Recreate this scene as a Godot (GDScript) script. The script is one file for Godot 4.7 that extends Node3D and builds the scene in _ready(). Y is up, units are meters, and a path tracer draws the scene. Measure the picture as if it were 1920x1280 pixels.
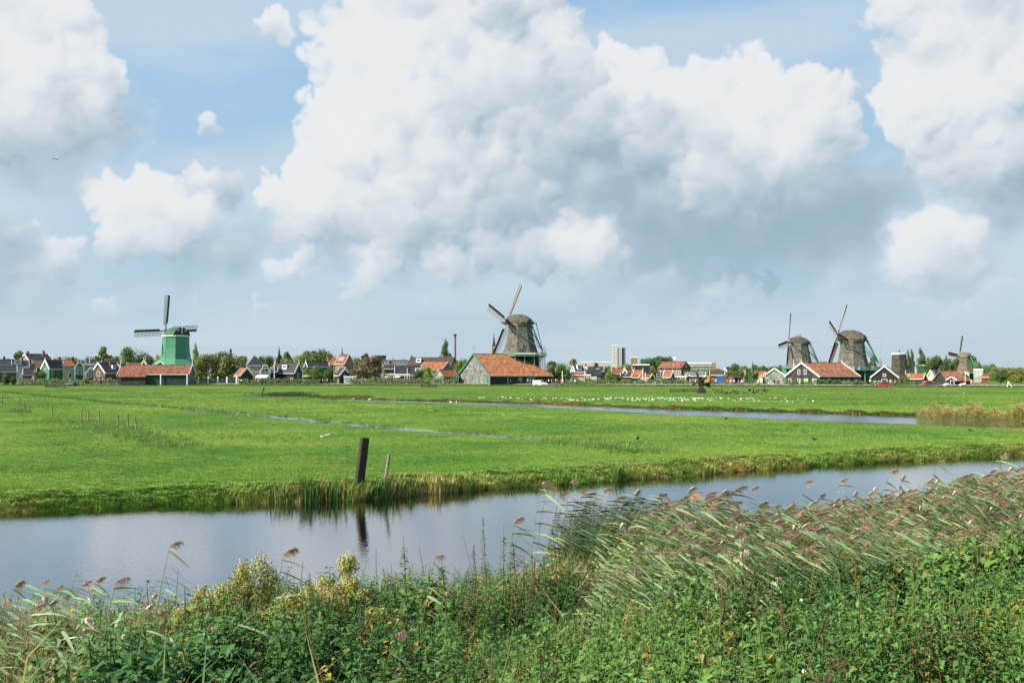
extends Node3D
# A polder meadow with ditches and a row of windmills, seen from a dike across a canal.
# Metres, y up, meadow at y = 0. px, py below are places in a 1920 x 1280 picture used to read sizes off; P() turns them into points at their real distance.

const F := 1867.0
const EYE := Vector3(0, 3.2, 0)
const PITCH := 0.0348
const WATER := -0.45
const WET := -0.07

var rng := RandomNumberGenerator.new()
var M := {}
var T := {}
var counts := {}
var patch_noise := FastNoiseLite.new()
var fine_noise := FastNoiseLite.new()
var view_basis := Basis(Vector3.RIGHT, PITCH)

class MB:
	var v := PackedVector3Array()
	var n := PackedVector3Array()
	var c := PackedColorArray()
	var col := Color.WHITE
	var tinted := false

	func put(a: Vector3, na: Vector3) -> void:
		v.append(a)
		n.append(na)
		if tinted:
			c.append(col)

	func tri(a: Vector3, b: Vector3, p: Vector3, out: Vector3) -> void:
		var m := (b - a).cross(p - a)
		if m.length_squared() < 1e-16:
			return
		m = m.normalized()
		if m.dot(out) < 0.0:
			m = -m
			put(a, m); put(b, m); put(p, m)
		else:
			put(a, m); put(p, m); put(b, m)

	func quad(a: Vector3, b: Vector3, p: Vector3, d: Vector3, out: Vector3) -> void:
		tri(a, b, p, out)
		tri(a, p, d, out)

	func stri(a: Vector3, b: Vector3, p: Vector3, na: Vector3, nb: Vector3, np: Vector3) -> void:
		var m := (b - a).cross(p - a)
		if m.dot(na + nb + np) < 0.0:
			put(a, na); put(b, nb); put(p, np)
		else:
			put(a, na); put(p, np); put(b, nb)

	func box(ctr: Vector3, size: Vector3, bs := Basis.IDENTITY) -> void:
		var h := size * 0.5
		for ax in 3:
			for sg in [-1.0, 1.0]:
				var o := Vector3.ZERO
				o[ax] = sg
				var u := Vector3.ZERO
				u[(ax + 1) % 3] = 1.0
				var w := Vector3.ZERO
				w[(ax + 2) % 3] = 1.0
				var q: Array[Vector3] = []
				for k in [[-1, -1], [1, -1], [1, 1], [-1, 1]]:
					q.append(ctr + bs * ((o + u * k[0] + w * k[1]) * h))
				quad(q[0], q[1], q[2], q[3], bs * o)

	func bar(a: Vector3, b: Vector3, w: float, h: float, up := Vector3.UP) -> void:
		var z := (b - a)
		var l := z.length()
		if l < 1e-5:
			return
		z /= l
		if absf(z.dot(up)) > 0.98:
			up = Vector3.RIGHT
		var x := up.cross(z).normalized()
		box((a + b) * 0.5, Vector3(w, h, l), Basis(x, z.cross(x), z))

	func tube(pts: Array, radii: Array, seg := 6, cap := true) -> void:
		var rings := []
		for i in pts.size():
			var d: Vector3 = (pts[mini(i + 1, pts.size() - 1)] - pts[maxi(i - 1, 0)]).normalized()
			var up := Vector3.UP if absf(d.y) < 0.9 else Vector3.RIGHT
			var x := up.cross(d).normalized()
			var y := d.cross(x)
			var ring := []
			for k in seg:
				var a := TAU * k / seg
				ring.append(x * cos(a) + y * sin(a))
			rings.append(ring)
		for i in pts.size() - 1:
			for k in seg:
				var k2 := (k + 1) % seg
				var n0: Vector3 = rings[i][k]
				var n1: Vector3 = rings[i][k2]
				var n2: Vector3 = rings[i + 1][k2]
				var n3: Vector3 = rings[i + 1][k]
				var a: Vector3 = pts[i] + n0 * radii[i]
				var b: Vector3 = pts[i] + n1 * radii[i]
				var p: Vector3 = pts[i + 1] + n2 * radii[i + 1]
				var d: Vector3 = pts[i + 1] + n3 * radii[i + 1]
				stri(a, b, p, n0, n1, n2)
				stri(a, p, d, n0, n2, n3)
		if cap:
			for e in [0, pts.size() - 1]:
				var out: Vector3 = (pts[e] - pts[1 if e == 0 else e - 1]).normalized()
				for k in seg:
					tri(pts[e], pts[e] + rings[e][k] * radii[e], pts[e] + rings[e][(k + 1) % seg] * radii[e], out)

	# rings of points, outermost loop first; flat shaded skin between successive rings
	func loft(rings: Array, closed := true, cap_first := true, cap_last := true) -> void:
		var mid := Vector3.ZERO
		var cnt := 0
		for r in rings:
			for p in r:
				mid += p
				cnt += 1
		mid /= cnt
		for i in rings.size() - 1:
			var s: int = rings[i].size()
			for k in (s if closed else s - 1):
				var a: Vector3 = rings[i][k]
				var b: Vector3 = rings[i][(k + 1) % s]
				var p: Vector3 = rings[i + 1][(k + 1) % s]
				var d: Vector3 = rings[i + 1][k]
				quad(a, b, p, d, (a + b + p + d) * 0.25 - mid)
		for e in [0, rings.size() - 1]:
			if (e == 0 and cap_first) or (e != 0 and cap_last):
				fan(rings[e], avg(rings[e]) - mid)

	func avg(r: Array) -> Vector3:
		var m := Vector3.ZERO
		for p in r:
			m += p
		return m / r.size()

	func fan(r: Array, out: Vector3) -> void:
		var m := avg(r)
		for k in r.size():
			tri(m, r[k], r[(k + 1) % r.size()], out)

	# a flat outline in x, y of the frame tf, thick along its z
	func plate(poly: PackedVector2Array, z0: float, z1: float, tf := Transform3D.IDENTITY) -> void:
		var idx := Geometry2D.triangulate_polygon(poly)
		for z in [z0, z1]:
			var out := tf.basis.z * (1.0 if z == maxf(z0, z1) else -1.0)
			for i in range(0, idx.size(), 3):
				tri(tf * Vector3(poly[idx[i]].x, poly[idx[i]].y, z), tf * Vector3(poly[idx[i + 1]].x, poly[idx[i + 1]].y, z), tf * Vector3(poly[idx[i + 2]].x, poly[idx[i + 2]].y, z), out)
		var turn := 0.0
		for i in poly.size():
			turn += poly[i].cross(poly[(i + 1) % poly.size()])
		for i in poly.size():
			var a := poly[i]
			var b := poly[(i + 1) % poly.size()]
			var e := b - a
			var o := Vector2(e.y, -e.x) * signf(turn)
			quad(tf * Vector3(a.x, a.y, z0), tf * Vector3(b.x, b.y, z0), tf * Vector3(b.x, b.y, z1), tf * Vector3(a.x, a.y, z1), tf.basis * Vector3(o.x, o.y, 0))

	func ball(ctr: Vector3, r: Vector3, seg := 10, rows := 6) -> void:
		for j in rows:
			for k in seg:
				var q: Array[Vector3] = []
				var qn: Array[Vector3] = []
				for e in [[0, 0], [1, 0], [1, 1], [0, 1]]:
					var a: float = TAU * (k + e[0]) / seg
					var b: float = PI * (j + e[1]) / rows - PI / 2
					var u := Vector3(cos(a) * cos(b), sin(b), sin(a) * cos(b))
					q.append(ctr + u * r)
					qn.append((u / r).normalized())
				if j > 0:
					stri(q[0], q[1], q[2], qn[0], qn[1], qn[2])
				if j < rows - 1:
					stri(q[0], q[2], q[3], qn[0], qn[2], qn[3])

	func mesh() -> ArrayMesh:
		var a := []
		a.resize(Mesh.ARRAY_MAX)
		a[Mesh.ARRAY_VERTEX] = v
		a[Mesh.ARRAY_NORMAL] = n
		if tinted:
			a[Mesh.ARRAY_COLOR] = c
		var m := ArrayMesh.new()
		m.add_surface_from_arrays(Mesh.PRIMITIVE_TRIANGLES, a)
		return m


func P(px: float, py: float, d: float) -> Vector3:
	var r := view_basis * Vector3((px - 960.0) / F, (640.0 - py) / F, -1.0)
	return EYE + r * (d / -r.z)

func G(px: float, py: float, y := 0.0) -> Vector3:
	var r := view_basis * Vector3((px - 960.0) / F, (640.0 - py) / F, -1.0)
	return EYE + r * ((y - EYE.y) / r.y)

func H(py: float, d: float) -> float:
	return P(960, py, d).y

func numbered(called: String, parent: Node = self) -> String:
	var key := str(parent.get_instance_id()) + called
	var k: int = counts.get(key, 0)
	counts[key] = k + 1
	return called if k == 0 else "%s_%03d" % [called, k]

func tag(o: Node3D, label := "", category := "", group := "", kind := "") -> Node3D:
	if label != "":
		o.set_meta("label", label)
	if category != "":
		o.set_meta("category", category)
	if group != "":
		o.set_meta("group", group)
	if kind != "":
		o.set_meta("kind", kind)
	return o

func thing(called: String, label: String, category: String, at := Vector3.ZERO, turn := 0.0, group := "") -> Node3D:
	var o := Node3D.new()
	o.name = numbered(called)
	add_child(o, true)
	o.position = at
	o.rotation.y = turn
	tag(o, label, category, group)
	return o

func obj(called: String, what, material: Material, parent: Node = self) -> MeshInstance3D:
	var o := MeshInstance3D.new()
	o.name = numbered(called, parent)
	o.mesh = what.mesh() if what is MB else what
	o.material_override = material
	parent.add_child(o, true)
	return o

func lin(r: float, g: float, b: float) -> Color:
	return Color(r, g, b).linear_to_srgb()

func mat(key: String, color: Color, rough := 0.85, tex := "", scale := 1.0, world := false) -> StandardMaterial3D:
	if M.has(key):
		return M[key]
	var m := StandardMaterial3D.new()
	m.resource_name = key
	m.albedo_color = color
	m.roughness = rough
	if tex != "":
		m.albedo_texture = T[tex]
		m.uv1_triplanar = true
		m.uv1_world_triplanar = world
		m.uv1_scale = Vector3.ONE * scale
		if tex in ["tile", "streak", "board", "brick"] and scale < 1.0:         # weathering in broad patches
			m.detail_enabled = true
			m.detail_blend_mode = BaseMaterial3D.BLEND_MODE_MUL
			m.detail_albedo = T.blotch
			m.detail_uv_layer = BaseMaterial3D.DETAIL_UV_2
			m.uv2_triplanar = true
			m.uv2_world_triplanar = world
			m.uv2_scale = Vector3.ONE * 0.11
	M[key] = m
	return m

func leafy(key: String, color: Color, back := 0.5, tinted := false) -> StandardMaterial3D:
	if M.has(key):
		return M[key]
	var m := StandardMaterial3D.new()
	m.resource_name = key
	m.albedo_color = color
	m.roughness = 0.62
	m.metallic_specular = 0.35
	m.vertex_color_use_as_albedo = tinted
	m.backlight_enabled = true
	m.backlight = Color(back, back, back * 0.55)
	M[key] = m
	return m

func rough_image(size: int, f: Callable) -> ImageTexture:
	var im := Image.create(size, size, false, Image.FORMAT_RGB8)
	for y in size:
		for x in size:
			im.set_pixel(x, y, f.call(x, y))
	return ImageTexture.create_from_image(im)

func textures() -> void:
	var fn := FastNoiseLite.new()
	fn.seed = 4
	fn.frequency = 0.09
	fn.fractal_octaves = 4
	var wrapn := func(x: int, y: int, sx: float, sy: float) -> float:   # tileable noise on a torus of 128
		var a := TAU * x / 128.0
		var b := TAU * y / 128.0
		return fn.get_noise_3d(cos(a) * 20.4 * sx, sin(a) * 20.4 * sx + cos(b) * 20.4 * sy, sin(b) * 20.4 * sy)
	T.mottle = rough_image(128, func(x, y): var g: float = clampf(0.8 + 0.55 * wrapn.call(x, y, 1.0, 1.0), 0.3, 1.0); return Color(g, g, g))
	T.streak = rough_image(128, func(x, y): var g: float = clampf(0.78 + 0.4 * wrapn.call(x, y, 2.2, 0.35) + 0.25 * wrapn.call(x, y, 1.0, 0.8), 0.3, 1.0); return Color(g, g * 0.99, g * 0.97))
	var tile := func(x: int, y: int) -> Color:                 # eight by eight roof tiles of differing tone
		var row := y / 16
		var column := (x + (row % 2) * 8) / 16 % 8
		var h := hash(Vector2i(column, row)) % 1000 / 1000.0
		var g: float = 0.72 + 0.28 * h + 0.25 * wrapn.call(x, y, 1.0, 1.0)
		if y % 16 < 2:
			g *= 0.72
		return Color(clampf(g, 0, 1), clampf(g * (0.93 + 0.1 * h), 0, 1), clampf(g * (0.86 + 0.2 * h), 0, 1))
	T.tile = rough_image(128, tile)
	var board := func(x: int, y: int) -> Color:                # eight boards
		var h := hash(Vector2i(3, y / 16)) % 1000 / 1000.0
		var g: float = 0.84 + 0.12 * h + 0.22 * wrapn.call(x, y, 0.3, 1.4)
		if y % 16 < 2:
			g *= 0.62
		return Color(clampf(g, 0, 1), clampf(g, 0, 1), clampf(g, 0, 1))
	T.board = rough_image(128, board)
	var brick := func(x: int, y: int) -> Color:
		var row := y / 8
		var column := (x + (row % 2) * 8) / 16
		var h := hash(Vector2i(column % 8, row)) % 1000 / 1000.0
		var g: float = 0.68 + 0.3 * h + 0.1 * wrapn.call(x, y, 1.0, 1.0)
		if y % 8 < 1 or (x + (row % 2) * 8) % 16 < 1:
			return Color(0.95, 0.95, 0.92)
		return Color(clampf(g, 0, 1), clampf(g * 0.97, 0, 1), clampf(g * 0.95, 0, 1))
	T.brick = rough_image(128, brick)
	T.water = noise_normal(71, 0.012, 5, 3.0)
	T.blotch = rough_image(128, func(x, y): var g: float = clampf(0.86 + 0.5 * wrapn.call(x, y, 0.5, 0.5) + 0.3 * wrapn.call(x, y, 1.6, 1.6), 0.45, 1.0); return Color(g, g * 0.985, g * 0.95))
	var nt := NoiseTexture2D.new()
	nt.width = 512
	nt.height = 512
	nt.seamless = true
	nt.noise = noise_of(9, 0.02, 5)
	var g := Gradient.new()
	g.set_color(0, Color(0.62, 0.66, 0.55))
	g.set_color(1, Color(1, 1, 1))
	nt.color_ramp = g
	T.grass = nt

func noise_of(s: int, f: float, oct: int) -> FastNoiseLite:
	var n := FastNoiseLite.new()
	n.seed = s
	n.frequency = f
	n.fractal_octaves = oct
	return n

func noise_normal(s: int, f: float, oct: int, strength: float) -> NoiseTexture2D:
	var nt := NoiseTexture2D.new()
	nt.width = 512
	nt.height = 512
	nt.seamless = true
	nt.as_normal_map = true
	nt.bump_strength = strength
	nt.noise = noise_of(s, f, oct)
	return nt

# ---------------------------------------------------------------- the sky: an equirectangular picture of air and cumulus, 4096 x 2048
const SKY_W := 4096
const RAD := 651.9          # sky pixels in one radian

func sky_place(px: float, py: float) -> Vector2:
	var r := (view_basis * Vector3((px - 960.0) / F, (640.0 - py) / F, -1.0)).normalized()
	return Vector2(2048.0 + atan2(r.x, -r.z) * RAD, 1024.0 - asin(r.y) * RAD)

func cloud_puffs() -> Array:
	var r := RandomNumberGenerator.new()
	r.seed = 20
	var big := []
	var heaps := [
		# the great heap, its lit west flank first, then its shaded east half and base; x, y, radius, brightness
		[700,60,90,.95, 660,150,90,.95, 760,150,110,.93, 640,240,80,.95, 720,270,110,.95, 600,310,60,1, 570,330,45,1, 530,360,45,.95, 640,350,90,.9, 560,390,60,.85, 850,50,80,.85, 900,20,70,.95, 960,30,70,1, 1010,30,70,1, 1040,60,50,1, 860,180,100,.72, 950,150,100,.66, 1050,150,80,.6, 830,280,100,.78, 920,280,80,.62, 1010,260,90,.56, 1100,230,80,.54, 740,370,90,.75, 840,370,90,.65, 950,350,90,.55, 1060,330,100,.45, 650,410,60,.5, 720,420,55,.4, 800,410,60,.45, 760,-60,120,.9, 960,-90,130,.9],
		[1150,130,45,.95, 1200,170,70,.9, 1260,160,60,.95, 1330,180,70,.92, 1400,190,70,.95, 1470,190,70,.9, 1530,170,50,.9, 1570,158,28,.9, 1525,230,65,.8, 1490,260,80,.8, 1410,260,80,.85, 1330,250,80,.75, 1240,250,80,.55, 1160,260,80,.45, 1150,350,90,.25, 1250,350,100,.35, 1360,330,90,.55, 1460,340,90,.5, 1530,320,70,.45, 1620,355,50,.3, 1200,420,60,.2, 1300,420,65,.12, 1400,415,70,.08, 1500,405,70,.05, 1580,390,55,.1, 1450,445,45,.12, 1330,450,45,.15],
		[690,490,40,.85, 720,480,40,.85, 680,530,34,.8, 830,480,45,.8, 880,450,45,.85, 930,460,55,.65, 1000,470,50,.55, 1040,440,45,.85, 1090,420,36,.85, 1110,470,55,.75, 1150,480,36,.75, 870,505,50,.5],
		[1700,30,70,.75, 1780,60,90,.9, 1880,60,90,.75, 1735,130,60,.9, 1810,170,100,.95, 1890,180,90,.8, 1692,190,48,.92, 1735,240,58,.88, 1820,260,75,.8, 1910,270,70,.6, 1760,300,45,.75, 1850,320,50,.65, 1930,350,55,.4, 2000,150,120,.7, 2010,300,90,.5, 1850,-60,120,.8],
		[1720,430,45,1, 1765,420,45,.95, 1815,430,40,.85, 1700,480,42,.95, 1760,485,55,.75, 1815,495,38,.5, 1740,515,28,.5, 1790,520,28,.3],
		[30,60,80,.75, 100,50,65,.85, 140,70,46,.92, 60,130,80,.95, 120,140,70,.8, 180,160,45,.95, 60,190,85,.75, 150,205,60,.65, 220,212,38,.5, 0,200,75,.75, -80,100,100,.8],
		[170,345,22,.95, 200,360,34,.95, 260,350,32,1, 265,385,48,.95, 310,370,38,.95, 230,400,46,.85, 330,410,46,.8, 380,400,32,.9, 300,435,54,.7, 370,445,44,.5, 450,468,22,.35, 230,445,45,.75, 400,475,34,.5],
		[10,450,50,.3, 40,490,45,.3, 0,500,60,.25, 30,440,20,.8, 60,433,14,.9, 115,460,22,.85, 110,495,28,.6, 80,520,28,.4],
		[1010,340,110,.3, 900,390,80,.42, 620,430,70,.3, 720,445,80,.22, 830,425,70,.35, 1200,430,95,.2, 1320,445,100,.14, 1450,445,100,.08, 1570,410,85,.1, 1660,365,60,.2, 1250,340,90,.3, 1130,300,90,.42, 1300,250,70,.5, 1050,230,80,.5,
		190,230,60,.42, 90,265,80,.4, 10,260,70,.42, 1880,345,90,.3, 1780,335,55,.4, 330,475,60,.35, 440,480,40,.28, 1790,510,50,.35, 1100,520,60,.45, 1250,525,70,.46, 480,430,50,.5, 1600,480,60,.42, 60,540,60,.45],
		[510,40,26,.8, 535,60,20,.8, 520,25,16,.8, 405,345,36,.6, 360,330,22,.55, 570,175,14,.8, 1600,268,18,.95, 1345,530,32,.85, 1390,520,26,.75, 1440,530,20,.8, 520,505,24,.8, 580,490,28,.75, 390,235,22,.6, 200,575,18,.6, 490,570,15,.6, 1310,590,16,.6],
	]
	for heap in heaps:
		for i in range(0, heap.size(), 4):
			var c := sky_place(heap[i], heap[i + 1])
			big.append([c.x, c.y, heap[i + 2] * RAD / F, heap[i + 3], 0.0])
	# the rest of the sky carries the same kind of weather
	for k in 95:
		var az := r.randf_range(0, SKY_W)
		var el := pow(r.randf(), 1.5) * 1.35 + 0.03
		var inside := absf(az - 2048.0) < 400 and el < 0.42
		var s := r.randf_range(14, 40) * (0.5 + el)
		for j in 14:
			var dx := r.randfn(0, 1.6)
			var dy := r.randfn(0, 0.55) + absf(dx) * 0.25
			var rr := s * r.randf_range(0.5, 1.0)
			if not inside:
				big.append([az + dx * s / maxf(cos(el), 0.25), 1024.0 - el * RAD + dy * s, rr, clampf(0.75 - dy * 0.4, 0.1, 1.0), 0.0])
	var all := []
	for b in big:
		b.append(1.0 if b[3] < 0.52 else 0.0)       # shaded bases are soft and have no lumps
		if b[3] < 0.52:
			b[2] *= 1.12
		all.append(b)
		for k in (0 if b[3] < 0.52 else 13):
			var a := r.randf() * TAU
			var up := r.randf_range(0.0, 0.9)
			var ro: float = b[2] * sqrt(1 - up * up) * 0.96
			var q := [b[0] + cos(a) * ro, b[1] + sin(a) * ro * 0.92, b[2] * r.randf_range(0.24, 0.46), clampf(b[3] - sin(a) * 0.10 + r.randfn(0, 0.05), 0, 1.05), b[4] + b[2] * up * 0.8, 0.0]
			all.append(q)
			for j in 6:
				var a2 := r.randf() * TAU
				var up2 := r.randf_range(0.0, 0.9)
				var ro2: float = q[2] * sqrt(1 - up2 * up2)
				all.append([q[0] + cos(a2) * ro2, q[1] + sin(a2) * ro2, q[2] * r.randf_range(0.22, 0.42), clampf(q[3] - sin(a2) * 0.05, 0, 1.05), q[4] + q[2] * up2 * 0.8, 0.0])
	return all

func blurred(src: PackedFloat32Array, w: int, h: int, rad: int) -> PackedFloat32Array:
	var tmp := PackedFloat32Array()
	tmp.resize(w * h)
	var out := PackedFloat32Array()
	out.resize(w * h)
	var share := 1.0 / (2 * rad + 1)
	for y in h:
		var acc := 0.0
		for k in range(-rad - 1, rad):
			acc += src[y * w + clampi(k, 0, w - 1)]
		for x in w:
			acc += src[y * w + mini(x + rad, w - 1)] - src[y * w + maxi(x - rad - 1, 0)]
			tmp[y * w + x] = acc * share
	for x in w:
		var acc := 0.0
		for k in range(-rad - 1, rad):
			acc += tmp[clampi(k, 0, h - 1) * w + x]
		for y in h:
			acc += tmp[mini(y + rad, h - 1) * w + x] - tmp[maxi(y - rad - 1, 0) * w + x]
			out[y * w + x] = acc * share
	return out

# part of the sky picture: x0, y0 its corner in sky pixels, w x h its size at k of its own pixels per sky pixel
func sky_part(puffs: Array, x0: float, y0: float, w: int, h: int, k: float) -> Image:
	var hgt := PackedFloat32Array()
	hgt.resize(w * h)
	var bri := PackedFloat32Array()
	bri.resize(w * h)
	bri.fill(0.8)
	var cov := PackedFloat32Array()
	cov.resize(w * h)
	var fog := PackedFloat32Array()
	fog.resize(w * h)
	for p in puffs:
		var r: float = p[2] * k
		if r < 0.6:
			continue
		var cx: float = (p[0] - x0) * k
		var cy: float = (p[1] - y0) * k
		var z: float = p[4] * k
		var b: float = p[3]
		for y in range(maxi(0, ceili(cy - r)), mini(h, floori(cy + r) + 1)):
			for x in range(maxi(0, ceili(cx - r)), mini(w, floori(cx + r) + 1)):
				var q := 1.0 - ((x - cx) * (x - cx) + (y - cy) * (y - cy)) / (r * r)
				if q > 0.0:
					var i := y * w + x
					if p[5] > 0.5:
						fog[i] += q * 0.9
					else:
						cov[i] += q * 1.1
					var t := z + r * sqrt(q) * (0.35 if p[5] > 0.5 else 1.0)
					if t > hgt[i]:
						hgt[i] = t
						bri[i] = b
	var soft := blurred(blurred(hgt, w, h, 1), w, h, 1)
	var wide := blurred(blurred(hgt, w, h, maxi(1, int(6 * k))), w, h, maxi(1, int(6 * k)))
	var smooth_b := blurred(blurred(bri, w, h, maxi(1, int(8 * k))), w, h, maxi(1, int(6 * k)))
	var crisp_b := blurred(bri, w, h, maxi(1, int(3 * k)))
	cov = blurred(cov, w, h, 1)
	fog = blurred(blurred(blurred(fog, w, h, maxi(1, int(7 * k))), w, h, maxi(1, int(7 * k))), w, h, maxi(1, int(5 * k)))
	var erode := noise_of(77, 0.028, 5)
	var warp := noise_of(31, 0.035, 4)
	var veil := noise_of(8, 0.006, 5)
	var im := Image.create(w, h, false, Image.FORMAT_RGB8)
	var top := Color(0.585, 0.745, 0.895)
	var mid := Color(0.685, 0.81, 0.90)
	var low := Color(0.755, 0.82, 0.86)
	var grey := Color(0.60, 0.70, 0.772)
	var white := Color(0.932, 0.94, 0.947)
	for y in h:
		var sy := y0 + y / k
		var el := (1024.0 - sy) / RAD
		var air: Color
		if el < 0.15:
			air = low.lerp(mid, smoothstep(-0.01, 0.15, el))
		else:
			air = mid.lerp(top, clampf((el - 0.15) / 0.25, 0, 1)).lerp(Color(0.40, 0.60, 0.84), clampf((el - 0.45) / 0.9, 0, 1))
		for x in w:
			var sx := x0 + x / k
			var n1 := warp.get_noise_2d(sx, sy)
			var n2 := warp.get_noise_2d(sx + 911.0, sy + 77.0)
			var fx := clampf(x + n1 * 7.0 * k, 0, w - 2.001)
			var fy := clampf(y + n2 * 7.0 * k, 0, h - 2.001)
			var ix := int(fx)
			var iy := int(fy)
			var u := fx - ix
			var v := fy - iy
			var i := iy * w + ix
			var c := lerpf(lerpf(cov[i], cov[i + 1], u), lerpf(cov[i + w], cov[i + w + 1], u), v)
			var col := air
			# thin high veil, drawn out sideways
			var ve := veil.get_noise_2d(sx * 0.55, sy * 1.9)
			var share := clampf(0.50 + ve * 1.25, 0.10, 0.9) * (1.0 - smoothstep(0.5, 1.2, el))
			col = col.lerp(Color(0.81, 0.865, 0.91), share * (0.75 if el > 0.03 else 0.4))
			var fg := lerpf(fog[i], fog[i + 1], u)
			if c + fg > 0.01:
				var g := soft[i + 1] - soft[i]
				var gy := soft[i + w] - soft[i]
				var gw := (wide[mini(i + 2, w * h - 1)] - wide[maxi(i - 2, 0)]) * 0.25
				var gv := (wide[mini(i + 2 * w, w * h - 1)] - wide[maxi(i - 2 * w, 0)]) * 0.25
				var nx := -(g * 0.36 + gw * 0.8)
				var ny := gy * 0.36 + gv * 0.8
				var lam := (-0.52 * nx + 0.72 * ny + 0.46) / sqrt(nx * nx + ny * ny + 1.0)
				var e := erode.get_noise_2d(sx + n2 * 14.0, sy * 1.25)
				var val := lerpf(smooth_b[i], crisp_b[i], 0.3) * 0.93 + 0.05 + (lam - 0.46) * 0.30 + n2 * 0.08 + e * 0.16
				var body := grey.lerp(white, smoothstep(0.06, 0.98, val))
				# ragged rims: the thin outer parts are eaten away
				var a := 1.0 - exp(-maxf(0.0, c - 0.40 + n1 * 0.34 + e * 1.0) * 2.5)
				a = 1.0 - (1.0 - a) * exp(-fg * (1.25 + e * 0.8 + n1 * 0.4))
				# far heaps sink into the air near the horizon
				a *= lerpf(0.35, 0.96, smoothstep(0.02, 0.16, el))
				col = col.lerp(body, a)
			im.set_pixel(x, y, col)
	return im

func sky_texture() -> ImageTexture:
	var puffs := cloud_puffs()
	var whole := Image.create(1024, 512, false, Image.FORMAT_RGB8)
	whole.fill(Color(0.42, 0.47, 0.42))
	whole.blit_rect(sky_part(puffs, 0, 0, 1024, 260, 0.25), Rect2i(0, 0, 1024, 260), Vector2i.ZERO)
	whole.resize(4096, 2048, Image.INTERPOLATE_CUBIC)
	whole.blit_rect(sky_part(puffs, 1660, 716, 776, 320, 1.0), Rect2i(0, 0, 776, 320), Vector2i(1660, 716))
	var turned := Image.create(4096, 2048, false, Image.FORMAT_RGB8)      # north stands at the picture's edge
	turned.blit_rect(whole, Rect2i(2048, 0, 2048, 2048), Vector2i.ZERO)
	turned.blit_rect(whole, Rect2i(0, 0, 2048, 2048), Vector2i(2048, 0))
	return ImageTexture.create_from_image(turned)

# ---------------------------------------------------------------- the land
# q runs from the dike across the canal, t along it
func world_of(q: float, t: float) -> Vector3:
	return Vector3(-q * 0.461 + t * 0.887, 0, -q * 0.887 - t * 0.461)

func q_of(x: float, z: float) -> float:
	return -(x * 0.461 + z * 0.887)

func t_of(x: float, z: float) -> float:
	return x * 0.887 - z * 0.461

func along(table: Array, t: float) -> float:
	if t <= table[0][0]:
		return table[0][1]
	for i in range(1, table.size()):
		if t <= table[i][0]:
			return lerpf(table[i - 1][1], table[i][1], (t - table[i - 1][0]) / (table[i][0] - table[i - 1][0]))
	return table[-1][1]

const FAR_BANK := [[-40, 30.6], [0.25, 30.2], [4.2, 29.8], [7.9, 28.7], [9.7, 28.4], [14, 29.2], [22.6, 29.7], [29.3, 30.6], [40.4, 30.2], [80, 29.0]]

func far_bank(t: float) -> float:
	return along(FAR_BANK, t) + 0.22 * fine_noise.get_noise_1d(t * 5.0) + 0.3 * fine_noise.get_noise_1d(t * 1.3 + 50.0)

func near_bank(t: float) -> float:
	return 14.4 + 0.8 * fine_noise.get_noise_1d(t * 1.5 + 90.0)

# ditches as lines of [px, py] read at the water's height
const DITCH_A := [[-300, 706], [0, 733.5], [83, 742.5], [167, 750.5], [213, 755.5], [287, 761], [367, 768], [470, 778], [560, 786], [660, 796], [760, 804.5], [860, 812.5], [960, 819.5], [1036, 826], [1218, 846]]
const LINE_B := [[100, 726], [200, 732.5], [300, 740], [417, 747], [633, 758], [703, 763.6], [823, 771.5], [944, 778.5], [1030, 785], [1115, 786], [1253, 792.5], [1335, 795], [1594, 811], [1735, 818], [2100, 832]]
const POND_NEAR := [[560, 748.6], [690, 752.2], [1000, 762.5], [1240, 776.5], [1500, 788], [1710, 796], [1800, 799.5], [2000, 806]]
const POND_FAR := [[560, 748], [690, 750.2], [1000, 757.2], [1240, 767], [1500, 774], [1710, 781], [1800, 784.5], [2000, 790]]

var ditch_pts := []
var line_pts := []

func ditch_width(i: float) -> float:      # half width of the open water of ditch A by its point number
	return along([[0, 0.2], [5, 0.2], [6, 0.35], [8, 0.5], [10, 0.45], [12, 0.35], [13, 0.1]], i)

func near_line(pts: Array, p: Vector2) -> Vector2:      # (distance, place along the line in points)
	var best := Vector2(1e9, 0)
	for i in pts.size() - 1:
		var c := Geometry2D.get_closest_point_to_segment(p, pts[i], pts[i + 1])
		var d := c.distance_squared_to(p)
		if d < best.x:
			best = Vector2(d, i + c.distance_to(pts[i]) / maxf(0.01, pts[i].distance_to(pts[i + 1])))
	return Vector2(sqrt(best.x), best.y)

func path_depth(px: float) -> float:
	return along([[-400, 358], [0, 350], [960, 338], [1480, 304], [1920, 290], [2400, 276]], px)

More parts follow.
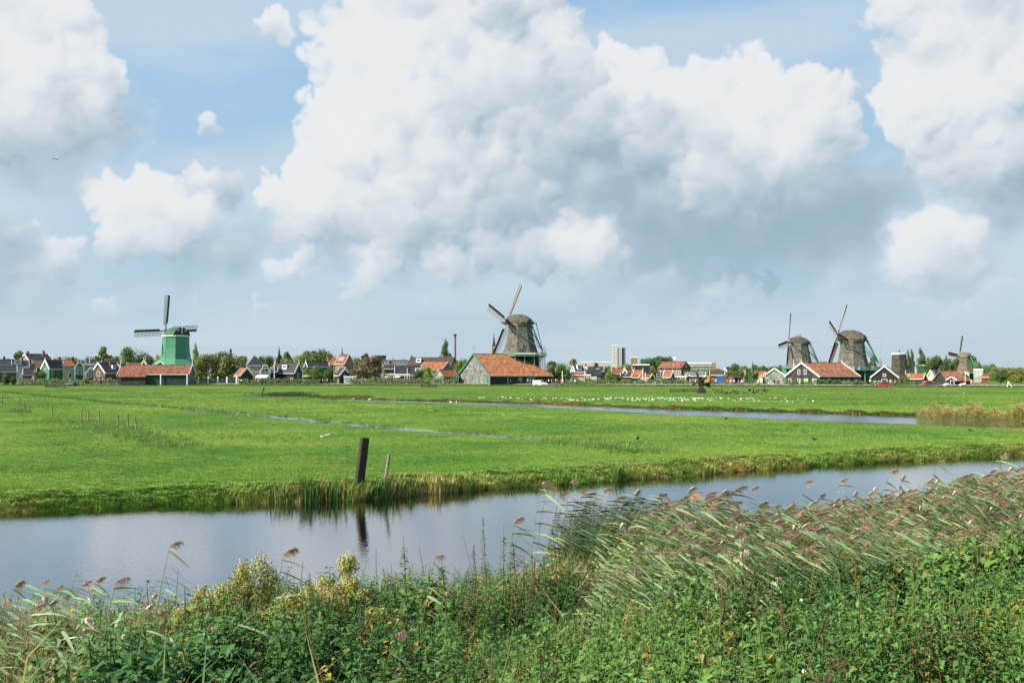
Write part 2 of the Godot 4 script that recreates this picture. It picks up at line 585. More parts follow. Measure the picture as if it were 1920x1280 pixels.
func ground(x: float, z: float) -> float:
	var d := -z
	var q := q_of(x, z)
	var t := t_of(x, z)
	var bump := 0.05 * fine_noise.get_noise_2d(x * 1.2, z * 1.2) + 0.05 * patch_noise.get_noise_2d(x * 2.0, z * 2.0)
	var nb := near_bank(t)
	var fb := far_bank(t)
	if q < nb + 1.0:
		var y := along([[-6, 1.5], [0, 1.55], [2.5, 1.35], [5.5, 0.78], [9, 0.3], [nb - 1.2, -0.2], [nb, -0.5], [nb + 1.0, -1.2]], q)
		return y + bump * (1.2 if q < nb - 1.0 else 0.3)
	if q < fb - 0.7:
		return -1.2
	if q < fb + 2.0:
		return along([[fb - 0.7, -1.2], [fb - 0.05, -0.52], [fb + 0.3, -0.30], [fb + 1.1, -0.10], [fb + 2.0, 0.0]], q) + bump * 1.6 * clampf((q - fb) * 2.0, 0, 1)
	var y := bump * 0.9
	if d < 400.0 and d > 40.0:
		var px := 960.0 + F * x / d
		var near := near_line(ditch_pts, Vector2(x, z))
		var w := ditch_width(near.y)
		if near.x < w + 1.2:
			y = minf(y, along([[0, -0.5], [w * 0.8, -0.36], [w + 0.05, -0.14], [w + 0.5, -0.05], [w + 1.2, 0.01]], near.x) + bump * 0.3)
		near = near_line(line_pts, Vector2(x, z))
		if near.x < 1.4:
			y = minf(y, along([[0, -0.28], [0.5, -0.2], [1.4, 0.02]], near.x) + bump * 0.5)
		if px > 600 and px < 2200:
			var py := 705.0 + F * (EYE.y - WET) / d
			var a := along(POND_FAR, px)
			var b := along(POND_NEAR, px)
			if py > a - 3 and py < b + 3:
				var m := d * d / (F * (EYE.y - WET))                        # metres of depth in one pixel
				var inside := minf((py - a) * m, (b - py) * m)
				y = minf(y, along([[-1.2, 0.0], [-0.5, -0.03], [0.0, -0.09], [0.8, -0.5]], inside))
		var pd := path_depth(px)
		if d > pd - 12.0:
			y += along([[-12, 0], [-8, 0.05], [-2.2, 0.38], [2.2, 0.40], [6, 0.3]], minf(d - pd, 6.0))
	elif d >= 400.0:
		y += 0.3
	return y

func grass_tint(x: float, z: float) -> Color:
	var a := patch_noise.get_noise_2d(x * 1.0, z * 1.0)
	var b := patch_noise.get_noise_2d(x * 4.0 + 300.0, z * 4.0)
	var c := fine_noise.get_noise_2d(x * 0.9, z * 0.9)
	# mown strips run along the ditches
	var s := sin(t_of(x, z) * 0.05 + q_of(x, z) * 0.55 + a * 3.0)
	var col := Color(0.118, 0.235, 0.038)
	col = col.lerp(Color(0.195, 0.290, 0.050), clampf(0.35 + a * 1.1 + b * 0.5 + s * 0.24, 0, 1))
	col = col.lerp(Color(0.066, 0.165, 0.028), clampf(c * 1.1 - a * 0.6, 0, 0.7))
	if z < -105.0:                                              # strips of longer and shorter grass in the far fields
		var far := sin(z * 0.42 + 5.0 * patch_noise.get_noise_2d(x * 0.35, z * 1.4)) + 0.8 * fine_noise.get_noise_2d(x * 0.05, z * 0.5)
		col = col.lerp(Color(0.070, 0.125, 0.028), clampf(far, 0.0, 1.0) * 0.55 * smoothstep(-105.0, -140.0, z))
	if b + c > 0.62:
		col = col.lerp(Color(0.24, 0.25, 0.07), clampf((b + c - 0.62) * 2.0, 0, 0.6))
	return col

func build_land() -> void:
	for p in DITCH_A:
		var g := G(p[0], maxf(p[1], 715.0), WET)
		ditch_pts.append(Vector2(g.x, g.z))
	for p in LINE_B:
		var g := G(p[0], p[1], -0.1)
		line_pts.append(Vector2(g.x, g.z))
	var ds := [-40.0, -25.0, -15.0, -9.0, -6.0, -4.0, -2.0, -1.0]
	var d := 0.0
	while d < 6000.0:
		ds.append(d)
		d += 0.5 if d < 12 else 0.28 if d < 52 else 0.55 if d < 140 else 1.4 if d < 420 else d * 0.12
	var cols := 300
	var v := PackedVector3Array()
	var n := PackedVector3Array()
	var c := PackedColorArray()
	var idx := PackedInt32Array()
	for j in ds.size():
		for i in cols + 1:
			var s := (i / float(cols) - 0.5) * 2.0
			s = s * 0.62 + s * s * s * 0.5
			var x: float = s * (maxf(ds[j], 0.0) + 14.0) * 1.12
			v.append(Vector3(x, ground(x, -ds[j]), -ds[j]))
	for j in ds.size():
		for i in cols + 1:
			var k := j * (cols + 1) + i
			var a := v[k + 1 if i < cols else k] - v[k - 1 if i > 0 else k]
			var b := v[k + cols + 1 if j < ds.size() - 1 else k] - v[k - cols - 1 if j > 0 else k]
			n.append(a.cross(b).normalized())
			var p := v[k]
			var tint := grass_tint(p.x, p.z)
			if p.y < -0.36:                                     # wet peat at the water's edge
				tint = tint.lerp(Color(0.035, 0.030, 0.014), clampf((-0.36 - p.y) * 10.0, 0, 1))
			c.append(tint)
			if i < cols and j < ds.size() - 1:
				idx.append_array([k, k + cols + 1, k + 1, k + 1, k + cols + 1, k + cols + 2])
	var arr := []
	arr.resize(Mesh.ARRAY_MAX)
	arr[Mesh.ARRAY_VERTEX] = v
	arr[Mesh.ARRAY_NORMAL] = n
	arr[Mesh.ARRAY_COLOR] = c
	arr[Mesh.ARRAY_INDEX] = idx
	var am := ArrayMesh.new()
	am.add_surface_from_arrays(Mesh.PRIMITIVE_TRIANGLES, arr)
	var gm := StandardMaterial3D.new()
	gm.resource_name = "meadow"
	gm.vertex_color_use_as_albedo = true
	gm.roughness = 0.95
	gm.metallic_specular = 0.2
	gm.albedo_texture = T.grass
	gm.uv1_triplanar = true
	gm.uv1_world_triplanar = true
	gm.uv1_scale = Vector3.ONE * 0.21
	tag(obj("ground", am, gm), "flat green meadow crossed by ditches, with the dike slope before the canal", "ground", "", "structure")

func water_material(key: String, scale: Vector3, strength: float, rough := 0.04) -> StandardMaterial3D:
	var m := StandardMaterial3D.new()
	m.resource_name = key
	m.albedo_color = lin(0.30, 0.335, 0.375)          # still water at a low angle: nearly all of what is seen is mirrored
	m.metallic = 1.0
	m.roughness = rough
	m.normal_enabled = true
	m.normal_texture = T.water
	m.normal_scale = strength
	m.uv1_triplanar = true
	m.uv1_world_triplanar = true
	m.uv1_scale = scale
	return m

func sheet(called: String, ring: Array, y: float, m: Material) -> MeshInstance3D:      # ring: [Vector2 a, Vector2 b] pairs across, in order along
	var mb := MB.new()
	for i in ring.size() - 1:
		var a: Vector2 = ring[i][0]
		var b: Vector2 = ring[i][1]
		var p: Vector2 = ring[i + 1][1]
		var e: Vector2 = ring[i + 1][0]
		mb.quad(Vector3(a.x, y, a.y), Vector3(b.x, y, b.y), Vector3(p.x, y, p.y), Vector3(e.x, y, e.y), Vector3.UP)
	return obj(called, mb, m)

func build_water() -> void:
	var ring := []
	for k in 60:
		var t := -70.0 + k * 4.0
		var a := world_of(13.0, t)
		var b := world_of(far_bank(t) + 0.35, t)
		ring.append([Vector2(a.x, a.z), Vector2(b.x, b.z)])
	tag(sheet("canal_water", ring, WATER, water_material("canal water", Vector3(0.9, 0.9, 0.9), 0.26)), "rippled grey blue canal water reflecting the cloudy sky", "water", "", "structure")
	ring = []
	for k in 73:
		var px := 560.0 + k * 20.0
		var a := G(px, along(POND_NEAR, px) + 0.8, WET)
		var b := G(px, along(POND_FAR, px) - 0.8, WET)
		ring.append([Vector2(a.x, a.z), Vector2(b.x, b.z)])
	tag(sheet("pond_water", ring, WET, water_material("pond water", Vector3(0.9, 0.9, 0.9), 0.60, 0.16)), "long pale strip of water in the middle of the meadow", "water", "", "structure")
	ring = []
	for i in range(4, ditch_pts.size()):
		for f in 4:
			if i == ditch_pts.size() - 1 and f > 0:
				break
			var a: Vector2 = ditch_pts[i]
			var b: Vector2 = ditch_pts[mini(i + 1, ditch_pts.size() - 1)]
			var p := a.lerp(b, f / 4.0)
			var dir: Vector2 = (ditch_pts[mini(i + 1, ditch_pts.size() - 1)] - ditch_pts[i - 1]).normalized()
			var o := Vector2(-dir.y, dir.x) * (ditch_width(i + f / 4.0) + 0.3)
			ring.append([p + o, p - o])
	tag(sheet("ditch_water", ring, WET, M.get("pond", water_material("ditch water", Vector3(0.9, 0.9, 0.9), 0.50, 0.14))), "narrow gleaming ditch winding through the grass", "water", "", "structure")
	ring = []
	for k in 12:
		var px := 466.0 + k * 10.4
		var a := G(px, 743.2, -0.02)
		var b := G(px, 742.0, -0.02)
		ring.append([Vector2(a.x, a.z), Vector2(b.x, b.z)])
	tag(sheet("puddle", ring, 0.06, M.get("pond", water_material("puddle water", Vector3(0.9, 0.9, 0.9), 0.50, 0.14))), "thin pool of water under the tall rushes in the far meadow", "water", "", "structure")
	# the path along the foot of the village
	ring = []
	for k in 120:
		var px := -300.0 + k * 21.0
		var pd := path_depth(px)
		var x := (px - 960.0) / F
		ring.append([Vector2(x * (pd - 1.7), -(pd - 1.7)), Vector2(x * (pd + 1.7), -(pd + 1.7))])
	var mb := MB.new()
	for i in ring.size() - 1:
		var q := []
		var lift := [0.06, 0.30, 0.30, 0.06]                   # the path leans towards the meadow
		for w in [ring[i][0], ring[i][1], ring[i + 1][1], ring[i + 1][0]]:
			q.append(Vector3(w.x, 0.40 + lift[q.size()], w.y))
		mb.quad(q[0], q[1], q[2], q[3], Vector3.UP)
	tag(obj("path", mb, mat("path gravel", lin(0.42, 0.40, 0.36), 0.95, "mottle", 0.5)), "pale gravel path along the raised bank in front of the village", "path", "", "structure")

# ---------------------------------------------------------------- houses
func paints() -> void:
	mat("slate", lin(0.040, 0.046, 0.062), 0.55, "tile", 0.5)
	mat("dark tile", lin(0.10, 0.075, 0.068), 0.8, "tile", 0.5)
	mat("brown tile", lin(0.17, 0.105, 0.075), 0.85, "tile", 0.5)
	mat("orange tile", lin(0.46, 0.165, 0.072), 0.85, "tile", 0.45)
	mat("red tile", lin(0.36, 0.115, 0.070), 0.85, "tile", 0.45)
	mat("barn tile", lin(0.66, 0.285, 0.135), 0.9, "tile", 0.45)
	mat("rust tile", lin(0.33, 0.135, 0.085), 0.9, "tile", 0.45)
	mat("old orange tile", lin(0.50, 0.225, 0.120), 0.9, "tile", 0.45)
	mat("grey roof", lin(0.20, 0.20, 0.22), 0.8, "mottle", 0.3)
	mat("tan brick", lin(0.46, 0.33, 0.23), 0.9, "brick", 0.45)
	mat("red brick", lin(0.30, 0.145, 0.10), 0.9, "brick", 0.45)
	mat("brown brick", lin(0.21, 0.135, 0.105), 0.9, "brick", 0.45)
	mat("cream wall", lin(0.66, 0.60, 0.47), 0.9, "mottle", 0.3)
	mat("white wall", lin(0.74, 0.74, 0.72), 0.8, "mottle", 0.3)
	mat("green board", lin(0.020, 0.155, 0.085), 0.6, "board", 0.6)
	mat("mill green", lin(0.062, 0.300, 0.165), 0.55, "board", 0.35)
	M["mill green"].detail_enabled = false
	mat("dark green board", lin(0.010, 0.068, 0.048), 0.6, "board", 0.6)
	mat("teal board", lin(0.010, 0.075, 0.085), 0.6, "board", 0.6)
	mat("black board", lin(0.020, 0.024, 0.032), 0.65, "board", 0.6)
	mat("grey board", lin(0.30, 0.31, 0.32), 0.85, "board", 0.6)
	mat("charcoal board", lin(0.055, 0.057, 0.062), 0.8, "board", 0.6)
	mat("pale teal board", lin(0.42, 0.56, 0.52), 0.7, "board", 0.6)
	mat("white trim", lin(0.80, 0.80, 0.78), 0.6)
	mat("green trim", lin(0.030, 0.22, 0.14), 0.5)
	mat("bright green", lin(0.045, 0.32, 0.19), 0.5)
	mat("dark wood", lin(0.040, 0.033, 0.028), 0.85, "streak", 1.0)
	mat("grey wood", lin(0.30, 0.27, 0.22), 0.9, "streak", 1.0)
	mat("tan wood", lin(0.36, 0.26, 0.15), 0.9, "streak", 1.0)
	mat("thatch", lin(0.255, 0.255, 0.258), 0.95, "streak", 0.4)
	mat("moss thatch", lin(0.175, 0.168, 0.130), 0.95, "streak", 0.4)
	mat("pale thatch", lin(0.31, 0.27, 0.215), 0.95, "streak", 0.4)
	mat("brown thatch", lin(0.130, 0.122, 0.124), 0.95, "streak", 0.4)
	mat("glass", lin(0.030, 0.040, 0.050), 0.12)
	mat("pale glass", lin(0.20, 0.25, 0.27), 0.15)
	mat("concrete", lin(0.46, 0.46, 0.45), 0.9, "mottle", 0.2)
	mat("black metal", lin(0.02, 0.02, 0.022), 0.5)
	mat("grey metal", lin(0.30, 0.31, 0.32), 0.45)
	mat("white paint", lin(0.78, 0.78, 0.77), 0.35)

# a window standing a little proud of a wall: frame, sill and pane. f: x along the wall, y up, z outward, origin at the window's foot
func window(parent: Node3D, f: Transform3D, w: float, h: float, trim := "white trim", pane := "glass", bars := 1) -> void:
	var fr := MB.new()
	var b := f.basis
	var e := 0.11
	fr.box(f * Vector3(-w / 2 + e / 2, h / 2, 0.04), Vector3(e, h, 0.12), b)
	fr.box(f * Vector3(w / 2 - e / 2, h / 2, 0.04), Vector3(e, h, 0.12), b)
	fr.box(f * Vector3(0, h - e / 2, 0.04), Vector3(w - 2 * e, e, 0.12), b)
	fr.box(f * Vector3(0, e / 2, 0.06), Vector3(w - 2 * e, e, 0.16), b)
	if bars > 0:
		fr.box(f * Vector3(0, h * 0.55, 0.035), Vector3(w - 2 * e, 0.06, 0.07), b)
	var o := obj("window", fr, M[trim], parent)
	var pn := MB.new()
	pn.box(f * Vector3(0, h / 2, 0.012), Vector3(w - 2 * e, h - 2 * e, 0.03), b)
	obj("pane", pn, M[pane], o)

func door(parent: Node3D, f: Transform3D, w: float, h: float, paint := "dark green board", trim := "white trim") -> void:
	var d := MB.new()
	d.box(f * Vector3(0, h / 2, 0.03), Vector3(w, h, 0.06), f.basis)
	var o := obj("door", d, M[paint], parent)
	var fr := MB.new()
	fr.box(f * Vector3(-w / 2 - 0.06, h / 2, 0.05), Vector3(0.12, h, 0.12), f.basis)
	fr.box(f * Vector3(w / 2 + 0.06, h / 2, 0.05), Vector3(0.12, h, 0.12), f.basis)
	fr.box(f * Vector3(0, h + 0.06, 0.05), Vector3(w + 0.24, 0.12, 0.12), f.basis)
	obj("door_frame", fr, M[trim], o)

# o: x0, xc, x1 (gable end and long side as seen), eave, ridge, base (heights in py), d, yaw; wall, roof, trim; see below
func house(called: String, label: String, category: String, o: Dictionary) -> Node3D:
	var d: float = o.d
	var s := d / F
	var yaw: float = o.get("yaw", 0.0)
	var L: float = o.get("L", 10.0)
	var W: float = o.get("W", 8.0)
	var x0: float = o.x0
	var x1: float = o.x1
	var at: Vector3
	var gy := 0.30
	var look := atan((o.get("xc", (x0 + x1) / 2) - 960.0) / F)       # yaw is told as seen along the line of sight
	var turned := yaw - look
	if yaw == 0.0:
		L = (x1 - x0) * s
		at = P((x0 + x1) / 2, 700, d)
		at.z -= W / 2
	elif absf(yaw) > 1.5:
		W = (x1 - x0) * s
		at = P((x0 + x1) / 2, 700, d)
		at.z -= L / 2
	else:
		var xc: float = o.xc
		var gw := (xc - x0) if yaw > 0 else (x1 - xc)
		var sw := (x1 - xc) if yaw > 0 else (xc - x0)
		W = gw * s / sin(absf(yaw))
		L = sw * s / cos(yaw)
		at = P(xc, 700, d) - Basis(Vector3.UP, turned) * Vector3(-L / 2 * signf(yaw), 0, W / 2)
	at.y = gy
	var he := H(o.eave, d) - gy
	var hr := H(o.ridge, d) - gy
	var t := thing(called, label, category, at, turned, o.get("group", ""))
	var wall: Material = M[o.get("wall", "tan brick")]
	var wall2: Material = M[o.get("gable_wall", o.get("wall", "tan brick"))]
	var trim: String = o.get("trim", "white trim")
	var over: float = o.get("over", 0.35)
	var hip: float = o.get("hip", 0.0)       # how far the roof's ends lean in
	# walls
	var mb := MB.new()
	mb.box(Vector3(0, he / 2 - 0.4, 0), Vector3(L, he + 0.8, W))
	obj("wall", mb, wall, t)
	var hips := [hip, hip]                   # at the -x and the +x end
	if o.has("hip_far"):
		hips[1 if yaw > 0 else 0] = o.hip_far
	if true:
		mb = MB.new()
		for e in [-1.0, 1.0]:
			if hips[0 if e < 0 else 1] > 0.0:
				continue
			var tf := Transform3D(Basis(Vector3(0, 0, -e), Vector3.UP, Vector3(e, 0, 0)), Vector3(e * (L / 2 + 0.004), 0, 0))
			mb.plate(PackedVector2Array([Vector2(-W / 2, -0.8), Vector2(W / 2, -0.8), Vector2(W / 2, he), Vector2(0, hr - 0.05), Vector2(-W / 2, he)]), -0.12, 0.0, tf)
		if mb.v.size() > 0:
			obj("gable", mb, wall2, t)
	# roof: two thick slopes (and two more where it is hipped)
	mb = MB.new()
	var th := 0.16
	var slope := (hr - he) / (W / 2)
	var yo := he - slope * over
	for sd in [-1.0, 1.0]:
		var el := L / 2 + (over * 0.7 if hips[0] == 0.0 else over)
		var er := L / 2 + (over * 0.7 if hips[1] == 0.0 else over)
		var a := Vector3(-el, yo, sd * (W / 2 + over))
		var b := Vector3(er, yo, sd * (W / 2 + over))
		var p := Vector3(er - hips[1], hr, 0)
		var q := Vector3(-el + hips[0], hr, 0)
		if p.x < q.x:
			p = Vector3(0, hr, 0); q = p
		var up := Vector3.UP * th
		mb.quad(a + up, b + up, p + up, q + up, Vector3(0, 1, sd))
		mb.quad(a, b, p, q, Vector3(0, -1, -sd))
		mb.quad(a, b, b + up, a + up, Vector3(0, 0, sd))
		for ends in [[a, q, -1.0], [b, p, 1.0]]:
			mb.quad(ends[0], ends[1], ends[1] + up, ends[0] + up, Vector3(ends[2], 0, 0))
	if hips[0] + hips[1] > 0.0:
		for e in [-1.0, 1.0]:
			var hp: float = hips[0 if e < 0 else 1]
			if hp == 0.0:
				continue
			var x: float = e * (L / 2 + over)
			var top := Vector3(e * maxf(L / 2 + over - hp, 0.0), hr + th, 0)
			mb.tri(Vector3(x, yo + th, -W / 2 - over), Vector3(x, yo + th, W / 2 + over), top, Vector3(e, 1, 0))
	var roof := obj("roof", mb, M[o.get("roof", "slate")], t)
	mb = MB.new()
	mb.box(Vector3((hips[0] - hips[1]) / 2, hr + th + 0.01, 0), Vector3(maxf(0.4, L - hips[0] - hips[1] + 0.4), 0.16, 0.3))
	obj("ridge", mb, M[o.get("ridge_paint", o.get("roof", "slate"))], roof)
	if trim != "":
		mb = MB.new()
		if hips[0] * hips[1] == 0.0:
			for e in [-1.0, 1.0]:
				if hips[0 if e < 0 else 1] > 0.0:
					continue
				for sd in [-1.0, 1.0]:
					var x: float = e * (L / 2 + over * 0.7 + 0.04)
					mb.bar(Vector3(x, yo + 0.02, sd * (W / 2 + over)), Vector3(x, hr + 0.1, 0), 0.10, o.get("board", 0.34), Vector3.UP)
				if o.get("finial", 0.0) > 0.0:
					mb.tube([Vector3(e * (L / 2 + over * 0.7), hr, 0), Vector3(e * (L / 2 + over * 0.7), hr + o.finial, 0)], [0.14, 0.07], 6)
			obj("bargeboard", mb, M[trim], t)
		mb = MB.new()
		for sd in [-1.0, 1.0]:
			mb.box(Vector3(0, yo + 0.05, sd * (W / 2 + over + 0.03)), Vector3(L, 0.2, 0.12))
		obj("gutter", mb, M[trim], t)
	# chimneys: along the ridge, height over it
	for c in o.get("chimneys", []):
		mb = MB.new()
		var cx: float = c[0] * L / 2
		var zz: float = c[2] if c.size() > 2 else 0.0
		mb.box(Vector3(cx, hr + c[1] / 2 - 0.6, zz), Vector3(0.75, c[1] + 1.2, 0.75))
		mb.box(Vector3(cx, hr + c[1], zz), Vector3(0.9, 0.18, 0.9))
		mb.tube([Vector3(cx, hr + c[1], zz), Vector3(cx, hr + c[1] + 0.4, zz)], [0.16, 0.14], 6)
		obj("chimney", mb, M[o.get("chimney_wall", "red brick")], roof)
	# openings on the long side towards the canal: x (-1..1 of half length), foot, width, height
	var side := Transform3D(Basis.IDENTITY, Vector3(0, 0, W / 2))
	for w in o.get("side", []):
		window(t, side * Transform3D(Basis.IDENTITY, Vector3(w[0] * L / 2, w[1], 0)), w[2], w[3], trim if trim != "" else "white trim", o.get("pane", "glass"))
	for w in o.get("side_door", []):
		door(t, side * Transform3D(Basis.IDENTITY, Vector3(w[0] * L / 2, 0, 0)), w[1], w[2], o.get("door_paint", "dark green board"), trim if trim != "" else "white trim")
	# and on the gable that is seen: x (-1..1 of half width)
	var ge := -1.0 if yaw > 0 else 1.0
	var gt := Transform3D(Basis(Vector3(0, 0, -ge), Vector3.UP, Vector3(ge, 0, 0)), Vector3(ge * (L / 2 + 0.006), 0, 0))
	for w in o.get("front", []):
		window(t, gt * Transform3D(Basis.IDENTITY, Vector3(w[0] * W / 2, w[1], 0)), w[2], w[3], trim if trim != "" else "white trim", o.get("pane", "glass"))
	for w in o.get("front_door", []):
		door(t, gt * Transform3D(Basis.IDENTITY, Vector3(w[0] * W / 2, 0, 0)), w[1], w[2], o.get("door_paint", "dark green board"), trim if trim != "" else "white trim")
	# dormers on the slope towards the canal: x, width, height
	for w in o.get("dormers", []):
		var zc := W / 2 * 0.55
		var yb := hr - slope * zc
		mb = MB.new()
		mb.box(Vector3(w[0] * L / 2, yb + w[2] / 2 - 0.3, zc - 0.5), Vector3(w[1], w[2] + 0.6, 1.8))
		var dm := obj("dormer", mb, M["white trim"], roof)
		mb = MB.new()
		mb.box(Vector3(w[0] * L / 2, yb + w[2] * 0.5, zc + 0.41), Vector3(w[1] * 0.7, w[2] * 0.62, 0.04))
		obj("pane", mb, M["pale glass"], dm)
	# skylights or solar panels lying on that slope: x, down the slope 0..1, width, length
	for w in o.get("panels", []):
		var up := Vector3(0, W / 2, hr - he).normalized()
		var dn := Vector3(0, -(hr - he), W / 2).normalized()
		var len := Vector2(hr - he, W / 2).length()
		mb = MB.new()
		mb.box(Vector3(w[0] * L / 2, hr + th, 0) + dn * (w[1] * len) + up * 0.05, Vector3(w[2], 0.08, w[3]), Basis(Vector3.RIGHT, up, dn))
		obj("roof_panel", mb, M[o.get("panel_paint", "pale glass")], roof)
	# a shaped wooden gable front with white edging
	if o.has("bell"):
		bell_front(t, gt, W * o.bell, he, hr + o.get("bell_up", 0.6), o.get("bell_paint", "dark green board"), o.get("bell_kind", 0))
	return t

func bell_front(t: Node3D, gt: Transform3D, w: float, he: float, top: float, paint: String, kind: int) -> void:
	var h := w / 2
	var rise := top - he
	var half := [Vector2(h, 0.0), Vector2(h, he), Vector2(h * 0.97, he + rise * 0.12), Vector2(h * 0.72, he + rise * 0.24), Vector2(h * 0.48, he + rise * 0.45), Vector2(h * 0.38, he + rise * 0.7), Vector2(h * 0.40, he + rise * 0.82), Vector2(h * 0.22, he + rise * 0.94), Vector2(0, top)]
	if kind == 1:       # round shouldered
		half = [Vector2(h, 0.0), Vector2(h, he), Vector2(h * 0.95, he + rise * 0.3), Vector2(h * 0.6, he + rise * 0.45), Vector2(h * 0.55, he + rise * 0.85), Vector2(h * 0.35, top), Vector2(0, top + 0.1)]
	var outer := PackedVector2Array()
	var inner := PackedVector2Array()
	for p in half:
		outer.append(p)
	for i in range(half.size() - 2, -1, -1):
		outer.append(Vector2(-half[i].x, half[i].y))
	for p in Geometry2D.offset_polygon(outer, -0.38):
		inner = p
		break
	var mb := MB.new()
	mb.plate(outer, 0.0, 0.30, gt)
	var f := obj("gable_front", mb, M["white trim"], t)
	if inner.size() > 2:
		mb = MB.new()
		mb.plate(inner, 0.02, 0.36, gt)
		obj("panel", mb, M[paint], f)
	for x in [-0.55, 0.0, 0.55]:
		window(t, gt * Transform3D(Basis.IDENTITY, Vector3(x * h, he * 0.55, 0.37)), h * 0.36, he * 0.5)
	window(t, gt * Transform3D(Basis.IDENTITY, Vector3(0, he + rise * 0.35, 0.37)), h * 0.36, rise * 0.3)

# a plain block with rows of windows. faces: which faces carry windows
func block(called: String, label: String, category: String, x0: float, x1: float, top: float, base: float, d: float, depth: float, wall: String, o := {}) -> Node3D:
	var s := d / F
	var at := P((x0 + x1) / 2, 700, d)
	at.y = 0.3
	at.z -= depth / 2
	var t := thing(called, label, category, at, o.get("yaw", 0.0) - atan(((x0 + x1) / 2 - 960.0) / F))
	var w := (x1 - x0) * s
	var h := H(top, d) - 0.3
	var mb := MB.new()
	mb.box(Vector3(0, h / 2 - 0.5, 0), Vector3(w, h + 1, depth))
	obj("wall", mb, M[wall], t)
	mb = MB.new()
	mb.box(Vector3(0, h + 0.2, 0), Vector3(w + 0.3, 0.5, depth + 0.3))
	obj("roof", mb, M[o.get("roof", "white trim")], t)
	var rows: int = o.get("rows", 0)
	var cols: int = o.get("cols", 0)
	var wx0: float = o.get("wx0", -0.95)
	var wx1: float = o.get("wx1", 0.95)
	var b: float = H(o.get("wbase", base), d) - 0.3
	for r in rows:
		for c in cols:
			var fw := (wx1 - wx0) * w / 2 / cols
			var fh := (h - b) / rows
			var f := Transform3D(Basis.IDENTITY, Vector3(wx0 * w / 2 + (c + 0.5) * fw, b + (r + 0.22) * fh, depth / 2))
			window(t, f, fw * o.get("fill", 0.72), fh * 0.56, "white trim", o.get("pane", "glass"), 0)
	return t

# ---------------------------------------------------------------- windmills
func ring8(r: float, y: float, turn: float) -> Array:
	var out := []
	for k in 8:
		var a := TAU * (k + 0.5) / 8.0 + turn
		out.append(Vector3(sin(a) * r, y, cos(a) * r))
	return out

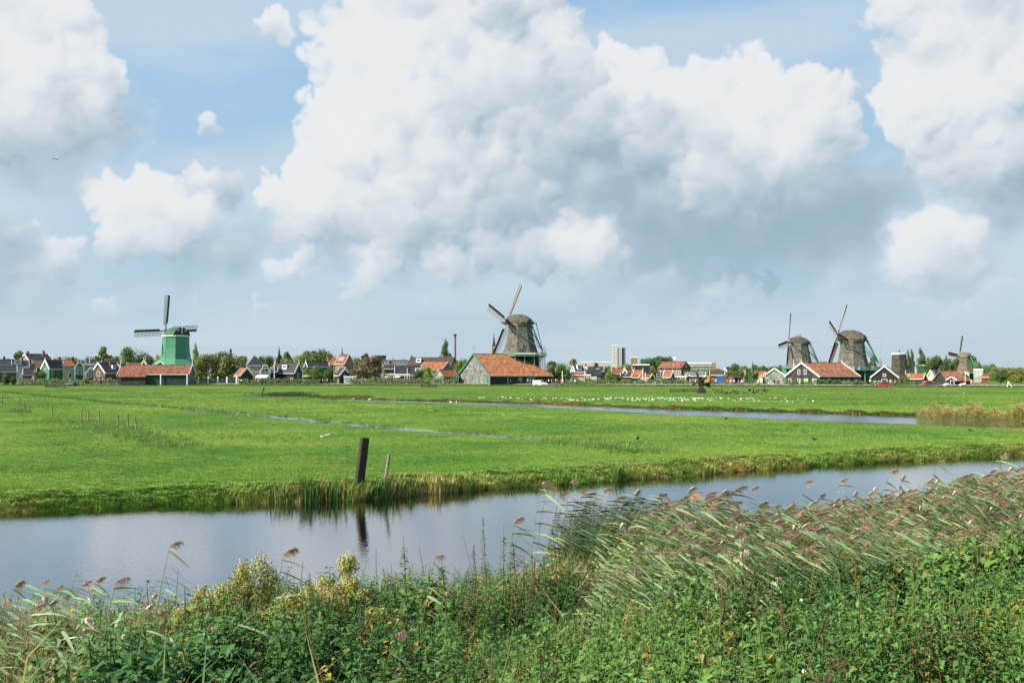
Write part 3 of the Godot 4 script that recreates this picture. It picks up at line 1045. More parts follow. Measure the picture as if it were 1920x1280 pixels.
# cx, d; body: top and foot (py) with half widths (px); cap; hub px, R px, alpha, phi, tau (radians); stage py and px radius
func windmill(label: String, o: Dictionary) -> Node3D:
	var d: float = o.d
	var s := d / F
	var at := P(o.cx, 700, d)
	at.y = 0.3
	var t := thing("windmill", label, "windmill", at, 0.0, "windmills along the village")
	var turn: float = o.get("turn", 0.0)
	var yt := H(o.top, d) - 0.3
	var yf := H(o.foot, d) - 0.3
	var rt: float = o.top_w * s
	var rf: float = o.foot_w * s
	# body: eight tapering faces, a little hollow
	var mb := MB.new()
	var rings := []
	for k in 6:
		var f := k / 5.0
		rings.append(ring8(lerpf(rf, rt, f) - 0.06 * sin(f * PI) * rf, lerpf(yf, yt, f), turn))
	mb.loft(rings, true, false, true)
	obj("body", mb, M[o.body], t)
	# corner boards or thatch seams
	if o.has("corner"):
		mb = MB.new()
		for k in 8:
			var pts := []
			for r in rings:
				pts.append(r[k])
			mb = MB.new()
			mb.tube(pts, [0.09, 0.09, 0.09, 0.09, 0.09, 0.09], 4, false)
			obj("corner_board", mb, M[o.corner], t)
	if o.has("under"):      # what stands below the stage
		mb = MB.new()
		mb.loft([ring8(rf * 1.04, -0.6, turn), ring8(rf * 1.0, yf + 0.02, turn)], true, false, true)
		obj("base", mb, M[o.under], t)
	# ring under the cap
	mb = MB.new()
	mb.loft([ring8(rt * 1.06, yt, turn), ring8(rt * 1.08, yt + 0.55, turn)], true, true, true)
	obj("curb", mb, M[o.get("curb", "white trim")], t)
	# the cap, a boat shaped hood whose front looks along axis a
	var phi: float = o.phi - atan((o.cx - 960.0) / F)       # told as seen along the line of sight
	var tau: float = o.tau
	var hd := Vector3(-sin(phi), 0, -cos(phi))       # level heading of the sails
	var sdv := hd.cross(Vector3.UP)
	var cap_h: float = H(o.cap_top, d) - 0.3 - yt - 0.5
	var cl: float = o.cap_len * s
	var cw: float = o.cap_w * s
	rings = []
	for sec in o.get("cap_shape", [[-0.5, 0.42, 0.7], [-0.32, 0.75, 0.86], [-0.08, 0.97, 0.98], [0.2, 1.0, 1.0], [0.5, 0.86, 0.86]]):
		var ring := []
		for p in [[-1.0, 0.0], [-1.03, 0.14], [-0.90, 0.36], [-0.70, 0.62], [-0.40, 0.90], [-0.12, 0.99], [0.0, 1.0], [0.12, 0.99], [0.40, 0.90], [0.70, 0.62], [0.90, 0.36], [1.03, 0.14], [1.0, 0.0]]:
			ring.append(hd * (sec[0] * cl) + sdv * (p[0] * cw * sec[2]) + Vector3.UP * (yt + 0.45 + p[1] * cap_h * sec[1]))
		rings.append(ring)
	mb = MB.new()
	mb.loft(rings)
	var cap := obj("cap", mb, M[o.cap], t)
	# back board of the cap with its openings
	mb = MB.new()
	var rb := -hd * (cl * 0.5 + 0.02)
	if o.has("cap_back"):
		var ring := []
		for p in [[-0.96, 0.06], [-1.0, 0.2], [-0.93, 0.4], [-0.75, 0.6], [-0.42, 0.84], [0.0, 0.96], [0.42, 0.84], [0.75, 0.6], [0.93, 0.4], [1.0, 0.2], [0.96, 0.06]]:
			ring.append(rb + sdv * (p[0] * cw * rings_first(o)) + Vector3.UP * (yt + 0.45 + p[1] * cap_h * o.cap_shape[0][1]))
		mb.fan(ring, -hd)
		obj("back_board", mb, M[o.cap_back], cap)
		for k in [-0.42, 0.42]:
			mb = MB.new()
			var ctr: Vector3 = rb - hd * 0.05 + sdv * (k * cw) + Vector3.UP * (yt + 0.45 + cap_h * 0.6)
			mb.tube([ctr + hd * 0.04, ctr - hd * 0.08], [0.42, 0.42], 14)
			var rw := obj("round_window", mb, M["white trim"], cap)
			mb = MB.new()
			mb.tube([ctr - hd * 0.02, ctr - hd * 0.1], [0.29, 0.29], 14)
			obj("pane", mb, M["glass"], rw)
		mb = MB.new()
		mb.box(rb - hd * 0.06 + Vector3.UP * (yt + 0.6 + cap_h * 0.55), Vector3(0.3, cap_h * 0.8, 0.12), Basis(sdv, Vector3.UP, -hd))
		mb.bar(rb - hd * 0.2 + Vector3.UP * (yt + cap_h * 0.9), rb - hd * 0.2 + Vector3.UP * (yt + cap_h + 2.4), 0.14, 0.14)
		obj("mast", mb, M["white trim"], cap)
	else:
		mb.box(rb + Vector3.UP * (yt + 0.45 + cap_h * 0.22), Vector3(cw * 0.9, cap_h * 0.26, 0.1), Basis(sdv, Vector3.UP, -hd))
		obj("opening", mb, M["black metal"], cap)
	# windshaft and sails
	var ax := (hd * cos(tau) + Vector3.UP * sin(tau)).normalized()
	var e1 := Vector3(cos(phi), 0, -sin(phi))
	var e2 := e1.cross(ax)
	if e2.y < 0:
		e2 = -e2
	var hub := P(o.hub[0], o.hub[1], d) - at
	var reach: float = clampf((o.cx - o.hub[0]) * s / (sin(o.phi) * cos(tau)), 2.6, 9.0)
	hub = hd * reach
	hub.y = H(o.hub[1], d - 0.0) - 0.3
	mb = MB.new()
	mb.tube([hub - ax * reach * 0.75, hub + ax * 0.55], [0.42, 0.36], 8)
	mb.box(hub, Vector3(1.0, 1.0, 1.1), Basis(e1, e2, e1.cross(e2)))
	obj("windshaft", mb, M[o.get("shaft", "white trim")], t)
	var R: float = o.R * s
	var lat: String = o.lattice
	for i in 4:
		var al: float = o.alpha + i * PI / 2
		var dir := e1 * cos(al) + e2 * sin(al)
		var side: Vector3 = (-e1 * sin(al) + e2 * cos(al)) * o.get("hand", 1.0)
		var off := ax * (0.25 if i % 2 == 0 else -0.25)
		mb = MB.new()
		mb.bar(hub + off, hub + off + dir * R, 0.30, 0.34, ax)
		var sail := obj("sail", mb, M[o.get("stock", "dark wood")], t)
		# bars and laths of the frame, twisted towards the tip
		mb = MB.new()
		var wd: float = R * 0.135
		var n := int(R / 0.62)
		var tips := []
		for k in n:
			var f := 0.17 + 0.82 * k / (n - 1.0)
			var tw := lerpf(0.46, 0.16, f)
			var out: Vector3 = (side * cos(tw) - ax * sin(tw))
			var b := hub + off + dir * (R * f)
			if not (i < o.get("cloth", []).size() and o.cloth[i] != "" and k % 3 > 0):
				mb.bar(b, b + out * wd, 0.10, 0.10, dir)
			tips.append([b, out])
		for lf in [0.36, 0.68, 1.0]:
			for k in n - 1:
				if i < o.get("cloth", []).size() and o.cloth[i] != "" and lf < 0.99:
					continue
				mb.bar(tips[k][0] + tips[k][1] * wd * lf, tips[k + 1][0] + tips[k + 1][1] * wd * lf, 0.08, 0.08, ax)
		obj("lattice", mb, M[lat], sail)
		# narrow wind boards on the other side of the stock
		mb = MB.new()
		for k in range(1, n - 1):
			if not o.get("boards", true):
				break
			var a0: Vector3 = tips[k][0]
			var a1: Vector3 = tips[k + 1][0]
			var out: Vector3 = -(side * 0.98 - ax * 0.16)
			mb.quad(a0 + out * 0.12, a1 + out * 0.12, a1 + out * wd * 0.42, a0 + out * wd * 0.42, ax)
			mb.quad(a0 + out * 0.12 - ax * 0.05, a1 + out * 0.12 - ax * 0.05, a1 + out * wd * 0.42 - ax * 0.05, a0 + out * wd * 0.42 - ax * 0.05, -ax)
		if o.get("boards", true):
			obj("wind_board", mb, M[o.get("board", "black board")], sail)
		# canvas spread over the frame
		var cloths: Array = o.get("cloth", [])
		if i < cloths.size() and cloths[i] != "":
			mb = MB.new()
			var share: float = o.get("cloth_share", 0.94)
			for k in n - 1:
				for z in [0.06, 0.09]:
					mb.quad(tips[k][0] + tips[k][1] * wd * (1.0 - share) + ax * z, tips[k + 1][0] + tips[k + 1][1] * wd * (1.0 - share) + ax * z, tips[k + 1][0] + tips[k + 1][1] * wd + ax * z, tips[k][0] + tips[k][1] * wd + ax * z, ax * (1.0 if z > 0.07 else -1.0))
			obj("sail_cloth", mb, M[cloths[i]], sail)
	# tail: pole, two short and two long braces meeting low behind the mill
	if o.has("tail"):
		var tr: float = o.tail * s
		var ty: float = H(o.tail_py, d) - 0.3
		var foot := -hd * tr + Vector3.UP * ty
		var green: String = o.get("tail_paint", "tail green")
		mb = MB.new()
		mb.bar(-hd * (cl * 0.5) + Vector3.UP * (yt + cap_h * 0.35), foot, 0.38, 0.38)
		obj("tail_pole", mb, M[green], t)
		var back := -hd * (cl * 0.42) + Vector3.UP * (yt + 0.9)
		var front := hd * (cl * 0.28) + Vector3.UP * (yt + 0.9)
		mb = MB.new()
		mb.bar(back - sdv * cw * 1.25, back + sdv * cw * 1.25, 0.34, 0.34)
		mb.bar(front - sdv * cw * 2.1, front + sdv * cw * 2.1, 0.28, 0.28)
		obj("cross_beam", mb, M[green], t)
		for sg in [-1.0, 1.0]:
			mb = MB.new()
			mb.bar(back + sdv * cw * 1.2 * sg, foot + Vector3.UP * 0.6, 0.2, 0.2)
			obj("brace", mb, M[green], t)
			mb = MB.new()
			mb.bar(front + sdv * cw * 2.05 * sg, foot + Vector3.UP * 0.9, 0.23, 0.23)
			obj("brace", mb, M[green], t)
		mb = MB.new()
		var wc := foot - hd * 0.7 + Vector3.UP * 0.4
		for k in 16:
			var a := TAU * k / 16
			var b := TAU * (k + 1) / 16
			mb.bar(wc + (sdv * cos(a) + Vector3.UP * sin(a)) * 1.5, wc + (sdv * cos(b) + Vector3.UP * sin(b)) * 1.5, 0.08, 0.08)
			if k % 2 == 0:
				mb.bar(wc, wc + (sdv * cos(a) + Vector3.UP * sin(a)) * 1.5, 0.07, 0.07)
		obj("winch_wheel", mb, M["grey wood"], t)
		# brake pole with its rope
		mb = MB.new()
		var bp := -hd * cl * 0.5 + Vector3.UP * (yt + cap_h * 0.45)
		mb.bar(bp, bp - hd * (tr * 0.62) + Vector3.DOWN * 0.7 + sdv * 0.0, 0.12, 0.14)
		obj("brake_pole", mb, M["grey wood"], t)
		mb = MB.new()
		var rp := bp - hd * (tr * 0.6) + Vector3.DOWN * 0.7
		mb.tube([rp, Vector3(rp.x, ty + 1.0, rp.z)], [0.02, 0.02], 4, false)
		obj("rope", mb, M["grey wood"], t)
	# stage: a ring of planks on struts with a railing
	if o.has("stage"):
		var ys: float = H(o.stage, d) - 0.3
		var rs: float = o.stage_r * s
		var paint: String = o.get("stage_paint", "stage green")
		mb = MB.new()
		var ri := rf * 0.9
		var o0 := ring8(rs, ys - 0.22, turn)
		var o1 := ring8(rs, ys, turn)
		var i0 := ring8(ri, ys - 0.22, turn)
		var i1 := ring8(ri, ys, turn)
		for k in 8:
			var k2 := (k + 1) % 8
			mb.quad(o1[k], o1[k2], i1[k2], i1[k], Vector3.UP)
			mb.quad(o0[k], o0[k2], i0[k2], i0[k], Vector3.DOWN)
			mb.quad(o0[k], o0[k2], o1[k2], o1[k], o0[k] + o0[k2])
		var st := obj("stage", mb, M["grey wood"], t)
		mb = MB.new()
		for k in 8:
			var k2 := (k + 1) % 8
			for hgt in [0.0, 0.55, 1.05]:
				mb.bar(o1[k] + Vector3.UP * hgt, o1[k2] + Vector3.UP * hgt, 0.09, 0.30 if hgt == 0.0 else 0.13)
			for j in 4:
				var q: Vector3 = o1[k].lerp(o1[k2], j / 4.0)
				mb.bar(q, q + Vector3.UP * 1.1, 0.11, 0.11)
		obj("railing", mb, M[paint], st)
		for k in 16:
			mb = MB.new()
			var q: Vector3 = o0[k / 2].lerp(o0[(k / 2 + 1) % 8], 0.5 * (k % 2)) * Vector3(0.94, 1, 0.94)
			mb.bar(Vector3(q.x, o.get("post_foot", 0.0), q.z), q, 0.26, 0.26)
			mb.bar(q * Vector3(0.62, 1, 0.62) + Vector3.DOWN * (ys * 0.3), q * Vector3(0.97, 1, 0.97), 0.16, 0.16)
			obj("stage_post", mb, M[paint], st)
	# openings in the body: angle about the axis, height share, width, height
	for w in o.get("openings", []):
		var f: float = w[1]
		var r: float = (lerpf(rf, rt, f) - 0.06 * sin(f * PI) * rf) * cos(PI / 8) + 0.03
		var ww := Vector3(sin(w[0] + turn), 0, cos(w[0] + turn))
		var lean := Vector3(0, 1, 0) - ww * ((rf - rt) / (yt - yf))
		var fr := Transform3D(Basis(Vector3.UP.cross(ww).normalized(), lean.normalized(), ww), ww * r + Vector3.UP * lerpf(yf, yt, f))
		window(t, fr, w[2], w[3], o.get("frame", "grey wood"), "glass", 1)
	return t

func rings_first(o: Dictionary) -> float:
	return o.cap_shape[0][2]

func build_mills() -> void:
	var rc := mat("red cloth", lin(0.55, 0.10, 0.05), 0.9)
	rc.backlight_enabled = true
	rc.backlight = Color(0.9, 0.9, 0.9)
	mat("stage green", lin(0.10, 0.30, 0.17), 0.6)
	mat("tail green", lin(0.012, 0.135, 0.085), 0.5)
	mat("tan lath", lin(0.40, 0.30, 0.20), 0.9)
	mat("grey lath", lin(0.34, 0.32, 0.29), 0.9)
	mat("red lath", lin(0.36, 0.12, 0.075), 0.9)
	mat("dark lath", lin(0.07, 0.065, 0.06), 0.9)
	mat("white panel", lin(0.62, 0.68, 0.62), 0.6)
	# bright green mill
	var g := windmill("bright green boarded windmill with open lattice sails behind the long red roofed barn", {
		cx = 328.5, d = 372.0, top = 631.5, foot = 684, top_w = 23.5, foot_w = 29.5, body = "mill green", turn = PI / 8 + 0.30, curb = "white trim",
		cap = "green board", cap_top = 613.5, cap_len = 36, cap_w = 18, phi = 0.62, tau = 0.22, hub = [311, 619], R = 68, alpha = deg_to_rad(94), hand = 1.0,
		cap_shape = [[-0.5, 1.0, 0.98], [-0.2, 1.0, 1.0], [0.2, 1.0, 1.0], [0.42, 0.9, 0.96], [0.5, 0.7, 0.85]], cap_back = "dark green board",
		lattice = "dark lath", board = "green board", stock = "green board", shaft = "green board", frame = "white trim", boards = true, corner = "mill green",
		openings = [[0.785, 0.12, 0.9, 1.3], [0.45, 0.12, 0.9, 1.3]]})
	# the spreading skirt roof at its foot
	var s := 372.0 / F
	var mb := MB.new()
	var y0 := H(684.5, 372) - 0.3
	var inner := ring8(29.6 * s, y0 + 2.2, PI / 8 + 0.30)
	var outer := ring8(46.0 * s, y0 - 0.4, PI / 8 + 0.30)
	for k in 8:
		mb.quad(inner[k], inner[(k + 1) % 8], outer[(k + 1) % 8], outer[k], Vector3.UP + (outer[k] + outer[(k + 1) % 8]) * 0.05)
		mb.quad(outer[k], outer[(k + 1) % 8], outer[(k + 1) % 8] - Vector3.UP * 0.3, outer[k] - Vector3.UP * 0.3, outer[k] + outer[(k + 1) % 8])
	obj("skirt_roof", mb, M["mill green"], g)
	mb = MB.new()
	mb.loft([ring8(38 * s, -0.5, PI / 8 + 0.3), ring8(38 * s, y0 + 0.2, PI / 8 + 0.3)], true, false, true)
	obj("base", mb, M["dark green board"], g)
	# dormer like porch on its left with white edging
	mb = MB.new()
	var pc := P(300, 684, 364.0) - g.position
	mb.plate(PackedVector2Array([Vector2(-2.8, -6), Vector2(2.8, -6), Vector2(2.8, -0.6), Vector2(0, 1.0), Vector2(-2.8, -0.6)]), -3.0, 0.0, Transform3D(Basis.IDENTITY, pc))
	var porch := obj("porch", mb, M["dark green board"], g)
	mb = MB.new()
	mb.bar(pc + Vector3(-3.1, -0.75, 0.1), pc + Vector3(0, 1.15, 0.1), 0.3, 0.3)
	mb.bar(pc + Vector3(3.1, -0.75, 0.1), pc + Vector3(0, 1.15, 0.1), 0.3, 0.3)
	obj("bargeboard", mb, M["white trim"], porch)

	var cat := windmill("tall thatched windmill with a green stage rising over the orange roofed barn", {
		cx = 975.5, d = 356.0, top = 610.5, foot = 665, top_w = 22.0, foot_w = 35.5, body = "thatch", turn = 0.18, curb = "grey wood", cap = "moss thatch", cap_top = 588.5, cap_len = 46, cap_w = 21,
		cap_shape = [[-0.5, 0.5, 0.62], [-0.3, 0.82, 0.85], [-0.08, 0.99, 0.98], [0.25, 1.0, 1.0], [0.5, 0.9, 0.86]],
		phi = 0.97, tau = 0.20, hub = [952, 602], R = 76.5, alpha = deg_to_rad(69), hand = 1.0, lattice = "tan lath", board = "black board", stock = "grey lath", shaft = "white trim",
		tail = 50.0, tail_py = 661, stage = 667.5, stage_r = 50, stage_paint = "stage green", post_foot = 4.2, under = "dark wood", 
		openings = [[0.52, 0.60, 0.8, 1.5], [0.05, 0.18, 1.0, 1.5], [-0.2, 0.0, 1.3, 2.1], [0.78, 0.3, 0.8, 1.2]]})
	# pale canvas screens along its railing
	s = 356.0 / F
	var o1 := ring8(50 * s, H(667.5, 356) - 0.3, 0.18)
	for k in [7, 0]:
		mb = MB.new()
		mb.bar(o1[k] * 1.01 + Vector3.UP * 0.62, o1[(k + 1) % 8] * 1.01 + Vector3.UP * 0.62, 0.05, 0.55)
		obj("railing_board", mb, M["white panel"], cat)

	windmill("smaller thatched windmill with red sails behind the dark boarded barn", {
		cx = 1501.0, d = 450.0, top = 646.5, foot = 690, top_w = 15.5, foot_w = 25.0, body = "thatch", turn = 0.25, curb = "grey wood", cap = "brown thatch", cap_top = 630.5, cap_len = 33, cap_w = 15.5,
		phi = 1.21, tau = 0.157, hub = [1482, 639], R = 54, alpha = deg_to_rad(101), hand = 1.0, lattice = "grey lath", board = "black board", stock = "dark wood", shaft = "grey lath", cloth = ["red cloth", "", "red cloth", ""], cloth_share = 0.97,
		tail = 36.0, tail_py = 684, stage = 690, stage_r = 34, under = "dark wood", openings = [[0.1, 0.3, 0.8, 1.3]]})
	windmill("large thatched windmill with red sails and a green stage beside the dark boarded barn", {
		cx = 1599.5, d = 376.0, top = 641.5, foot = 692, top_w = 21.5, foot_w = 31.0, body = "thatch", turn = 0.12, curb = "grey wood", cap = "moss thatch", cap_top = 618, cap_len = 48, cap_w = 20.5,
		cap_shape = [[-0.5, 0.48, 0.6], [-0.3, 0.80, 0.85], [-0.05, 0.98, 0.98], [0.25, 1.0, 1.0], [0.5, 0.78, 0.86]],
		phi = 1.25, tau = 0.17, hub = [1574, 630], R = 67, alpha = deg_to_rad(67.5), hand = 1.0, lattice = "grey lath", board = "black board", stock = "dark wood", shaft = "grey lath", cloth = ["red cloth", "", "red cloth", ""], cloth_share = 0.97,
		tail = 48.0, tail_py = 683, stage = 693.5, stage_r = 56, under = "dark green board",
		openings = [[-0.3, 0.62, 0.8, 1.2], [-0.3, 0.30, 0.8, 1.2], [-0.3, 0.02, 1.1, 2.0]]})
	windmill("farthest windmill, pale thatch with bright green tail beams before the poplars", {
		cx = 1811.0, d = 600.0, top = 671, foot = 699.5, top_w = 10.6, foot_w = 17.0, body = "pale thatch", turn = 0.2, curb = "grey wood", cap = "pale thatch", cap_top = 660, cap_len = 20, cap_w = 10.5,
		phi = 0.98, tau = 0.10, hub = [1802, 666.5], R = 37.5, alpha = deg_to_rad(82), hand = 1.0, lattice = "dark lath", board = "black board", stock = "dark wood", shaft = "grey lath", cloth = ["", "red cloth", "", "red cloth"], cloth_share = 0.97,
		tail = 26.0, tail_py = 698, stage = 700, stage_r = 29, stage_paint = "bright green", tail_paint = "bright green", under = "dark green board", openings = []})
	# a mill body that has lost its cap and sails
	var t := thing("mill_stump", "capless brown windmill body with a flat white rim and a green drum on top", "windmill", Vector3(P(1687, 700, 400).x, 0.3, -400))
	s = 400.0 / F
	mb = MB.new()
	var rr := []
	for k in 6:
		var f := k / 5.0
		rr.append(ring8((lerpf(18.0, 12.6, f) - 0.8 * sin(f * PI)) * s, lerpf(-0.5, H(664.5, 400) - 0.3, f), 0.1))
	mb.loft(rr, true, false, true)
	obj("body", mb, M["brown thatch"], t)
	mb = MB.new()
	var yt := H(664.5, 400) - 0.3
	mb.loft([ring8(13.4 * s, yt, 0.1), ring8(13.4 * s, yt + 0.55, 0.1)])
	obj("rim", mb, M["white trim"], t)
	mb = MB.new()
	mb.tube([Vector3(0, yt + 0.5, 0), Vector3(0, yt + 1.8, 0)], [0.42, 0.42], 10)
	mb.ball(Vector3(0, yt + 1.75, 0), Vector3(0.44, 0.25, 0.44))
	obj("drum", mb, M["green trim"], t)
	# small black pumping mill out in the meadow
	var mp := G(1315.5, 737, 0.0)
	t = thing("meadow_mill", "small black wooden pumping mill with a tail vane standing alone in the meadow", "windmill", mp, 0.0)
	s = -mp.z / F
	var sq := func(w: float, y: float) -> Array: return [Vector3(-w, y, w * 0.9), Vector3(w, y, w * 0.9), Vector3(w, y, -w * 0.9), Vector3(-w, y, -w * 0.9)]
	mb = MB.new()
	mb.loft([sq.call(8.0 * s, -0.2), sq.call(7.2 * s, 5.0 * s), sq.call(3.0 * s, 12.5 * s)], true, false, true)
	obj("skirt", mb, M["dark wood"], t)
	mb = MB.new()
	mb.loft([sq.call(3.0 * s, 12.5 * s), sq.call(5.6 * s, 18 * s), sq.call(5.6 * s, 26 * s), sq.call(3.2 * s, 31 * s)])
	obj("housing", mb, M["dark wood"], t)
	mb = MB.new()
	mb.plate(PackedVector2Array([Vector2(3 * s, 17 * s), Vector2(17 * s, 9 * s), Vector2(17 * s, 22 * s)]), -0.06, 0.06)
	mb.bar(Vector3(0, 18 * s, 0), Vector3(17 * s, 16 * s, 0.12), 0.12, 0.12)
	obj("tail_vane", mb, M["dark wood"], t)
	var hub := Vector3(-5.5 * s, 22 * s, 0.9)
	for k in 4:
		var a := deg_to_rad(114) + k * PI / 2
		var dir := Vector3(cos(a) * 0.75, sin(a), cos(a) * 0.6)
		mb = MB.new()
		mb.bar(hub, hub + dir * 17 * s, 0.12, 0.14)
		mb.bar(hub + dir * 4 * s + Vector3(0.1, 0.1, 0), hub + dir * 17 * s + Vector3(0.1, 0.1, 0), 0.08, 0.40, Vector3(-sin(a), cos(a), 0))
		obj("sail", mb, M["dark wood"], t)

# ---------------------------------------------------------------- trees and shrubs
var crowns := {}
var trunk_mesh: ArrayMesh

# a crown in a unit box (base 0, top 1, half width 0.5): leaf sprays on and in a heap of lobes
func crown_mesh(kind: String, variant: int) -> ArrayMesh:
	var key := kind + str(variant)
	if crowns.has(key):
		return crowns[key]
	var r := RandomNumberGenerator.new()
	r.seed = hash(key)
	var lobes := []
	if kind == "bushy" or kind == "fuzz":
		r.seed = hash("bushy" + str(variant))
		for k in 16:
			var a := r.randf() * TAU
			var y := r.randf_range(0.1, 0.86)
			var w := 0.42 * sqrt(maxf(0.15, 1.0 - pow((y - 0.45) / 0.5, 2))) * r.randf_range(0.4, 1.0)
			lobes.append([Vector3(cos(a) * w, y, sin(a) * w), Vector3(1, 1.2, 1) * r.randf_range(0.08, 0.15)])
	elif kind == "round":
		lobes.append([Vector3(0, 0.5, 0), Vector3(0.36, 0.40, 0.36)])
		for k in 15:
			var a := r.randf() * TAU
			var y := r.randf_range(0.14, 0.86)
			var w := 0.35 * sqrt(maxf(0.05, 1.0 - pow((y - 0.5) / 0.52, 2)))
			lobes.append([Vector3(cos(a) * w, y, sin(a) * w), Vector3(1, 0.85, 1) * r.randf_range(0.13, 0.21)])
	elif kind == "loose":
		for k in 15:
			var a := r.randf() * TAU
			var y := r.randf_range(0.2, 0.92)
			var w := r.randf_range(0.08, 0.42) * sqrt(maxf(0.1, 1.0 - pow((y - 0.55) / 0.5, 2)))
			lobes.append([Vector3(cos(a) * w, y, sin(a) * w), Vector3(1, 0.7, 1) * r.randf_range(0.07, 0.16)])
	elif kind == "poplar":
		for k in 17:
			var y := 0.04 + 0.9 * k / 16.0
			var w := 0.42 * pow(sin(clampf(y * 0.94 + 0.06, 0, 1) * PI), 0.6) * (1.0 if y < 0.5 else 1.0 - 0.25 * (y - 0.5))
			var a := r.randf() * TAU
			lobes.append([Vector3(cos(a) * w * 0.42, y, sin(a) * w * 0.42), Vector3(w * 0.72, 0.085, w * 0.72)])
	elif kind == "conifer":
		for k in 14:
			var y := 0.06 + 0.88 * k / 13.0
			var w := 0.44 * (1.0 - y) + 0.03
			for j in 3:
				var a := r.randf() * TAU
				lobes.append([Vector3(cos(a) * w * 0.55, y, sin(a) * w * 0.55), Vector3(w * 0.6, 0.055, w * 0.6)])
	else:          # shrub
		for k in 12:
			var a := r.randf() * TAU
			var w := r.randf_range(0.0, 0.36)
			lobes.append([Vector3(cos(a) * w, r.randf_range(0.2, 0.66), sin(a) * w), Vector3(1, 1.25, 1) * r.randf_range(0.14, 0.26)])
	var mb := MB.new()
	mb.tinted = true
	var total := 7000 if kind in ["bushy", "fuzz"] else 6000
	var vol := 0.0
	for l in lobes:
		vol += pow(l[1].x, 1.6)
	for l in lobes:
		var cnt := int(total * pow(l[1].x, 1.6) / vol)
		for i in cnt:
			var u := Vector3(r.randfn(), r.randfn(), r.randfn()).normalized()
			var p: Vector3 = l[0] + u * l[1] * (r.randf_range(0.55, 1.12) if r.randf() < 0.85 else r.randf_range(0.2, 0.6))
			if p.y < 0.0:
				continue
			var nn := (u + Vector3(r.randfn(), r.randfn(), r.randfn()) * 0.55).normalized()
			var x := nn.cross(Vector3(r.randfn(), r.randfn(), r.randfn())).normalized()
			var y := nn.cross(x)
			var sz := r.randf_range(0.016, 0.034) * (0.62 if kind == "bushy" else 0.40 if kind == "fuzz" else 1.0)
			if kind == "fuzz" and (u.y < -0.1 or p.y < 0.3 or r.randf() < 0.5):
				continue
			var tone := r.randf_range(0.8, 1.35)
			mb.col = Color(tone * r.randf_range(0.9, 1.15), tone, tone * r.randf_range(0.75, 1.05))
			mb.tri(p - x * sz, p + y * sz * 0.6, p + x * sz * 0.9, nn)
			mb.tri(p - x * sz * 0.7, p - y * sz * 0.7, p + x * sz, nn)
	var m := mb.mesh()
	crowns[key] = m
	return m

func unit_trunk() -> ArrayMesh:
	if trunk_mesh == null:
		var mb := MB.new()
		mb.tube([Vector3(0, -0.02, 0), Vector3(0.004, 0.2, 0), Vector3(-0.006, 0.45, 0.004), Vector3(0.01, 0.8, 0)], [0.024, 0.019, 0.013, 0.004], 6, false)
		for k in 6:
			var a := k * 1.9
			var y := 0.22 + 0.08 * k
			mb.tube([Vector3(0, y, 0), Vector3(cos(a) * 0.14, y + 0.12, sin(a) * 0.14), Vector3(cos(a) * 0.27, y + 0.19, sin(a) * 0.27)], [0.010, 0.006, 0.002], 4, false)
		trunk_mesh = mb.mesh()
	return trunk_mesh

# px of the trunk, top of the crown (py), half width (px), distance; low: share of the height that is bare trunk
func tree(label: String, px: float, top: float, half: float, d: float, kind: String, paint: String, low := 0.12, called := "tree", group := "trees behind and between the houses") -> void:
	var at := P(px, 700, d)
	at.y = ground(at.x, at.z) if d < 400 else 0.3
	var h := H(top, d) - at.y
	var w := half * d / F * (2.0 if called == "shrub" else 2.3)
	low *= 0.35
	var t := thing(called, label, "shrub" if called == "shrub" else "tree", at, 0.0, group)
	if called != "shrub":
		var tr := obj("trunk", unit_trunk(), M["bark"], t)
		tr.scale = Vector3(minf(h, w * 1.2), h, minf(h, w * 1.2))
		tr.rotation.y = fmod(px * 1.7, TAU)
	var c := obj("foliage" if called == "shrub" else "crown", crown_mesh(kind, int(absf(px)) % 3), M[paint], t)
	c.position.y = h * low
	c.scale = Vector3(w, h * (1.0 - low), w)
	c.rotation.y = fmod(px * 0.77, TAU)

# a long row of bushes: leaf sprays heaped along a line of points (metres), height h, depth w
func hedge(called: String, label: String, category: String, x0: float, x1: float, d0: float, d1: float, h: float, w: float, paint: String, rough := 0.5, off := 3.0) -> void:
	var r := RandomNumberGenerator.new()
	r.seed = hash(label)
	var a := P(x0, 700, d0)
	var b := P(x1, 700, d1)
	var len := Vector2(b.x - a.x, b.z - a.z).length()
	var mb := MB.new()
	mb.tinted = true
	var mid := (a + b) * 0.5
	mid.y = 0.0
	var n := int(clampf(len * h * 60.0, 300, 20000))
	for i in n:
		var f := r.randf()
		var p := a.lerp(b, f)
		var hh := h * (1.0 - rough * (0.5 + 0.5 * fine_noise.get_noise_1d(f * len * 1.8 + off * 40.0) * 1.6))
		var v := r.randf()
		var q := r.randf_range(-1, 1)
		p.y = ground(p.x, p.z) + hh * pow(v, 0.7) * (1.0 - 0.35 * q * q) + 0.05
		p.z += q * w * 0.5 * (1.0 - 0.4 * v)
		p.x += r.randfn(0, 0.2)
		var nn := Vector3(r.randfn() * 0.7, r.randf_range(0.1, 1.0), 0.5 * signf(q) + r.randfn() * 0.5).normalized()
		var x := nn.cross(Vector3(r.randfn(), r.randfn(), r.randfn())).normalized()
		var y := nn.cross(x)
		var sz := r.randf_range(0.10, 0.24)
		var tone := r.randf_range(0.7, 1.25)
		mb.col = Color(tone * r.randf_range(0.85, 1.3), tone, tone * r.randf_range(0.7, 1.05))
		p -= mid
		mb.tri(p - x * sz, p + y * sz * 0.7, p + x * sz, nn)
		mb.tri(p - x * sz * 0.8, p - y * sz * 0.8, p + x * sz, nn)
	var t := thing(called, label, category, mid)
	obj("foliage", mb, M[paint], t)

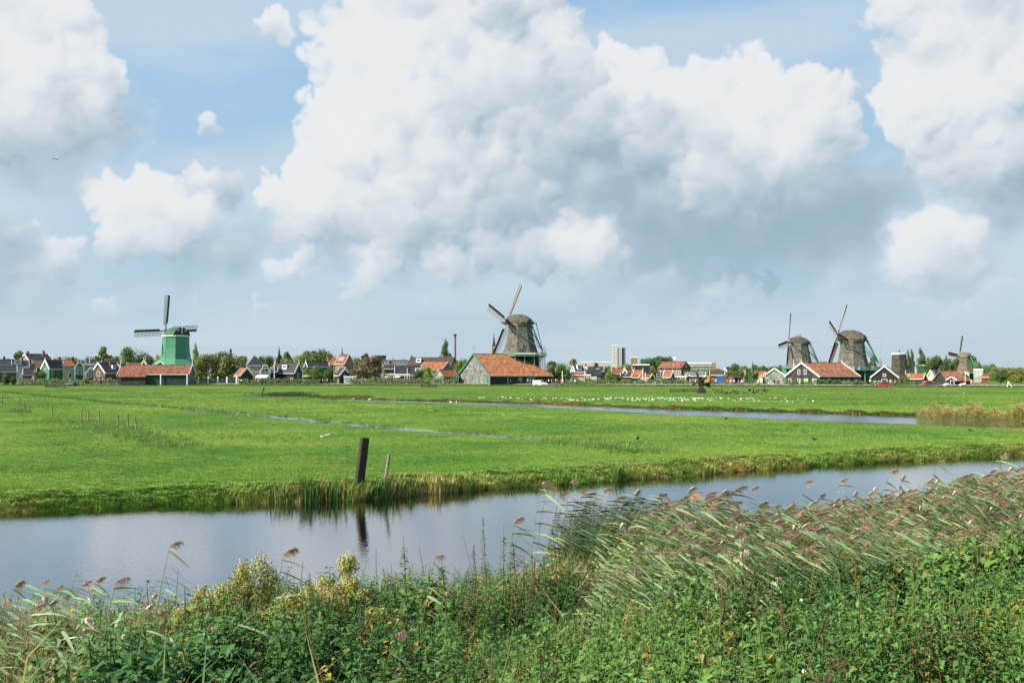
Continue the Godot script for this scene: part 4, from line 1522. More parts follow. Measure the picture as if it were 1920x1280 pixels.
func build_trees() -> void:
	mat("bark", lin(0.10, 0.085, 0.065), 0.95, "streak", 1.5)
	leafy("mid leaf", lin(0.105, 0.185, 0.050), 0.4, true)
	leafy("dark leaf", lin(0.068, 0.130, 0.044), 0.4, true)
	leafy("olive leaf", lin(0.167, 0.206, 0.053), 0.4, true)
	leafy("yellow leaf", lin(0.334, 0.345, 0.063), 0.4, true)
	leafy("autumn leaf", lin(0.135, 0.165, 0.048), 0.4, true)
	leafy("copper leaf", lin(0.142, 0.108, 0.056), 0.3, true)
	leafy("far leaf", lin(0.090, 0.140, 0.050), 0.4, true)
	leafy("bright leaf", lin(0.150, 0.308, 0.047), 0.5, true)
	leafy("pale leaf", lin(0.239, 0.298, 0.133), 0.4, true)
	leafy("scrub leaf", lin(0.127, 0.186, 0.066), 0.4, true)
	leafy("grey scrub", lin(0.167, 0.223, 0.110), 0.4, true)
	# from the west end of the village to the east
	tree("loose thin tree rising behind the tan brick house at the west end", 33, 653, 16, 430, "loose", "mid leaf", 0.3)
	tree("low dark tree peeping over the slate roof beside the thin tree", 12, 669, 8, 440, "round", "dark leaf", 0.2)
	tree("broad green tree behind the green bell gable", 121, 663, 16, 440, "round", "mid leaf", 0.15)
	tree("smaller green tree joining the broad one behind the bell gable", 148, 668, 13, 440, "round", "mid leaf", 0.15)
	tree("bluish far tree in the gap past the bell gable", 166, 663, 14, 520, "round", "far leaf", 0.15)
	tree("tall airy tree with bare upper twigs behind the brick gabled house", 196, 648, 20, 420, "loose", "olive leaf", 0.25)
	tree("lower leafy half of the airy clump behind the brick gabled house", 212, 664, 14, 415, "round", "olive leaf", 0.2)
	tree("big dense round tree between the brick gabled house and the green mill", 251, 646.5, 24, 410, "round", "mid leaf", 0.12)
	tree("yellowish tree leaning on the big round tree", 231, 662, 10, 408, "round", "yellow leaf", 0.2)
	tree("dark low tree between the round tree and the green mill", 281, 662, 12, 420, "round", "dark leaf", 0.15)
	tree("golden tree touching the wall of the green mill", 300, 660, 9, 425, "round", "yellow leaf", 0.2)
	tree("pale slim poplar just past the green mill", 365, 643, 8, 440, "poplar", "pale leaf", 0.1)
	tree("dark tree with rusty top overhanging the railing past the green mill", 387, 659, 24, 362, "round", "autumn leaf", 0.1)
	tree("second rusty tree before the tall grey gable", 438, 661, 25, 362, "round", "autumn leaf", 0.1)
	tree("green tree crown behind the tall grey gable", 424, 652, 24, 440, "round", "mid leaf", 0.2)
	tree("small bluish tree in the gap beyond the pyramid roof", 477, 665, 8, 520, "round", "far leaf", 0.15)
	tree("dark green tree behind the teal bell gable", 499, 660, 15, 430, "round", "dark leaf", 0.15)
	tree("tall narrow conifer behind the long grey roof", 523, 649, 9, 440, "conifer", "dark leaf", 0.08)
	tree("light green tree next to the conifer", 539, 658, 12, 450, "loose", "mid leaf", 0.2)
	tree("yellow tree above the long grey roof", 538, 667, 12, 425, "round", "yellow leaf", 0.2)
	tree("olive tree above the end of the long grey roof", 571, 658, 19, 430, "round", "olive leaf", 0.2)
	tree("broad grey green far tree behind the red roofs", 604, 648, 27, 560, "round", "far leaf", 0.12)
	tree("second grey green far tree making the broad clump wider", 585, 653, 18, 570, "round", "far leaf", 0.12)
	tree("thin dark tree with open whorls by the red roofed villa", 641, 651, 6, 420, "conifer", "dark leaf", 0.25)
	tree("round green tree by the path before the grey roofed row", 590, 682, 18, 352, "round", "mid leaf", 0.1)
	tree("slimmer green tree by the path before the grey roofed row", 616, 684, 12, 352, "round", "dark leaf", 0.1)
	tree("copper leaved spreading tree beside the white pavilion", 686, 663, 27, 352, "round", "copper leaf", 0.16)
	tree("pinkish open tree behind the copper tree", 682, 661, 16, 420, "loose", "copper leaf", 0.2)
	tree("small bluish spruce above the flat roofed terrace", 737, 668, 4, 480, "conifer", "far leaf", 0.1)
	tree("small golden tree above the flat roofed terrace", 757, 667, 7, 480, "round", "yellow leaf", 0.2)
	tree("tall pointed poplar left of the factory chimney", 836, 636.5, 11, 470, "poplar", "dark leaf", 0.05)
	tree("olive bush at the foot of the pointed poplar", 834, 664, 11, 460, "round", "olive leaf", 0.1)
	tree("bright green rounded tree before the orange roofed house", 806, 685, 13, 350, "round", "bright leaf", 0.08)
	tree("dark rounded tree beside the bright green one", 789, 690, 9, 350, "round", "dark leaf", 0.08)
	tree("brownish bush beside the dark rounded tree", 778, 696, 7, 348, "round", "copper leaf", 0.05)
	tree("olive tree under the church spire", 857, 672, 10, 420, "round", "olive leaf", 0.1)
	tree("green tree close behind the barn's peak", 868, 667, 12, 440, "round", "mid leaf", 0.1)
	tree("full green tree at the end of the orange roofed barn", 1049, 674, 21, 352, "round", "mid leaf", 0.06)
	tree("yellow green bush leaning out from the full green tree", 1028, 682, 10, 350, "round", "olive leaf", 0.06)
	tree("pale far tree behind the full green tree", 1073, 671, 12, 520, "loose", "pale leaf", 0.2)
	tree("golden far tree before the long white block", 1092, 682, 8, 480, "round", "yellow leaf", 0.2)
	tree("olive tree before the foot of the white tower", 1178, 679, 18, 460, "round", "olive leaf", 0.12)
	tree("low olive tree spreading under the white tower", 1155, 686, 14, 450, "round", "olive leaf", 0.12)
	tree("round grey green bush before the orange roofed row", 1150, 694, 16, 340, "round", "scrub leaf", 0.04)
	tree("tall dark tree group behind the flat dark hall", 1216, 665.5, 15, 560, "round", "dark leaf", 0.3)
	tree("second tall dark tree behind the flat dark hall", 1236, 664, 14, 560, "round", "dark leaf", 0.3)
	tree("third tall dark tree next to the white flats", 1251, 664.5, 11, 560, "round", "dark leaf", 0.3)
	tree("thin yellowing tree before the red roofed warehouse", 1225, 690, 10, 380, "loose", "olive leaf", 0.35)
	tree("large dark green tree past the grey canopy roof", 1382, 678, 13, 370, "round", "dark leaf", 0.12)
	tree("lower spreading bush by the large dark tree", 1372, 692, 13, 350, "round", "mid leaf", 0.05)
	tree("slim conifer above the orange roofs", 1412, 676.5, 5, 420, "conifer", "dark leaf", 0.08)
	tree("mid green tree beside the slim conifer", 1401, 686, 9, 400, "round", "mid leaf", 0.1)
	tree("bluish green tree before the orange roofs", 1413, 694, 10, 350, "round", "mid leaf", 0.08)
	tree("dark rounded tree behind the orange roofs", 1430, 683, 9, 440, "round", "dark leaf", 0.1)
	tree("second dark rounded tree nearest the open shed", 1441, 684, 8, 440, "round", "dark leaf", 0.1)
	tree("far green treetop between the two red sailed mills", 1463, 682, 9, 520, "round", "far leaf", 0.15)
	tree("green treetop behind the ridge of the dark boarded barn", 1545, 675, 9, 480, "round", "mid leaf", 0.15)
	tree("hazy treetop behind the stage of the large red sailed mill", 1636, 666, 10, 560, "loose", "far leaf", 0.15)
	tree("rusty treetop past the stage of the large red sailed mill", 1650, 683, 10, 520, "loose", "copper leaf", 0.15)
	tree("first slim poplar past the capless mill", 1703.5, 655, 4.5, 640, "poplar", "far leaf", 0.04)
	tree("second slim poplar past the capless mill", 1710.5, 654, 5.5, 640, "poplar", "dark leaf", 0.04)
	tree("broadest slim poplar standing alone past the capless mill", 1728, 651.5, 9, 630, "poplar", "far leaf", 0.04)
	tree("first of two broad far trees between the poplars and the last mill", 1747, 663, 9, 640, "round", "far leaf", 0.04)
	tree("second of two broad far trees between the poplars and the last mill", 1758, 662, 9, 640, "round", "far leaf", 0.04)
	tree("thin spire shaped tree between the broad trees and the last mill", 1775, 666, 5, 650, "poplar", "far leaf", 0.04)
	tree("dark tree at the back of the last mill's wall", 1788, 667, 10, 660, "round", "far leaf", 0.04)
	tree("tree whose top shows over the cap of the last mill", 1811, 658, 10, 680, "round", "dark leaf", 0.04)
	tree("tall tree at the tail of the last mill", 1822, 660, 9, 680, "round", "dark leaf", 0.04)
	tree("rounded olive tree past the last mill", 1841, 677, 12, 560, "round", "olive leaf", 0.04)
	tree("green tree at the foot of the modern block", 1861, 683, 11, 520, "round", "mid leaf", 0.04)
	tree("large yellow green willow at the east end", 1887, 687, 20, 420, "round", "olive leaf", 0.02)
	tree("dark bush under the yellow green willow", 1876, 694, 12, 400, "round", "dark leaf", 0.02)
	tree("last olive tree at the east edge of the village", 1916, 690, 16, 410, "round", "olive leaf", 0.02)
	tree("far bluish trees beyond the east edge", 1938, 684, 16, 600, "round", "far leaf", 0.02)
	# a looser belt of trees behind and between the roofs
	for e in [[66, 664, 13, 470, "behind the ridge of the tan brick house"], [99, 668, 12, 460, "behind the green boarded gable"], [138, 666, 12, 470, "behind the bell gable front"], [183, 664, 12, 460, "behind the white edged slate roofs"], [222, 668, 13, 450, "behind the brick gabled house"], [268, 664, 14, 450, "behind the white finial gable"], [292, 667, 13, 455, "close to the green mill's porch"], [376, 660, 14, 450, "behind the pale slim poplar"], [411, 657, 16, 455, "behind the big chimney"], [452, 664, 16, 450, "behind the second rusty tree"], [487, 664, 14, 455, "behind the pyramid roof"], [515, 662, 13, 455, "around the narrow conifer"], [553, 662, 15, 460, "between the yellow and the olive tree"], [626, 659, 15, 480, "behind the red hipped roof"], [664, 664, 14, 470, "behind the brick villa"], [703, 672, 14, 520, "behind the flat brick block"], [731, 673, 14, 540, "over the grey terrace"], [775, 675, 14, 520, "at the west end of the brown hall"], [849, 670, 12, 480, "at the foot of the factory chimney"], [1060, 678, 15, 430, "behind the full green tree's east side"], [1087, 684, 12, 440, "under the long white office"], [1120, 685, 13, 470, "before the pale yellow block"], [1137, 684, 12, 480, "before the glass fronts of the long office"], [1200, 677, 12, 600, "beside the square brick tower"], [1222, 682, 11, 470, "behind the flat dark hall"], [1300, 690, 11, 440, "at the corner of the warehouse"], [1330, 691, 12, 430, "below the long balconies"], [1352, 689, 12, 440, "at the end of the long balconies"], [1372, 682, 12, 440, "behind the large dark green tree"], [1394, 683, 12, 450, "behind the half hidden orange roof"], [1424, 681, 12, 450, "behind the white edged orange roof"], [1452, 684, 12, 470, "behind the open shed"], [1528, 680, 12, 520, "between the two red sailed mills"], [1657, 683, 13, 520, "behind the black house's peak"], [1697, 677, 11, 600, "at the capless mill's east side"], [1738, 668, 11, 640, "beside the broadest poplar"], [1767, 668, 11, 640, "beside the spire shaped tree"], [1797, 670, 12, 640, "west of the farthest mill"], [1832, 671, 12, 620, "east of the farthest mill"], [1853, 680, 13, 540, "behind the modern block"], [1870, 684, 14, 500, "behind the little red house"], [1902, 686, 15, 470, "behind the yellow green willow"]]:
		tree("rounded green tree of the far belt " + e[4], e[0], e[1], e[2], e[3], "round", ["mid leaf", "far leaf", "olive leaf", "dark leaf"][int(e[0]) % 4], 0.1)
	tree("rusty shrub beside the black gabled house", 1699, 700, 8, 300, "shrub", "autumn leaf", 0.0, "shrub", "garden shrubs")
	tree("dark willow bush at the west end of the path", 12, 697, 17, 345, "shrub", "dark leaf", 0.0, "shrub", "garden shrubs")
	tree("second dark bush at the west end of the path", 24, 703, 10, 343, "shrub", "dark leaf", 0.0, "shrub", "garden shrubs")
	tree("dense dark shrub before the green gabled cottage", 74, 691, 15, 348, "shrub", "dark leaf", 0.0, "shrub", "garden shrubs")
	tree("ivy dark shrub between the cottage and the red roofed house", 104, 686, 9, 352, "shrub", "dark leaf", 0.0, "shrub", "garden shrubs")
	tree("golden green bush beside the parked blue car", 160, 706, 9, 338, "shrub", "olive leaf", 0.0, "shrub", "garden shrubs")
	tree("small green tree wedged beside the bell gable house", 147, 692, 7, 370, "shrub", "mid leaf", 0.0, "shrub", "garden shrubs")
	hedge("hedge", "grey green scrub along the path behind the blue car", "hedge", 36, 230, 346, 343, 2.6, 2.4, "grey scrub")
	hedge("hedge", "leafy scrub along the path past the teal railing", "hedge", 449, 600, 344, 342, 2.4, 2.0, "scrub leaf")
	hedge("hedge", "tall scrub along the path before the white pavilion", "hedge", 655, 855, 342, 340, 3.0, 2.4, "grey scrub")
	hedge("hedge", "rough green scrub past the white van along the path", "hedge", 1062, 1290, 331, 321, 2.3, 2.5, "scrub leaf")
	hedge("hedge", "weedy verge beyond the meadow mill along the path", "hedge", 1290, 1440, 322, 311, 1.1, 2.0, "scrub leaf")
	hedge("hedge", "clipped dark hedge before the dark boarded barn", "hedge", 1528, 1577, 305, 303, 2.0, 1.4, "dark leaf", 0.12)
	hedge("hedge", "lower olive hedge past the clipped dark one", "hedge", 1578, 1625, 303, 301, 1.6, 1.4, "olive leaf", 0.25)
	hedge("hedge", "mixed shrubs before the gable of the dark boarded barn", "hedge", 1478, 1528, 305, 304, 1.9, 1.8, "scrub leaf")
	hedge("hedge", "low hedge before the black gabled house", "hedge", 1632, 1722, 299, 296, 1.3, 1.4, "mid leaf", 0.3)
	hedge("shrub_row", "brownish bramble row in the meadow beside the small black mill", "shrubs", 1336, 1438, 184, 178, 1.35, 2.6, "autumn leaf", 0.75)
	hedge("shrub_row", "low green weeds along the bank by the white van", "weeds", 1042, 1080, 318, 316, 1.2, 2.0, "scrub leaf", 0.6)
	hedge("shrub_row", "weedy bank behind the fence by the blue car", "weeds", 85, 225, 325, 322, 1.0, 3.0, "scrub leaf", 0.7)

# ---------------------------------------------------------------- the village along the path
func HS(label: String, o: Dictionary, called := "house", category := "house") -> Node3D:
	return house(called, label, category, o)

func build_village() -> void:
	# west end
	HS("low slate roofed house at the very west end behind the bushes", {x0 = -22, x1 = 24, eave = 684, ridge = 674, d = 400, W = 9.0, wall = "brown brick", chimneys = [[0.75, 1.4], [-0.2, 1.2]], side = [[0.5, 1.2, 1.1, 1.4]]})
	HS("white dormered slate house tucked beside the tan brick house", {x0 = 13, x1 = 40, eave = 688, ridge = 676.5, d = 392, W = 9.0, wall = "white wall", dormers = [[-0.3, 2.4, 1.7]], side = [[0.5, 1.2, 1.3, 1.4], [0.8, 1.2, 1.1, 1.4]], chimneys = [[0.2, 1.5]]})
	HS("tall tan brick house with steep dark blue slate roof and arched gable windows", {x0 = 39, xc = 53, x1 = 92, eave = 674.5, ridge = 663.5, d = 412, yaw = 0.38, wall = "tan brick", front = [[0.0, 8.6, 1.0, 1.5], [-0.35, 4.2, 1.2, 2.4], [0.3, 4.2, 1.2, 2.4]], chimneys = [[0.5, 1.3, 1.6], [-0.75, 1.0]], board = 0.45})
	HS("brown tiled lower wing in front of the tan brick house", {x0 = 53, x1 = 84, eave = 688.5, ridge = 676.3, d = 398, W = 8.0, wall = "brown brick", roof = "brown tile"})
	HS("dark slate roof with a pale edge at the west edge behind the willow bushes", {x0 = -30, x1 = 15, eave = 697, ridge = 685.5, d = 366, W = 9.0, wall = "brown brick", side = [[0.3, 1.0, 1.2, 1.4]]})
	HS("cottage with a white edged round shouldered gable and pale teal boards", {x0 = 28, x1 = 47, eave = 704, ridge = 689, d = 361, yaw = 1.571, L = 9.0, wall = "pale teal board", bell = 1.06, bell_paint = "pale teal board", bell_kind = 1, bell_up = 0.3})
	HS("low slate roofed cottage with brick wall and white shutters", {x0 = 37, x1 = 57, eave = 702.5, ridge = 691.5, d = 357, W = 6.0, wall = "brown brick", side = [[-0.5, 0.5, 1.2, 1.6], [0.1, 0.5, 1.2, 1.6], [0.6, 0.5, 1.2, 1.6]]})
	HS("narrow green and white bell gable at the end of the low slate cottage", {x0 = 55, x1 = 61.5, eave = 705, ridge = 694, d = 354, yaw = 1.571, L = 5.0, wall = "green board", bell = 1.1, bell_paint = "mill green", bell_up = 0.4})
	HS("slate roofed house with green boarded gable and tall white finial", {x0 = 78.5, xc = 91.5, x1 = 117, eave = 690, ridge = 675.3, d = 386, yaw = 0.62, wall = "green board", gable_wall = "mill green", front = [[0, 3.8, 0.9, 2.0], [-0.3, 0.8, 1.0, 1.7], [0.35, 0.8, 1.0, 1.7]], finial = 1.4, board = 0.6, chimneys = [[0.85, 1.2]]})
	HS("cream house with a hipped red tile roof next to the bell gable", {x0 = 110, x1 = 130, eave = 684.6, ridge = 674, d = 378, W = 7.0, hip = 1.6, wall = "cream wall", roof = "red tile", side = [[0.25, 2.4, 1.1, 1.8]], chimneys = [[0.75, 0.9]]})
	HS("green bell gable house front with white curved edging beside the cream house", {x0 = 126.5, x1 = 142.5, eave = 688.3, ridge = 676.0, d = 366, yaw = 1.571, L = 12.0, wall = "green board", bell = 1.08, bell_paint = "green board", bell_up = 0.7})
	HS("flat topped pale annex between the bell gable and the slate roofs", {x0 = 143, x1 = 177, eave = 684.5, ridge = 682.0, d = 392, W = 6.0, wall = "pale teal board", roof = "grey roof", side = [[0.2, 1.3, 1.4, 1.5]]})
	HS("dark slate roof with white edged ends rising behind the small bell gable", {x0 = 160, x1 = 185, eave = 684, ridge = 675.5, d = 404, W = 9.0, wall = "brown brick", finial = 1.0, panels = [[0.0, 0.55, 1.1, 0.9]]})
	HS("smaller dark green bell gable with a little oval window", {x0 = 151, x1 = 170.5, eave = 698, ridge = 690, d = 356, yaw = 1.571, L = 8.0, wall = "dark green board", bell = 1.06, bell_paint = "dark green board", bell_up = 0.5})
	HS("brick house with steep white edged gable, green peak and dark slate roof", {x0 = 173.5, xc = 196.5, x1 = 227, eave = 698.4, ridge = 680.6, d = 353, yaw = 0.62, wall = "brown brick", front = [[0, 2.9, 1.9, 1.6], [-0.5, 0.3, 1.1, 1.5], [0.05, 0.3, 1.1, 1.5], [0.5, 0.3, 1.1, 1.5]], dormers = [[0.3, 1.4, 1.2]], chimneys = [[0.1, 0.6, 1.2]], board = 0.5, side = [[0.3, 0.5, 1.0, 1.3]]})
	HS("grey slate roof with a tall chimney behind the brick house", {x0 = 184, x1 = 217, eave = 685, ridge = 676, d = 402, W = 8.0, wall = "red brick", chimneys = [[-0.8, 2.0]]})
	HS("white edged gable with finial peeping over the red barn roof", {x0 = 263, x1 = 278, eave = 687, ridge = 676.3, d = 388, yaw = 1.3, L = 9.0, xc = 276, wall = "dark green board", finial = 1.6, board = 0.5})
	HS("brown ridge of a low house just behind the red barn roof", {x0 = 232, x1 = 263, eave = 688, ridge = 679.5, d = 392, W = 8.0, wall = "brown brick", roof = "brown tile", chimneys = [[0.05, 0.5]]})
	# the long green barn below the green mill
	var b := HS("long dark green barn with a weathered red tile roof and white posts", {x0 = 229, xc = 352, x1 = 363.5, eave = 700.4, ridge = 684.3, d = 339, yaw = -0.23, wall = "dark green board", gable_wall = "grey board", roof = "rust tile", over = 0.5, board = 0.45, finial = 2.2, side_door = [[-0.62, 1.5, 2.6]], door_paint = "green board"}, "barn", "barn")
	var s := 339.0 / F
	var L := (352 - 229) * s / cos(0.23)
	var W := 11.5 * s / sin(0.23)
	var mb := MB.new()
	for x in [0.22, 0.985, -0.42]:
		mb = MB.new()
		mb.box(Vector3(x * L / 2, 1.7, W / 2 + 0.55), Vector3(0.34, 3.6, 0.2))
		obj("post", mb, M["white trim"], b)
	mb = MB.new()
	mb.plate(PackedVector2Array([Vector2(W / 2 + 0.6, 2.4), Vector2(W / 2 + 0.8, 2.9), Vector2(1.6, 5.2), Vector2(0.4, 9.2), Vector2(0.3, 9.8), Vector2(-0.3, 9.8), Vector2(-0.4, 9.2), Vector2(-1.6, 5.2), Vector2(-W / 2 - 0.8, 2.9), Vector2(-W / 2 - 0.6, 2.4)]), 0.0, 0.35, Transform3D(Basis(Vector3(0, 0, 1), Vector3.UP, Vector3(-1, 0, 0)), Vector3(-L / 2 - 0.3, 0, 0)))
	obj("gable_front", mb, M["pale teal board"], b)
	mb = MB.new()
	mb.box(Vector3(-L / 2 + 4.6, 1.15, W / 2 + 0.5), Vector3(9.0, 2.9, 1.0))
	obj("lean_to", mb, M["charcoal board"], b)
	mb = MB.new()
	mb.quad(Vector3(-L / 2, 3.75, W / 2 + 0.4), Vector3(-L / 2 + 9.4, 3.75, W / 2 + 0.4), Vector3(-L / 2 + 9.4, 2.7, W / 2 + 1.5), Vector3(-L / 2, 2.7, W / 2 + 1.5), Vector3(0, 1, 0.6))
	mb.box(Vector3(-L / 2 + 4.7, 2.6, W / 2 + 1.45), Vector3(9.4, 0.22, 0.1))
	obj("lean_to_roof", mb, M["rust tile"], b)
	# between the green mill and the tall thatched one
	HS("tall steep grey roof with a big chimney between the rusty trees", {x0 = 403, x1 = 428, eave = 688, ridge = 664.7, d = 402, W = 9.0, wall = "white wall", chimneys = [[0.8, 2.2]], chimney_wall = "brown brick", roof = "slate"})
	HS("green boarded house with white framed windows below the tall grey roof", {x0 = 394, x1 = 436, eave = 697, ridge = 688.5, d = 364, W = 7.0, wall = "green board", side = [[-0.75, 0.4, 1.2, 1.9], [-0.3, 0.4, 1.2, 1.9], [0.0, 0.4, 1.2, 1.9], [0.35, 0.4, 1.2, 1.9], [0.75, 0.4, 1.2, 1.9]], dormers = [[0.15, 1.6, 1.3]]})
	HS("black boarded cottage with one orange tiled slope beside the railing", {x0 = 441, xc = 450, x1 = 473, eave = 703.5, ridge = 690, d = 350, yaw = -1.0, wall = "black board", roof = "orange tile", board = 0.45, side_door = [[0, 0.9, 1.9]]})
	HS("cream walled house with a steep pyramid slate roof", {x0 = 460.5, x1 = 484.5, eave = 683.5, ridge = 667, d = 388, W = 5.6, hip = 99.0, wall = "cream wall", side = [[0.35, 2.9, 0.7, 1.2], [0.7, 2.9, 0.7, 1.2], [-0.5, 1.0, 1.2, 1.6]]})
	HS("teal bell gable house with a broad white rim behind the awning", {x0 = 481.5, x1 = 499.5, eave = 697, ridge = 686, d = 359, yaw = 1.571, L = 9.0, wall = "teal board", bell = 1.06, bell_paint = "teal board", bell_kind = 1, bell_up = 0.4})
	HS("low slate roof joining the teal bell gable to the long house", {x0 = 496, x1 = 515, eave = 696.5, ridge = 688, d = 362, W = 6.0, wall = "teal board", dormers = [[0.1, 1.5, 1.0]], chimneys = [[0.1, 1.4]], side = [[-0.4, 0.5, 1.1, 1.6], [0.4, 0.5, 1.1, 1.6]]})
	HS("long grey slate house with a dark blue white edged gable", {x0 = 510, xc = 551, x1 = 566, eave = 698.5, ridge = 681, d = 364, yaw = -0.46, wall = "black board", gable_wall = "teal board", roof = "slate", front = [[0, 2.4, 1.1, 1.6], [-0.4, 0.3, 1.0, 1.6]], side = [[-0.8, 0.5, 1.0, 1.7], [-0.4, 0.5, 1.0, 1.7], [0.0, 0.5, 1.0, 1.7], [0.4, 0.5, 1.0, 1.7], [0.8, 0.5, 1.0, 1.7]], dormers = [[0.0, 1.8, 1.4]], chimneys = [[-0.45, 1.6]], chimney_wall = "brown brick", finial = 1.3, board = 0.5})
	HS("grey roofed teal house with a white finial past the long slate house", {x0 = 571, xc = 577, x1 = 616, eave = 687, ridge = 678, d = 402, yaw = 0.3, wall = "teal board", finial = 1.2, chimneys = [[0.6, 1.4]], side = [[-0.4, 1.0, 1.4, 1.5], [0.3, 1.0, 1.4, 1.5]]})
	HS("red hipped roof between the grey roof and the brick villa", {x0 = 612, x1 = 630, eave = 682, ridge = 667.3, d = 432, W = 8.0, hip = 3.0, wall = "tan brick", roof = "orange tile", chimneys = [[-0.9, 0.8]]})
	HS("brick villa with a red tiled roof carrying solar panels", {x0 = 628, xc = 645, x1 = 662.5, eave = 681, ridge = 664.6, d = 396, yaw = -0.7, wall = "tan brick", roof = "red tile", front = [[0, 3.6, 1.5, 1.8], [-0.4, 0.8, 1.2, 1.7], [0.4, 0.8, 1.2, 1.7]], panels = [[-0.1, 0.55, 3.0, 2.2]], side = [[-0.3, 1.0, 1.3, 1.6]], trim = "white trim", board = 0.2})
	HS("small dark green white edged cottage next to the pavilion", {x0 = 628, xc = 636, x1 = 655.5, eave = 703, ridge = 691, d = 348, yaw = -0.95, wall = "dark green board", front = [[0, 2.0, 0.8, 1.5]], finial = 0.9, board = 0.42})
	HS("flat brown brick block standing above the copper tree", {x0 = 699, x1 = 721, eave = 667.0, ridge = 666.5, d = 482, W = 9.0, wall = "brown brick", roof = "grey roof", trim = ""})
	var f := block("flats", "long low grey terrace with a row of upper windows behind the slate roofs", "flats", 713, 764, 676.5, 690, 472, 9.0, "concrete", {rows = 1, cols = 9, wbase = 684, roof = "grey roof"})
	HS("brick house with a flat grey roof edge behind the hedge", {x0 = 717, x1 = 740, eave = 691.5, ridge = 685.5, d = 386, W = 8.0, wall = "brown brick", side = [[-0.2, 1.2, 1.7, 1.6], [0.35, 1.2, 1.3, 1.6]], chimneys = [[0.1, 1.6]]})
	HS("wide dark slate roofs side by side behind the white terrace canopies", {x0 = 738, x1 = 785, eave = 703, ridge = 686.5, d = 374, W = 11.0, wall = "brown brick", chimneys = [[0.1, -1.0, 2.5], [0.8, 0.5]], dormers = [[0.8, 2.0, 1.2]]})
	HS("church sized hall with a long brown tile roof", {x0 = 763, xc = 845, x1 = 857, eave = 686, ridge = 670, d = 432, yaw = -0.24, wall = "brown brick", roof = "dark tile", trim = "", chimneys = [[-0.96, 0.7], [0.35, 0.4]], dormers = [[-0.55, 2.2, 1.8]], front = [[-0.2, 7.0, 0.8, 1.6]]})
	HS("house with a bright orange roof and pale grey gable with two windows", {x0 = 785, xc = 827, x1 = 850, eave = 693, ridge = 678.6, d = 374, yaw = -0.52, wall = "cream wall", gable_wall = "grey board", roof = "orange tile", front = [[-0.25, 3.2, 0.8, 1.5], [0.25, 3.2, 0.8, 1.5]], board = 0.2})
	HS("little orange roofed shed with a pale teal gable beside the barn", {x0 = 815, xc = 832, x1 = 858, eave = 705.3, ridge = 693.5, d = 343, yaw = 0.66, wall = "charcoal board", gable_wall = "pale teal board", roof = "orange tile", trim = "pale teal board", side_door = [[0.1, 1.2, 1.9]], front = [[-0.3, 0.3, 1.1, 1.5], [0.3, 0.3, 1.1, 1.5]]}, "shed", "shed")
	# the orange roofed barn of the tall mill
	b = HS("big barn with weathered orange tiles, grey boarded gable and green edging", {x0 = 857, xc = 919, x1 = 1040, eave = 703.4, ridge = 663, d = 333, yaw = 0.58, wall = "black board", gable_wall = "grey board", roof = "barn tile", trim = "green trim", board = 0.5, over = 0.6, hip_far = 7.5, front = [[0.0, 4.2, 0.9, 1.5], [0.02, 0.5, 1.6, 1.7], [0.32, 0.7, 0.7, 1.0]], front_door = [[0.74, 1.2, 2.4]], door_paint = "bright green", side = [[-0.05, 1.1, 1.9, 1.5], [0.38, 1.1, 1.5, 1.5]], side_door = [[-0.45, 0.5, 2.6], [0.22, 2.0, 2.5]], pane = "pale glass"}, "barn", "barn")
	mb = MB.new()
	var ex := -121.0 * 333.0 / F / cos(0.58) / 2
	mb.bar(Vector3(ex, 10.6, 0), Vector3(ex, 13.6, 0), 0.07, 0.07)
	mb.bar(Vector3(ex, 12.8, -0.9), Vector3(ex, 13.4, 0.9), 0.05, 0.05)
	mb.bar(Vector3(ex - 0.7, 12.2, 0), Vector3(ex + 0.7, 12.8, 0), 0.05, 0.05)
	obj("aerial", mb, M["grey metal"], b)
	# beyond the tall mill
	HS("slate roofed house with a pale gable behind the full green tree", {x0 = 1071, xc = 1079.5, x1 = 1096, eave = 697, ridge = 685.3, d = 382, yaw = 0.62, wall = "white wall", front = [[0, 2.5, 1.0, 1.5]], dormers = [[0.0, 2.0, 1.5]]})
	HS("low red tiled roof with a white upper edge past the full green tree", {x0 = 1073.5, x1 = 1097, eave = 703, ridge = 697.6, d = 351, W = 7.0, wall = "cream wall", roof = "red tile", ridge_paint = "white trim"})
	HS("wide slate roofed house with a skylight before the long white block", {x0 = 1101, x1 = 1133, eave = 696, ridge = 688, d = 392, W = 9.0, wall = "black board", panels = [[0.35, 0.5, 1.5, 1.0]], chimneys = [[-0.0, 0.7]]})
	HS("lower grey slate roof in front of the skylight house", {x0 = 1104, x1 = 1128, eave = 703.5, ridge = 696, d = 366, W = 7.0, wall = "grey board", trim = ""})
	block("house", "low tan brick house with a flat roof beside a glass veranda", "house", 1099, 1110, 704, 712, 348, 6.0, "tan brick", {rows = 1, cols = 2, wbase = 711})
	block("conservatory", "glass veranda with a dark teal roof next to the flat brick house", "conservatory", 1109.5, 1120.5, 704.5, 713, 347, 5.0, "white wall", {rows = 1, cols = 4, wbase = 713, roof = "teal board", fill = 0.85, pane = "pale glass"})
	HS("red roofed white edged twin gable house behind the grey green bush", {x0 = 1150, x1 = 1171, eave = 700.3, ridge = 692, d = 372, W = 8.0, wall = "teal board", roof = "red tile", board = 0.4, finial = 0.8})
	HS("orange roofed house with a teal pointed gable in the row", {x0 = 1168, xc = 1178, x1 = 1189, eave = 700.5, ridge = 692.3, d = 366, yaw = 0.72, wall = "teal board", roof = "orange tile", finial = 1.0, board = 0.4, front = [[0, 1.6, 0.8, 1.2]]})
